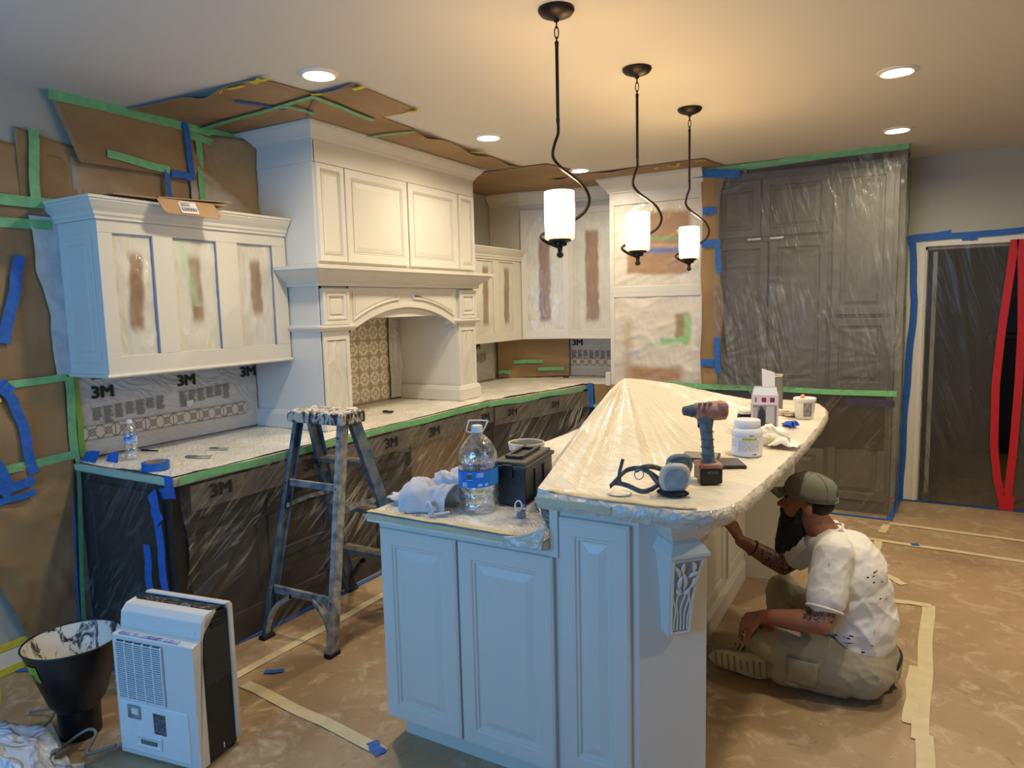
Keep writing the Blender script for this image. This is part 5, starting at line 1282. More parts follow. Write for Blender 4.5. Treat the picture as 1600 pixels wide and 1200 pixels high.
t = thing('paint_can', (-1.50, 2.72, LZ), 'white-dripped black paint can with pale lid behind the water jug', 'paint can')
c = (-1.495, 2.72, LZ)
MB().lathe([(.070, 0), (.074, .002), (.074, .118), (.076, .12), (.076, .124), (.0005, .124)], c, 32).build('body', 'bucket_out', t, smooth=True)
MB().lathe([(.077, .095), (.082, .116), (.083, .127), (.079, .129), (.075, .123), (.0005, .121)], c, 32, cap=False).build('lid', simple('paint_crusted_lid', (214, 208, 192), .6, rgb2=(170, 164, 150), vs=20, bump=.3), t, smooth=True)

t = thing('small_cup', (-1.168, 2.075, LZ), 'tiny grey metal cup holding a looped clip beside the ammo box', 'cup')
c = (-1.172, 2.085, LZ)
MB().lathe([(.015, 0), (.0165, .001), (.0165, .022), (.0145, .022), (.0145, .004), (.0005, .004)], c, 20, cap=False).build('cup', 'alu', t, smooth=True)
pts = [Vector(c)+RV*(.012*cos(a)-.010)+Vector((0, 0, .038+.019*sin(a))) for a in np.linspace(0, 2*pi, 20)[:-1]]
MB().tube(pts, .0024, 6, closed=True).build('clip_loop', 'white', t, smooth=True)
for k in range(2): MB().tube([Vector(c)+RV*(.002+.006*k)+Vector((0, 0, .005)), Vector(c)+RV*(.010+.010*k)+Vector((0, 0, .043-.004*k))], .0022, 6).build('bolt', 'alu', t)

# ================================================================== things on the bar
BZ = 1.0745
t = thing('respirator_mask', (-.62, 1.99, BZ), 'half-face respirator mask with grey-blue filter cartridges, straps spread left', 'respirator')
def cart(cx, cy, cz, s, tilt, mat, capm, nm):
    ax = Vector((-.05, -.95, .30)).normalized(); q = Vector((0, 0, 1)).rotation_difference(ax).to_matrix()
    body = MB(); outl_ = []
    for k in range(28):
        a = 2*pi*k/28; rr = 1/((abs(cos(a))**2.8+abs(sin(a))**2.8)**(1/2.8)); wdn = 1-.16*(-sin(a) > 0)*abs(sin(a)); outl_.append((rr*cos(a)*.044*s*wdn, rr*sin(a)*.048*s))
    rows = []
    for h, sc, in ((0, .82), (.004, .95), (.012, 1), (.020, 1.0), (.026, .94), (.030, .86)):
        rows.append([tuple(Vector((cx, cy, cz))+RV*x*sc+Vector((-DV.x*.25, -DV.y*.25, .97))*z*sc-DV*(h)) for x, z in outl_])
    o = MB(); o.grid(rows, closed=True); n_ = len(rows[0]); o.f.append(tuple(range(n_))); o.f.append(tuple(range(5*n_, 6*n_))[::-1]); o.mi += [0, 0]
    p = o.build(nm, mat, t, smooth=True)
    rows = [[tuple(Vector((cx, cy, cz))+RV*x*sc+Vector((-DV.x*.25, -DV.y*.25, .97))*(z*sc-.004)-DV*h) for x, z in outl_] for h, sc in ((.030, .74), (.034, .70), (.0345, .5), (.0335, .48))]
    o = MB(); o.grid(rows, closed=True); o.f.append(tuple(range(3*n_, 4*n_))[::-1]); o.mi += [0]; o.build('filter_face', capm, p, smooth=True)
    return p
c1 = cart(-.606, 2.02, BZ+.052, 1.06, 0, 'filterw', 'filter', 'front_cartridge')
c2 = cart(-.625, 2.13, BZ+.062, .95, 0, 'teal', 'teal', 'rear_cartridge')
MB().ell((-.61, 2.06, BZ+.032), (.042, .035, .032), 18, 12).build('facepiece', 'dgrey', t, smooth='all')
MB().ell((-.605, 2.01, BZ+.008), (.05, .036, .010), 18, 8).build('rubber_skirt', 'rubber', t, smooth='all')
MB().lathe([(.012, 0), (.014, .004), (.014, .014), (.008, .018), (.0005, .018)], (-.548, 2.02, BZ+.040), 14).build('valve_cap', 'filterw', t, smooth=True)
def strap(pts, w_, name, mat='dgrey'):
    P = smooth_path(pts, 6); o = MB().tube(P, [w_]*len(P), 8, flat=.35).build(name, mat, t, smooth='all')
def rp(r, d, z): return Vector((-.62, 2.03, BZ))+RV*r+DV*d+Vector((0, 0, z))
strap([rp(-.03, .0, .03), rp(-.06, -.02, .018), rp(-.09, -.02, .012), rp(-.13, .0, .026), rp(-.165, .01, .032), rp(-.182, -.005, .026)], .0085, 'head_strap')
strap([rp(-.182, -.005, .026), rp(-.15, .03, .045), rp(-.12, .05, .062), rp(-.08, .05, .066), rp(-.045, .03, .05), rp(-.02, .02, .03)], .0085, 'head_strap')
strap([rp(-.15, .01, .035), rp(-.152, .01, .06), rp(-.145, .012, .088), rp(-.140, .015, .105)], .0055, 'strap_end')
strap([rp(-.10, .04, .062), rp(-.07, .03, .075), rp(-.04, .05, .070), rp(-.01, .05, .06)], .008, 'cradle_strap')
strap([rp(-.06, .03, .062), rp(-.045, .0, .04), rp(-.03, -.01, .022), rp(-.01, -.02, .010)], .008, 'neck_strap')
MB().tube([rp(-.19+.035*(1-cos(a)), -.035*sin(a)-.01, .004) for a in np.linspace(0, pi, 14)], .003, 6).build('thin_cord', 'alu', t, smooth=True)
MB().tube([rp(-.088+.014*cos(a), .03, .052+.016*sin(a)) for a in np.linspace(0, 2*pi, 18)[:-1]], .0018, 6, closed=True).build('buckle_ring', 'filter', t, smooth=True)
MB(((-.154, 0, 0), (1, 0), (0, -1))).box((0, 0, 0), (.001, .001, .001)) 
tape(c1, rp(-.010, -.040, .104), rp(-.016, -.052, .082), .009, 'creamtape', -DV, 'tape_tab', seg=2)

t = thing('cordless_drill', (-.56, 2.20, BZ), 'dusty rust and grey cordless drill standing upright on its black battery', 'drill')
o0 = Vector((-.548, 2.205, BZ))
fdr = (tuple(o0), (RV.x, RV.y), (-DV.x, -DV.y))
MB(fdr).box((-.036, -.040, .002), (.036, .040, .052)).build('battery', 'black', t, bevel=.006)
text('RIDGID', .011, o0+RV*.004-DV*.0415+Vector((0, 0, .040)), RV, t, 'inkg', 'printed_brand')
MB(fdr).box((-.038, -.042, .050), (.038, .038, .066)).build('battery_shoe', 'orange', t, bevel=.005)
rows = []
for z, cx_, rx, ry in ((.062, 0, .030, .026), (.075, 0, .021, .020), (.10, -.001, .019, .018), (.14, -.004, .0185, .018), (.175, -.008, .020, .019), (.20, -.010, .026, .022), (.215, -.010, .028, .022)):
    rows.append([(cx_+rx*cos(a)*(abs(cos(a))**-.15 if abs(cos(a)) > .05 else 1), ry*sin(a), z) for a in np.linspace(0, 2*pi, 21)[:-1]])
MB(fdr).grid(rows, closed=True).build('handle', 'teal', t, smooth='all')
for z in (.09, .115, .14, .165): MB(fdr).tube([(-.003+.0205*cos(a), .0195*sin(a), z) for a in np.linspace(0, 2*pi, 17)[:-1]], .0014, 5, closed=True).build('grip_ring', 'dgrey', t)
hx = Matrix.Rotation(rad(90), 3, 'Y')
def headlathe(prof, name, mat, sq=1):
    q = MB(fdr); vs = []; n_ = 22
    for r, x in prof:
        for j in range(n_):
            a = 2*pi*j/n_; vs.append((x, r*cos(a)*sq, .232+r*sin(a)+.012*(-x)*1.2))
    fs = [(i*n_+j, i*n_+(j+1) % n_, (i+1)*n_+(j+1) % n_, (i+1)*n_+j) for i in range(len(prof)-1) for j in range(n_)]+[tuple(range(n_)), tuple(range((len(prof)-1)*n_, len(prof)*n_))[::-1]]
    q.add(vs, fs); return q.build(name, mat, t, smooth=True)
headlathe([(.020, -.045), (.026, -.040), (.027, -.01), (.030, .0), (.031, .03), (.029, .052), (.020, .058)], 'motor_housing', 'orange')
headlathe([(.008, -.083), (.014, -.080), (.018, -.060), (.020, -.056), (.021, -.045), (.021, -.040)], 'chuck', 'dgrey')
MB(fdr).box((.020, -.031, .214), (.058, .031, .262)).build('rear_cover', 'orange', t, bevel=.012)
MB(fdr).box((-.034, -.006, .178), (-.022, .006, .205)).build('trigger', 'rubber', t, bevel=.003)
for k in range(3): MB(fdr).box((-.035+.016*k, .010, .255), (-.028+.016*k, .026, .261)).build('clutch_rib', 'teal', t)

def slab(name, c, w_, d_, h_, ang, label, cat, mat, topm):
    t = thing(name, c, label, cat); fr = (c, (cos(ang), sin(ang)), (sin(ang), -cos(ang)))
    MB(fr).box((-w_/2, -d_/2, 0), (w_/2, d_/2, h_)).build('case', mat, t, bevel=.003)
    MB(fr).box((-w_/2+.006, -d_/2+.006, h_), (w_/2-.006, d_/2-.006, h_+.0012)).build('top_face', topm, t)
    return t
slab('phone', (-.548, 2.475, BZ), .105, .13, .010, .45, 'black phone in its case lying on the bar beside the drill', 'phone', 'ink', simple('dusty_glass', (92, 86, 78), .35, var=.2, vs=30))
slab('notebook', (-.655, 2.53, BZ), .13, .12, .014, .15, 'grey-covered notebook lying behind the phone on the bar', 'notebook', 'ink', simple('grey_cover', (128, 120, 110), .6))

def ltub(name, c, R_, h_, label, cat, capm='white'):
    return thing(name, c, label, cat)
t = thing('plastic_jar', (-.518, 2.665, BZ), 'white screw-lid plastic jar with yellow-banded label, in front of the pink box', 'jar')
c = (-.518, 2.665, BZ)
MB().lathe([(.050, 0), (.055, .004), (.0555, .086), (.053, .099), (.045, .107), (.045, .112)], c, 36).build('body', 'white', t, smooth=True)
MB().lathe([(.047, .110), (.0475, .112), (.0475, .133), (.045, .136), (.0005, .136)], c, 36).build('lid', 'white', t, smooth=True)
nl, nh = 110, 50
A_, Z_ = np.meshgrid(np.linspace(pi, 2*pi+.3, nl), np.linspace(.012, .108, nh), indexing='ij'); deg = np.degrees(A_)
col = np.tile(np.array(lin((222, 222, 224))), (nl, nh, 1))
rn = np.random.RandomState(3).rand(nl, nh)
blk(262, 318, .080, .090, (190, 198, 40)); blk(264, 316, .082, .088, (120, 130, 30), (np.floor(deg*.9).astype(int) % 2 == 0))
for k, z in enumerate(np.arange(.030, .078, .0042)): blk(248, 330, z, z+.0022, (150, 152, 160), rn > .25)
blk(212, 238, .045, .085, (170, 172, 180), rn > .6); blk(200, 340, .094, .0955, (120, 120, 130)); blk(200, 340, .024, .0255, (120, 120, 130)); blk(290, 310, .098, .104, (60, 60, 64), rn > .4); blk(300, 318, .012, .020, (40, 40, 40), rn > .35)
lb = MB(); lb.grid([[(c[0]+.0562*cos(A_[i, j]), c[1]+.0562*sin(A_[i, j]), c[2]+Z_[i, j]*.84-.002) for j in range(nh)] for i in range(nl)]); lb.c = col.reshape(-1, 3); lb.build('label', 'print', t, smooth='all', recalc=False)

t = thing('black_jar', (-.652, 3.30, BZ), 'small shiny black jar with cream lid, left of the pink box', 'jar')
MB().lathe([(.031, 0), (.035, .004), (.036, .045), (.033, .056), (.030, .06)], (-.652, 3.30, BZ), 24).build('body', simple('gloss_black', (10, 12, 12), .12), t, smooth=True)
MB().lathe([(.031, .058), (.0315, .070), (.0005, .072)], (-.652, 3.30, BZ), 24).build('lid', 'film_bar', t, smooth=True)

t = thing('product_box', (-.545, 3.20, BZ), 'open pink-edged cardboard box printed with a dark photo, flaps up', 'box')
fp_ = ((-.548, 3.20, BZ), (.985, .17), (.17, -.985)); bw, bd, bh = .056, .045, .165
for a, b in (((-bw, -bd, 0), (-bw+.002, bd, bh)), ((bw-.002, -bd, 0), (bw, bd, bh)), ((-bw, -bd, 0), (bw, -bd+.002, bh)), ((-bw, bd-.002, 0), (bw, bd, bh)), ((-bw, -bd, 0), (bw, bd, .002))):
    MB(fp_).box(a, b).build('side_panel', 'pink', t)
nl, nh = 60, 90; Uu, Zz = np.meshgrid(np.linspace(-bw, bw, nl), np.linspace(0, bh, nh), indexing='ij')
col = np.tile(np.array(lin((206, 184, 186))), (nl, nh, 1))
def bk2(u0, u1, z0, z1, rgb, k=True):
    m_ = (Uu > u0) & (Uu < u1) & (Zz > z0) & (Zz < z1) & k; col[m_] = lin(rgb)
bk2(-.050, .050, .006, .122, (122, 112, 108)); bk2(-.050, -.03, .006, .11, (160, 152, 146)); bk2(.005, .04, .04, .118, (176, 168, 164)); 
k_ = ((Uu+.012)/.016)**2+((Zz-.066)/.045)**2 < 1; col[k_] = lin((34, 28, 30))
k_ = ((Uu-.002)/.035)**2+((Zz-.025)/.018)**2 < 1; col[k_] = lin((44, 32, 34))
k_ = ((Uu+.014)/.007)**2+((Zz-.108)/.008)**2 < 1; col[k_] = lin((60, 48, 46))
bk2(-.040, -.034, .134, .154, (70, 40, 46)); bk2(-.014, .006, .134, .155, (120, 24, 44)); bk2(.020, .040, .134, .155, (110, 22, 40)); bk2(-.048, .048, .128, .130, (230, 214, 214))
q = MB(fp_); q.grid([[(Uu[i, j], bd+.0006, Zz[i, j]) for j in range(nh)] for i in range(nl)]); q.c = col.reshape(-1, 3); q.build('printed_face', 'print', t, recalc=False)
MB(((fp_[0][0]-bw*.985-.0012, fp_[0][1]-bw*.17, BZ), (-.17, .985), (-.985, -.17))).box((-.03, 0, .02), (.02, .001, .12)).build('side_stripe', simple('pink_print', (196, 96, 112), .6), t)
q = MB(fp_); q.add([(-bw+.004, bd, bh), (bw-.004, bd, bh), (bw-.010, bd-.012, bh+.034), (-bw+.012, bd-.012, bh+.034)], [(0, 1, 2, 3)]); q.build('front_flap', 'cardw', t, solid=.0015)
q = MB(fp_); q.add([(-bw, -bd, bh), (bw, -bd, bh), (bw-.01, -bd+.004, bh+.03), (-bw+.01, -bd+.004, bh+.03)], [(0, 1, 2, 3)]); q.build('rear_flap', 'cardw', t, solid=.0015)
q = MB(fp_); q.add([(-bw, -bd, bh), (-bw, bd, bh), (-bw-.02, bd-.01, bh+.03), (-bw-.02, -bd+.01, bh+.025)], [(0, 1, 2, 3)]); q.build('side_flap', 'dgrey', t, solid=.0015)

t = thing('metal_tin', (-.63, 3.86, BZ), 'tall rectangular metal tin with a white card leaning on it, behind the pink box', 'tin')
ftn = ((-.615, 3.86, BZ), (.97, .24), (.24, -.97))
MB(ftn).box((-.052, -.03, 0), (.042, .03, .185)).build('body', 'steel', t, bevel=.006)
MB(ftn).box((-.054, -.032, .183), (.044, .032, .190)).build('rim', 'steel', t, bevel=.002)
MB(ftn).lathe([(.012, .19), (.012, .205), (.0005, .206)], (-.02, 0, 0), 16).build('spout', 'steel', t)
q = MB(ftn); q.add([(-.060, .036, .08), (.000, .036, .06), (.000, .034, .200), (-.066, .034, .222)], [(0, 1, 2, 3)]); q.build('white_card', 'cardw', t, solid=.0012)

t = thing('white_tub', (-.435, 3.62, BZ), 'white plastic tub with grey label and orange ball on its lid', 'tub')
c = (-.435, 3.625, BZ)
MB().lathe([(.040, 0), (.042, .003), (.049, .088), (.049, .09)], c, 32).build('body', 'white', t, smooth=True)
MB().lathe([(.052, .084), (.053, .088), (.053, .098), (.050, .101), (.0005, .100)], c, 32).build('lid', 'white', t, smooth=True)
MB().ell((-.443, 3.61, BZ+.108), (.011, .011, .010)).build('orange_ball', simple('orange_foam', (232, 160, 84), .6), t, smooth='all')
q = MB(); q.grid([[(c[0]+(.0428+.0072*z/.09)*cos(a), c[1]+(.0428+.0072*z/.09)*sin(a), c[2]+z) for z in (.012, .045, .078)] for a in np.linspace(rad(270), rad(322), 12)]); q.build('label', simple('grey_label', (150, 148, 146), .6, rgb2=(110, 108, 108), vs=60), t, smooth='all', recalc=False)

t = thing('nitrile_glove', (-.458, 3.33, BZ), 'crumpled bright blue nitrile glove on the bar', 'glove')
crumple('balled_palm', (-.462, 3.34, BZ), (.032, .026, .013), 22, 'glove', t, 28, 18, .3)
for a in (.2, .9, 1.5): MB().tube(smooth_path([(-.455, 3.33, BZ+.02), (-.455+.02*cos(a), 3.33-.02*sin(a), BZ+.028), (-.455+.034*cos(a), 3.33-.034*sin(a), BZ+.012)], 4), .0055, 8).build('finger', 'glove', t, smooth='all')
t = thing('paper_towel', (-.43, 2.86, BZ), 'crumpled white paper towel between the jar and the bar edge', 'paper towel')
crumple('crumpled_sheet', (-.455, 2.89, BZ), (.062, .052, .040), 27, 'tissue', t, 56, 36, .30, freq=2.6)
rows = [[(-.45+.11*i/13-.02, 2.93-.12*j/11, BZ+.004+.040*math.exp(-((i/13-.45)/.3)**2)*abs(sin(j*.55))+.014*float(ridge(i*.35, j*.4, 2, 31))) for j in range(12)] for i in range(14)]
MB().grid(rows).build('loose_corner', 'tissue', t, smooth='all', solid=.0012, recalc=False)
t = thing('dirty_rag', (-.56, 3.66, BZ), 'paint-darkened flat rag lying between the metal tin and the white tub', 'rag')
rows = [[(-.62+.15*i/15, 3.62+.14*j/11, BZ+.003+.010*float(ridge(i*.3, j*.35, 2, 41))) for j in range(12)] for i in range(16)]
MB().grid(rows).build('cloth', simple('stained_cloth', (186, 172, 146), .9, rgb2=(92, 80, 62), vs=22), t, smooth='all', solid=.002, recalc=False)

# ================================================================== step ladder
ld = thing('step_ladder', (-2.58, 2.62, 0), 'paint-caked aluminium step ladder standing open beside the island', 'ladder')
def lerp(a, b, t_): return tuple(a[i]+(b[i]-a[i])*t_ for i in range(3))
FLf, FRf, RLf, RRf = (-2.80, 2.30, .0), (-2.365, 2.315, .0), (-2.83, 2.955, .0), (-2.35, 2.965, .0)
FLt, FRt, RLt, RRt = (-2.735, 2.535, 1.10), (-2.435, 2.54, 1.10), (-2.725, 2.62, 1.10), (-2.445, 2.625, 1.10)
def rail(a, b, w_, d_, mat, sgn):
    m = MB(); a = Vector(a)+Vector((0, 0, .012)); b = Vector(b); tt = (b-a).normalized(); X_ = Vector((1, 0, 0)); X_ = (X_-tt*X_.dot(tt)).normalized(); Y_ = tt.cross(X_)
    def bx(x0, x1, y0, y1):
        vs = [tuple(p+X_*x+Y_*y) for p in (a, b) for x, y in ((x0, y0), (x1, y0), (x1, y1), (x0, y1))]
        m.add(vs, [(0, 3, 2, 1), (4, 5, 6, 7), (0, 1, 5, 4), (1, 2, 6, 5), (2, 3, 7, 6), (3, 0, 4, 7)])
    wb = .003
    bx(*( (w_/2-wb, w_/2) if sgn > 0 else (-w_/2, -w_/2+wb)), -d_/2, d_/2); bx(-w_/2, w_/2, -d_/2, -d_/2+wb); bx(-w_/2, w_/2, d_/2-wb, d_/2)
    return m.build('rail', mat, ld, bevel=.001)
rail(FLf, FLt, .026, .050, 'ladderblue', -1); rail(FRf, FRt, .030, .055, 'alu', 1)
rail(RLf, RLt, .028, .070, 'ladderblue', -1); rail(RRf, RRt, .028, .070, 'ladderblue', 1)
for f_ in (FLf, FRf, RLf, RRf): MB().box((f_[0]-.022, f_[1]-.036, 0), (f_[0]+.022, f_[1]+.036, .020)).build('rubber_foot', 'rubber', ld, bevel=.003)
for z in (.245, .78):
    a, b = lerp(FLf, FLt, z/1.1), lerp(FRf, FRt, z/1.1); MB().bar(a, b, .018, .040 if z < .5 else .034).build('cross_brace', 'alu', ld, bevel=.002)
for z in (.30, .58, .86):
    a, b = lerp(RLf, RLt, z/1.1), lerp(RRf, RRt, z/1.1)
    MB().box((a[0]+.01, a[1]-.045, a[2]-.010), (b[0]-.01, a[1]+.04, a[2]+.014)).build('step', simple('worn_step', (126, 118, 104), .6, .3, rgb2=(86, 82, 76), vs=25) if z == .30 else bpy.data.materials['worn_step'], ld, bevel=.003)
def gus(base, top, dx, nm, mat):
    a = lerp(base, top, .015); b = lerp(base, top, .205); c_ = (b[0]+dx, b[1], b[2])
    P = smooth_path([(a[0], a[1], .02), (a[0]+dx*.14, a[1]+.008, .09), (a[0]+dx*.45, a[1]+.025, .16), (c_[0], c_[1], c_[2]-.006)], 6)
    m = MB(); rows = [[(p.x, p.y-.018, p.z), (p.x, p.y+.018, p.z), (p.x-.022*(1 if dx > 0 else -1)*0, p.y+.018, p.z+.024), (p.x, p.y-.018, p.z+.024)] for p in P]
    m.grid(rows, closed=True); m.build(nm, mat, ld, bevel=.001)
gus(FLf, FLt, .13, 'foot_gusset', 'alu'); gus(FRf, FRt, -.13, 'foot_gusset', 'alu'); gus(RLf, RLt, .14, 'foot_gusset', 'rubber'); gus(RRf, RRt, -.14, 'foot_gusset', 'rubber')
m = MB(); m.box((-2.775, 2.49, 1.088), (-2.395, 2.665, 1.146)); tp = m.build('ladder_top', 'ladtop', ld, bevel=.008)
m = MB()
for k in range(60):
    x, y = random.uniform(-2.77, -2.40), random.uniform(2.495, 2.66); r = random.uniform(.008, .022); m.ell((x, y, 1.146), (r, r*.7, random.uniform(.003, .009)), 7, 4)
o = m.build('dried_paint_lumps', simple('dried_paint', (206, 198, 182), .7, var=.2, vs=30, bump=.4), tp, smooth='all'); o['kind'] = 'stuff'
for F_, Ft, R__, Rt in ((FLf, FLt, RLf, RLt), (FRf, FRt, RRf, RRt)):
    a, b = lerp(F_, Ft, .60), lerp(R__, Rt, .60); mid = lerp(a, b, .5); mid = (mid[0], mid[1], mid[2]+.012)
    MB().bar(a, mid, .006, .022).build('spreader_arm', 'alu', ld); MB().bar(mid, b, .006, .022).build('spreader_arm', 'alu', ld)
m = MB()
for (a0, b0) in ((FLf, FLt), (FRf, FRt)):
    for z in (.245, .78, 1.02):
        p = lerp(a0, b0, z/1.1); m.lathe([(.0045, 0), (.0045, .003), (.0005, .004)], (p[0], p[1]-.027, p[2]+.004), 8, Matrix.Rotation(rad(90), 3, 'X'))
o = m.build('rivets', 'rubber', ld); o['kind'] = 'stuff'

# ================================================================== dehumidifier
dh = thing('dehumidifier', (-2.36, 1.51, 0), 'white and black portable dehumidifier on the floor, top spattered with paint', 'dehumidifier')
o0 = (-2.5425, 1.388, 0); du, dn_ = (.986, .165), (.165, -.986)      # u right, n towards the camera side; depth goes to -n
fd_ = (o0, du, dn_); DW = .385; DD = .205; DH = .565
def side(poly, u0, u1, name, mat, bevel=.006):     # polygon in (depth, z), extruded along u
    m = MB(fd_); n_ = len(poly)
    m.add([(u0, -d, z) for d, z in poly]+[(u1, -d, z) for d, z in poly], [tuple(range(n_)), tuple(range(n_, 2*n_))[::-1]]+[(i, n_+i, n_+(i+1) % n_, (i+1) % n_) for i in range(n_)])
    return m.build(name, mat, dh, bevel=bevel)
side([(0, .012), (.045, .012), (.045, .500), (.052, .545), (.075, .567), (.115, .572), (.118, .566), (.078, .560), (.062, .545), (.056, .505), (.050, .490), (.0, .478)], 0, DW, 'front_shell', 'dehum_w', .004)
side([(.045, .014), (.188, .014), (.188, .548), (.11, .562), (.078, .558), (.062, .543), (.056, .505), (.045, .49)], .006, DW-.006, 'core', 'black', .003)
side([(.183, .03), (.205, .02), (.205, .560), (.195, .574), (.165, .580), (.160, .572), (.183, .562)], -.002, DW+.002, 'rear_shell', 'dehum_w', .004)
side([(.108, .564), (.168, .560), (.168, .568), (.108, .573)], .01, DW-.01, 'top_grille', 'dehum_top', .002)
MB(fd_).box((.03, -.046, .4795), (DW-.07, -.006, .4835)).build('control_panel', simple('control_label', (206, 206, 208), .4, rgb2=(96, 96, 150), vs=34), dh)
gp = MB(fd_).box((.025, 0, .235), (.245, .003, .462)).build('intake_grille', simple('grille_dark_grey', (60, 66, 76), .6), dh)  # dark grey backing panel behind the grille bars
m = MB(fd_)
for k in range(27): z = .238+k*.0083; m.box((.027, .0025, z), (.243, .0085, z+.0028))
for k in range(6): x = .025+k*.0436; m.box((x-.0015, .002, .235), (x+.003, .0095, .462))
o = m.build('grille_bars', 'white', gp); o['kind'] = 'stuff'
MB(fd_).rect(.008, DW-.04, .03, .225, [(0, .0), (0, .002), (.004, .0045), (.006, .0045)]).build('tank_panel', 'white', dh)
MB(fd_).lathe([(.026, 0), (.030, .004), (.026, .008), (.018, .002)], (0, 0, 0), 4)
hq = MB(fd_); hq.rect(.060, .120, .165, .215, [(0, .004), (0, .010), (.006, .012), (.012, .006), (.014, .002)]); hq.build('drain_recess', 'alu', dh)
MB(fd_).box((.180, .004, .12), (.238, .0056, .20)).build('rating_label', simple('rating_label', (110, 110, 114), .6, rgb2=(60, 60, 64), vs=90), dh)
MB(fd_).rect(.085, .215, .058, .105, [(0, .004), (0, .010), (.005, .011), (.014, .006), (.018, -.004)]).build('bucket_handle', 'white', dh, bevel=.001)
MB(fd_).box((.110, .0045, .068), (.19, .0075, .086)).build('handle_slot', 'inkg', dh, bevel=.002)
fs2 = ((o0[0]+du[0]*(DW-.006), o0[1]+du[1]*(DW-.006), 0), (-.165, .986), (.986, .165))
m = MB(fs2)
for r_ in range(26):
    for c_ in range(12):
        u = .062+c_*.0098+(.0049 if r_ % 2 else 0); z = .30+r_*.0085; m.add([(u, .0012, z), (u+.0055, .0012, z+.0008), (u+.0055, .0012, z+.0028), (u, .0012, z+.0022)], [(0, 1, 2, 3)])
o = m.build('vent_holes', simple('vent_edge', (120, 120, 120), .5), dh); o['kind'] = 'stuff'
MB(fs2).box((.10, .0, .50), (.17, .004, .53)).build('side_grip', 'black', dh, bevel=.004)
MB(fs2).box((.118, .001, .03), (.122, .0025, .05)).build('level_mark', 'white', dh)
for u in (.03, DW-.03):
    for d in (.03, .17):
        MB(fd_).box((u-.015, -d-.015, 0), (u+.015, -d+.015, .016)).build('foot', 'rubber', dh)

# ================================================================== funnel-shaped pail, bag, board, hose, cable
fn = thing('funnel_pail', (-2.83, 1.39, 0), 'black funnel-shaped paint pail with paint-crusted inside, left of the dehumidifier', 'pail')
c = (-2.825, 1.392, 0)
MB().lathe([(.0005, .004), (.070, .0), (.074, .004), (.076, .118), (.080, .122), (.084, .135), (.100, .150), (.171, .385), (.174, .392), (.170, .394)], c, 44, cap=False).build('body', 'funnel_out', fn, smooth=True)
MB().lathe([(.171, .393), (.167, .385), (.097, .155), (.080, .140), (.0005, .138)], c, 44, cap=False).build('inner_wall', 'funnel_in', fn, smooth=True)
MB().tube([(c[0]+.172*cos(a), c[1]+.172*sin(a), .392) for a in np.linspace(0, 2*pi, 45)[:-1]], .004, 6, closed=True).build('rim', 'funnel_out', fn, smooth='all')
sv = MB()
rows = []
for z in (.285, .355):
    r = .100+.071*(z-.15)/.235+.002; rows.append([(c[0]+r*cos(a), c[1]+r*sin(a), z) for a in np.linspace(rad(262), rad(284), 6)])
sv.grid(rows).build('sticker', simple('lime_sticker', (172, 196, 60), .6, rgb2=(70, 80, 40), vs=45), fn, smooth='all', recalc=False)
t = thing('plastic_bag', (-2.80, 1.05, 0), 'crumpled translucent grey plastic bag at the lower left corner', 'bag')
crumple('bag_body', (-2.79, 1.075, .003), (.235, .16, .085), 51, 'bag', t, 80, 50, .22, freq=3)
crumple('bag_edge', (-2.60, 1.16, .003), (.08, .07, .03), 55, 'bag', t, 30, 20, .3, freq=3)
t = thing('white_board', (-2.85, 1.2, 0), 'flat piece of white board on the floor beneath the plastic bag', 'board')
MB().prism([(-3.05, 1.28), (-2.98, 1.36), (-2.53, 1.22), (-2.48, 1.12), (-2.75, .95)], .004, .008).build('board', 'cardw', t)
MB().prism([(-2.66, 1.24), (-2.60, 1.28), (-2.50, 1.22), (-2.56, 1.17)], .008, .010).build('torn_flap', 'offw', t)
t = thing('hose', (-3.2, 1.3, 0), 'yellow-green hose looping up at the left edge', 'hose')
MB().tube(smooth_path([(-3.45, 1.15, .20), (-3.36, 1.25, .25), (-3.26, 1.285, .19), (-3.20, 1.27, .09), (-3.20, 1.22, .02), (-3.25, 1.1, .012)], 8), .011, 10).build('tubing', 'yhose', t, smooth='all')
MB().lathe([(.013, 0), (.013, .03)], (-3.25, 1.1, .005), 12).build('collar', 'blackm', t)
t = thing('cable', (-2.75, 1.25, 0), 'grey power cable coiling between the funnel pail and the dehumidifier', 'cable')
MB().tube(smooth_path([(-2.545, 1.37, .045), (-2.59, 1.33, .03), (-2.64, 1.31, .02), (-2.66, 1.36, .06), (-2.70, 1.35, .07), (-2.74, 1.28, .03), (-2.70, 1.20, .012), (-2.62, 1.18, .012), (-2.60, 1.12, .012)], 8), .006, 8).build('cord', 'ycord', t, smooth='all')
MB().tube(smooth_path([(-3.15, 1.36, .01), (-3.05, 1.40, .03), (-2.98, 1.36, .03), (-2.97, 1.30, .012), (-3.02, 1.27, .01)], 8), .005, 8).build('cord', 'ycord', t, smooth='all')
MB().tube(smooth_path([(-2.73, 1.30, .02), (-2.70, 1.24, .035), (-2.72, 1.19, .02), (-2.78, 1.16, .015)], 6), .010, 8).build('cord', 'ycord', t, smooth='all')

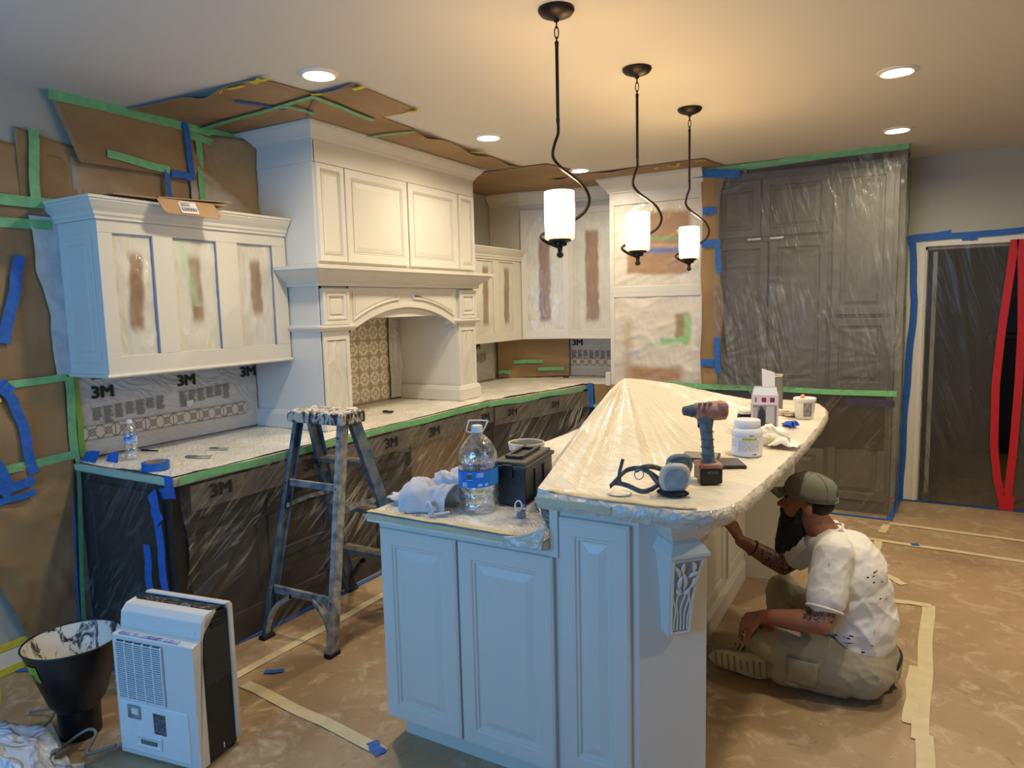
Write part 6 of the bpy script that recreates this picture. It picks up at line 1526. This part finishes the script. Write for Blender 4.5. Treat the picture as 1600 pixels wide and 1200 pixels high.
# ================================================================== the painter
def voxel(mb, name, mat, parent, vox, smooth=4, disp=None, mats_fn=None):
    o = mb.build('tmp_'+name, mat, None, recalc=True)
    r = o.modifiers.new('r', 'REMESH'); r.mode = 'VOXEL'; r.voxel_size = vox
    s_ = o.modifiers.new('s', 'SMOOTH'); s_.iterations = smooth; s_.factor = .5
    dg = bpy.context.evaluated_depsgraph_get(); dg.update()
    me = bpy.data.meshes.new_from_object(o.evaluated_get(dg)); me.name = name
    c = Vector(WORG[o.name]); bpy.data.objects.remove(o)
    n = len(me.vertices); V = np.empty(n*3); me.vertices.foreach_get('co', V); V = V.reshape(-1, 3)+np.array(c)
    if disp is not None:
        N = np.empty(n*3); me.vertices.foreach_get('normal', N); N = N.reshape(-1, 3)
        V = V+N*disp(V)[:, None]
    cc = (V.min(0)+V.max(0))/2; me.vertices.foreach_set('co', (V-cc).ravel())
    mats = mat if isinstance(mat, (list, tuple)) else [mat]; me.materials.clear()
    for m_ in mats: me.materials.append(M[m_])
    if mats_fn is not None:
        nf_ = len(me.polygons); Cc = np.empty(nf_*3); me.polygons.foreach_get('center', Cc); Cc = Cc.reshape(-1, 3)+cc
        me.polygons.foreach_set('material_index', mats_fn(Cc).astype(int))
    me.polygons.foreach_set('use_smooth', [True]*len(me.polygons)); me.update()
    ob = bpy.data.objects.new(name, me); COL.objects.link(ob); ob.parent = parent
    po = WORG[parent.name]; ob.location = [cc[i]-po[i] for i in range(3)]; WORG[ob.name] = tuple(cc); return ob
pr = thing('person', (-.15, 3.18, 0), 'bearded person in cap and white T-shirt sitting cross-legged, reaching under the bar', 'person')
shN, elN, wrN = (-.235, 2.985, .625), (-.262, 2.855, .385), (-.492, 2.90, .345)
shF, elF, wrF = (-.285, 3.33, .585), (-.475, 3.315, .425), (-.648, 3.225, .545)
def hand(m, wr, d, nrm, curl, L=.085, thumb=1, spread=.12):
    """wrist, direction to knuckles, palm normal, finger curl in radians per joint"""
    d = Vector(d).normalized(); nrm = Vector(nrm); nrm = (nrm-d*nrm.dot(d)).normalized(); s = d.cross(nrm)
    wr = Vector(wr); kn = wr+d*L
    for k in range(5):
        f_ = k/4-.5; m.cap2(wr+s*f_*.030, kn+s*f_*.066, .016, .0145, 10)
    for k, ln in enumerate((.036, .040, .038, .030)):
        f_ = (k-1.5)/3; p = kn+s*f_*.066*thumb; a = 0; dd_ = (d+s*f_*spread*thumb).normalized(); r = .0098
        for j, sc_2 in enumerate((1.1, .75, .6)):
            a += curl*(.8 if j == 0 else 1.1); v = dd_*cos(a)+nrm*sin(a); q_ = p+v*ln*sc_2; m.cap2(p, q_, r, r*.9, 8); p = q_; r *= .9
    p = wr+d*.022-s*.024*thumb; v1 = (d*.75-s*.6*thumb+nrm*.25).normalized(); q_ = p+v1*.042; m.cap2(p, q_, .014, .0115, 9)
    v2 = (d*.8+nrm*.6-s*.1*thumb).normalized(); q2 = q_+v2*.030; m.cap2(q_, q2, .0115, .0105, 9); m.cap2(q2, q2+(v2*.8+nrm*.4).normalized()*.022, .0105, .0085, 9)
hc_ = Vector((-.352, 3.135, .795))
body = MB()
body.ell(hc_, (.092, .074, .098), 28, 20)                                   # skull
body.ell(hc_+Vector((-.052, 0, -.035)), (.052, .056, .070), 20, 14)         # face
body.ell(hc_+Vector((-.072, 0, .012)), (.026, .052, .018), 16, 8)           # brow
body.ell(hc_+Vector((-.060, 0, -.090)), (.040, .040, .030), 16, 10)         # chin
body.cap2(hc_+Vector((-.092, 0, .002)), hc_+Vector((-.116, 0, -.026)), .009, .013, 10)   # nose
body.ell(hc_+Vector((-.108, .011, -.028)), (.009, .009, .007), 8, 6); body.ell(hc_+Vector((-.108, -.011, -.028)), (.009, .009, .007), 8, 6)
for s in (-1, 1):
    body.ell(hc_+Vector((-.070, s*.034, -.028)), (.026, .022, .022), 12, 8)  # cheek
    body.ell(hc_+Vector((.006, s*.078, -.018)), (.020, .009, .032), 14, 10, Matrix.Rotation(s*.35, 3, 'Z'))
body.cap2((-.345, 3.138, .735), (-.275, 3.158, .63), .060, .068, 16)         # neck
body.ell((-.20, 3.165, .50), (.12, .165, .14), 20, 14); body.ell((-.16, 3.175, .30), (.13, .15, .16), 20, 14); body.ell((-.13, 3.18, .14), (.13, .15, .10), 20, 12)
for a, b in ((shN, shF),): body.cap2(a, b, .06, .06, 14)
body.cap2(shN, elN, .056, .044, 14); body.cap2(elN, lerp(elN, wrN, .35), .044, .046, 14); body.cap2(lerp(elN, wrN, .35), wrN, .046, .029, 14)
body.cap2(shF, elF, .054, .043, 14); body.cap2(elF, lerp(elF, wrF, .35), .043, .044, 14); body.cap2(lerp(elF, wrF, .35), wrF, .044, .028, 14)
hand(body, wrN, (-.75, .10, -.42), (-.35, .30, -.85), .50, .075, -1)
hand(body, wrF, (-.42, -.08, .80), (-.85, .1, -.3), .62, .075, 1)
for hp_, kn_, an_ in (((-.12, 3.06, .13), (-.49, 2.94, .255), (-.29, 3.17, .075)), ((-.15, 3.30, .13), (-.49, 3.40, .29), (-.47, 3.13, .10))):
    body.cap2(hp_, kn_, .07, .05, 12); body.cap2(kn_, an_, .045, .035, 12)
def bmat(C_):
    up = (np.abs(C_[:, 1]-2.93) < .13) & (C_[:, 2] > .40) & (C_[:, 2] < .56) & (C_[:, 0] > -.33)
    fa_ = (C_[:, 1] > 3.2) & (C_[:, 0] < -.38) & (C_[:, 0] > -.56) & (C_[:, 2] > .37) & (C_[:, 2] < .52)
    fo = (C_[:, 1] < 2.97) & (C_[:, 2] < .345) & (C_[:, 2] > .325) & (C_[:, 0] > -.47) & (C_[:, 0] < -.30)
    return np.where(up | fa_ | fo, 1, 0)
voxel(body, 'body', ['skin', 'tattoo'], pr, .0048, 3, None, bmat)
sh = MB()
sh.ell((-.195, 3.168, .50), (.150, .205, .150), 26, 18); sh.ell((-.165, 3.18, .33), (.158, .195, .175), 26, 18); sh.ell((-.150, 3.18, .235), (.150, .185, .115), 26, 16)
sh.ell((-.195, 3.168, .585), (.105, .175, .080), 20, 12); sh.ell((-.178, 3.175, .41), (.155, .200, .15), 26, 16); sh.ell((-.150, 3.18, .30), (.158, .198, .14), 26, 16)
sh.cap2(shN, shF, .078, .078, 18); sh.cap2((-.30, 3.155, .625), (-.265, 3.16, .60), .072, .09, 16)
sh.cap2(shN, lerp(shN, elN, .62), .076, .074, 18); sh.cap2(shF, lerp(shF, elF, .62), .072, .070, 16)
def sdisp(V):
    a = V[:, 2]*1.0; w1 = ridge(V[:, 0]*9+V[:, 2]*7+V[:, 1]*3, V[:, 2]*5-V[:, 0]*6+V[:, 1]*6, 2, 101)
    w2 = ridge(V[:, 0]*16-V[:, 2]*12, V[:, 1]*9+V[:, 2]*4, 2, 103); return .018*(w1-.45)*np.clip((.62-a)*5, .3, 1)+.008*(w2-.45)
shirt = voxel(sh, 'shirt', ['shirt'], pr, .006, 5, sdisp)
# hems
def ringtube(c0, ax, r, name, mat, rr=.0045, par=pr, sq=1.0, n=30):
    q = Vector((0, 0, 1)).rotation_difference(Vector(ax).normalized()).to_matrix()
    return MB().tube([Vector(c0)+q @ Vector((r*cos(a), r*sq*sin(a), 0)) for a in np.linspace(0, 2*pi, n+1)[:-1]], rr, 6, closed=True).build(name, mat, par, smooth='all')
eN = lerp(shN, elN, .62); ringtube(lerp(shN, elN, .80), Vector(elN)-Vector(shN), .066, 'sleeve_hem', simple('white_cotton', (222, 218, 210), .9), .006)
ringtube((-.282, 3.157, .672), (-.35, 0, .94), .068, 'collar', bpy.data.materials['white_cotton'], .006, sq=1.05)
tr = MB()
tr.ell((-.13, 3.18, .125), (.155, .195, .118), 24, 16)
hN, kN, aN = (-.125, 3.055, .125), (-.487, 2.945, .225), (-.24, 3.10, .085)
hF, kF, aF = (-.15, 3.30, .13), (-.485, 3.39, .275), (-.45, 3.17, .11)
tr.cap2(hN, lerp(hN, kN, .55), .112, .100, 20); tr.cap2(lerp(hN, kN, .55), kN, .100, .074, 20); tr.cap2(kN, aN, .076, .062, 18)
tr.cap2(hF, kF, .105, .078, 20); tr.cap2(kF, aF, .076, .058, 18); tr.cap2((-.42, 3.0, .10), (-.2, 3.05, .085), .075, .083, 16)
def tdisp(V):
    w = ridge(V[:, 0]*8+V[:, 2]*9, V[:, 1]*6+V[:, 2]*5-V[:, 0]*4, 2, 111); w2 = ridge(V[:, 0]*20+V[:, 1]*8, V[:, 2]*14, 2, 113); return .016*(w-.45)+.005*(w2-.45)
trs = voxel(tr, 'trousers', ['trousers'], pr, .007, 5, lambda V: tdisp(V)*(V[:, 2] > .02))
for v in trs.data.vertices:
    if v.co.z+WORG[trs.name][2] < .004: v.co.z = .004-WORG[trs.name][2]
from mathutils.bvhtree import BVHTree
toff = Vector(WORG[trs.name])
bvh = BVHTree.FromPolygons([v.co+toff for v in trs.data.vertices], [tuple(p.vertices) for p in trs.data.polygons])
rows = []
for i in range(11):
    r = []
    for j in range(10):
        x, z = -.40+.115*i/10+.012*j/9, .075+.135*j/9-.02*i/10
        hit = bvh.ray_cast(Vector((x, 2.4, z)), Vector((0, 1, 0)))[0]; y = hit.y if hit else 2.9
        e = 0 if (i in (0, 10) or j == 0) else (.006 if j < 7 else .011); r.append((x, y-.003-e, z))
    rows.append(r)
MB().grid(rows).build('cargo_pocket', 'trousers', pr, smooth=True, solid=.003, recalc=False)
MB().tube(smooth_path([(-.005, 3.09, .13), (.012, 3.16, .15), (.012, 3.24, .14), (-.01, 3.32, .13)], 5), [.018]*16, 8, flat=.4).build('belt', 'belt', pr, smooth='all')
crumple('back_pocket_bulge', (-.06, 3.07, .045), (.06, .055, .035), 71, 'belt', pr, 28, 18, .12)
# shoe lying on its side, sole towards the camera
so = MB(); outl_ = []
for k in range(36):
    a = 2*pi*k/36; x = cos(a); zz2 = sin(a); outl_.append((x*.145, zz2*(.052-.007*x-.010*math.exp(-((x-.15)/.35)**2))))
def shoe_pt(x, z, y): return (-.595-x*cos(.03)*1.0, y, .060+z+.012*x)
rows = [[shoe_pt(x*s_, z*s_, y) for x, z in outl_] for y, s_ in ((3.0, .90), (3.003, .97), (3.010, 1.0), (3.026, 1.0), (3.030, .97))]
m = MB(); m.grid(rows, closed=True); n_ = 36; m.f.append(tuple(range(n_))); m.f.append(tuple(range(4*n_, 5*n_))[::-1]); m.mi += [0, 0]
shoe = m.build('sole', 'sole', pr, smooth=True)
tr_ = MB()
for k in range(9):
    x = -.11+.027*k; h_ = .034 if k not in (3, 4) else .022; tr_.bar(shoe_pt(x, -h_, 2.998), shoe_pt(x+.006, h_, 2.998), .006, .005, (0, 1, 0))
o = tr_.build('tread_bars', 'shoe', shoe); o['kind'] = 'stuff'
up = MB(); up.ell((-.62, 3.065, .062), (.125, .055, .048), 24, 14); up.ell((-.53, 3.08, .075), (.075, .065, .055), 20, 12); up.cap2((-.50, 3.09, .08), (-.47, 3.13, .10), .05, .05, 14)
voxel(up, 'shoe_upper', ['shoe'], pr, .006, 4)
for k in range(4): MB().tube([(-.60-.022*k, 3.04, .108-.003*k), (-.595-.022*k, 3.075, .113-.003*k), (-.60-.022*k, 3.11, .105-.003*k)], .003, 6).build('lace', 'belt', pr, smooth='all')
# cap
cp2 = Matrix.Rotation(rad(7), 3, 'Y')
prof = [(1.0, 0), (1.0, .25), (.97, .45), (.88, .66), (.70, .84), (.45, .95), (.2, .995), (.001, 1.0)]
m = MB(); rows = []
for r, z in prof:
    rows.append([tuple(hc_+Vector((.006, 0, .018))+cp2 @ Vector((r*.108*cos(a), r*.091*sin(a), z*.104))) for a in np.linspace(0, 2*pi, 41)[:-1]])
# leave the adjuster opening at the back (+x, low)
m.grid(rows, closed=True); keep = []
for f_ in m.f:
    p = sum((Vector(m.v[i]) for i in f_), Vector())/4-hc_
    if not (p.x > .085 and abs(p.y) < .034 and p.z < .058 and p.z > .03): keep.append(f_)
m.f = keep; m.mi = [0]*len(keep); cap_ = m.build('cap', 'cap', pr, smooth='all', solid=.003, recalc=False)
rows = []
for i in range(15):
    s = i/14*2-1; a = pi+s*.72
    rows.append([tuple(hc_+Vector((.006, 0, .018))+cp2 @ Vector((.106*cos(a)-.066*t_*(1-.45*s*s), .089*sin(a)*(1-.06*t_), .012-.016*t_-.018*s*s*t_+.006*(1-s*s)))) for t_ in (0, .25, .5, .75, 1)])
MB().grid(rows).build('brim', 'cap', cap_, smooth='all', solid=.004, recalc=False)
q = MB().tube([hc_+Vector((.006, 0, .018))+cp2 @ Vector((.110*cos(a), .093*sin(a), .004)) for a in np.linspace(-.5, .5, 9)], .007, 6, flat=.4).build('adjuster_strap', 'cap', cap_, smooth='all')
for k in range(6):
    a = k*pi/3+.2; MB().tube([hc_+Vector((.006, 0, .018))+cp2 @ Vector((r*.1095*cos(a), r*.0925*sin(a), z*.105)) for r, z in prof[:-1]], .0012, 5).build('seam', 'cap', cap_, smooth='all')
MB().ell(hc_+Vector((.010, 0, .122)), (.008, .008, .004), 10, 6).build('button', 'cap', cap_, smooth='all')
hr = MB(); hr.ell(hc_+Vector((.030, 0, -.010)), (.074, .076, .050), 22, 14)
hb_ = voxel(hr, 'hair', ['beard'], pr, .006, 2)
bd_ = MB()
bd_.ell(hc_+Vector((-.055, 0, -.092)), (.056, .062, .045), 20, 14); bd_.ell(hc_+Vector((-.082, 0, -.075)), (.032, .045, .028), 16, 10)
bd_.cap2(hc_+Vector((-.066, 0, -.11)), hc_+Vector((-.110, -.005, -.225)), .058, .026, 18); bd_.cap2(hc_+Vector((-.045, 0, -.12)), hc_+Vector((-.085, 0, -.21)), .052, .026, 16)
for s in (-1, 1): bd_.cap2(hc_+Vector((-.022, s*.066, -.025)), hc_+Vector((-.045, s*.052, -.09)), .011, .020, 10)
bd_.cap2(hc_+Vector((-.104, -.024, -.050)), hc_+Vector((-.104, .024, -.050)), .010, .010, 10)
voxel(bd_, 'beard', ['beard'], pr, .005, 2, lambda V: .007*(ridge(V[:, 0]*40+V[:, 1]*30, V[:, 2]*7, 2, 121)-.5))
for s in (-1, 1):
    e = MB().ell(hc_+Vector((-.079, s*.032, -.004)), (.010, .011, .008), 12, 8).build('eye', simple('eye_white', (110, 98, 90), .4), pr, smooth='all')
    MB().ell(hc_+Vector((-.0875, s*.032, -.004)), (.003, .005, .005), 10, 6).build('iris', 'ink', e, smooth='all')
    MB().tube([hc_+Vector((-.090, s*.014, .016)), hc_+Vector((-.092, s*.030, .020)), hc_+Vector((-.080, s*.047, .015))], .0045, 6).build('eyebrow', 'beard', pr, smooth='all')
MB().tube([hc_+Vector((-.106, -.016, -.062)), hc_+Vector((-.110, 0, -.062)), hc_+Vector((-.106, .016, -.062))], .005, 6).build('lips', simple('lip', (132, 74, 66), .5), pr, smooth='all')
ringtube(lerp(elN, wrN, .86), Vector(wrN)-Vector(elN), .031, 'red_wristband', simple('red_band', (180, 40, 40), .5), .004)
ringtube(lerp(elF, wrF, .72), Vector(wrF)-Vector(elF), .036, 'dark_bracelet', 'beard', .0035)
for k, (y, z, x) in enumerate(((3.02, .50, -.045), (3.04, .535, -.05), (3.0, .475, -.05))): pass
# faded print and dark stains on the shirt back, as thin patches following the cloth
def patch(host, c, r, name, mat, n=7, seed=0):
    rnd = random.Random(seed); me = host.data; off = Vector(WORG[host.name])
    V = [(v.co+off, v.normal.copy()) for v in me.vertices]; c = Vector(c)
    near = [(p, nn) for p, nn in V if (p-c).length < r*1.8]
    if len(near) < 8: return
    m = MB()
    for k in range(n):
        p, nn = rnd.choice(near)
        if nn.y > .2: continue
        u = nn.cross(Vector((0, 0, 1))).normalized(); w_ = nn.cross(u); a, b = rnd.uniform(.003, .010), rnd.uniform(.001, .0035)
        q = p+nn*.0012; m.add([tuple(q+u*a*cos(t_)*rnd.uniform(.8, 1.2)+w_*b*sin(t_)) for t_ in np.linspace(0, 2*pi, 8)[:-1]], [tuple(range(7))])
    if m.v: o = m.build(name, mat, host, recalc=False); o['kind'] = 'stuff'
patch(shirt, (-.085, 3.05, .50), .05, 'back_print', 'ink', 10, 1)
patch(shirt, (-.26, 2.99, .28), .06, 'paint_stains', 'ink', 22, 2)
patch(shirt, (-.14, 2.985, .27), .03, 'paint_stains', 'ink', 6, 3)
patch(shirt, (-.13, 3.0, .17), .07, 'paint_stains', 'ink', 12, 4)
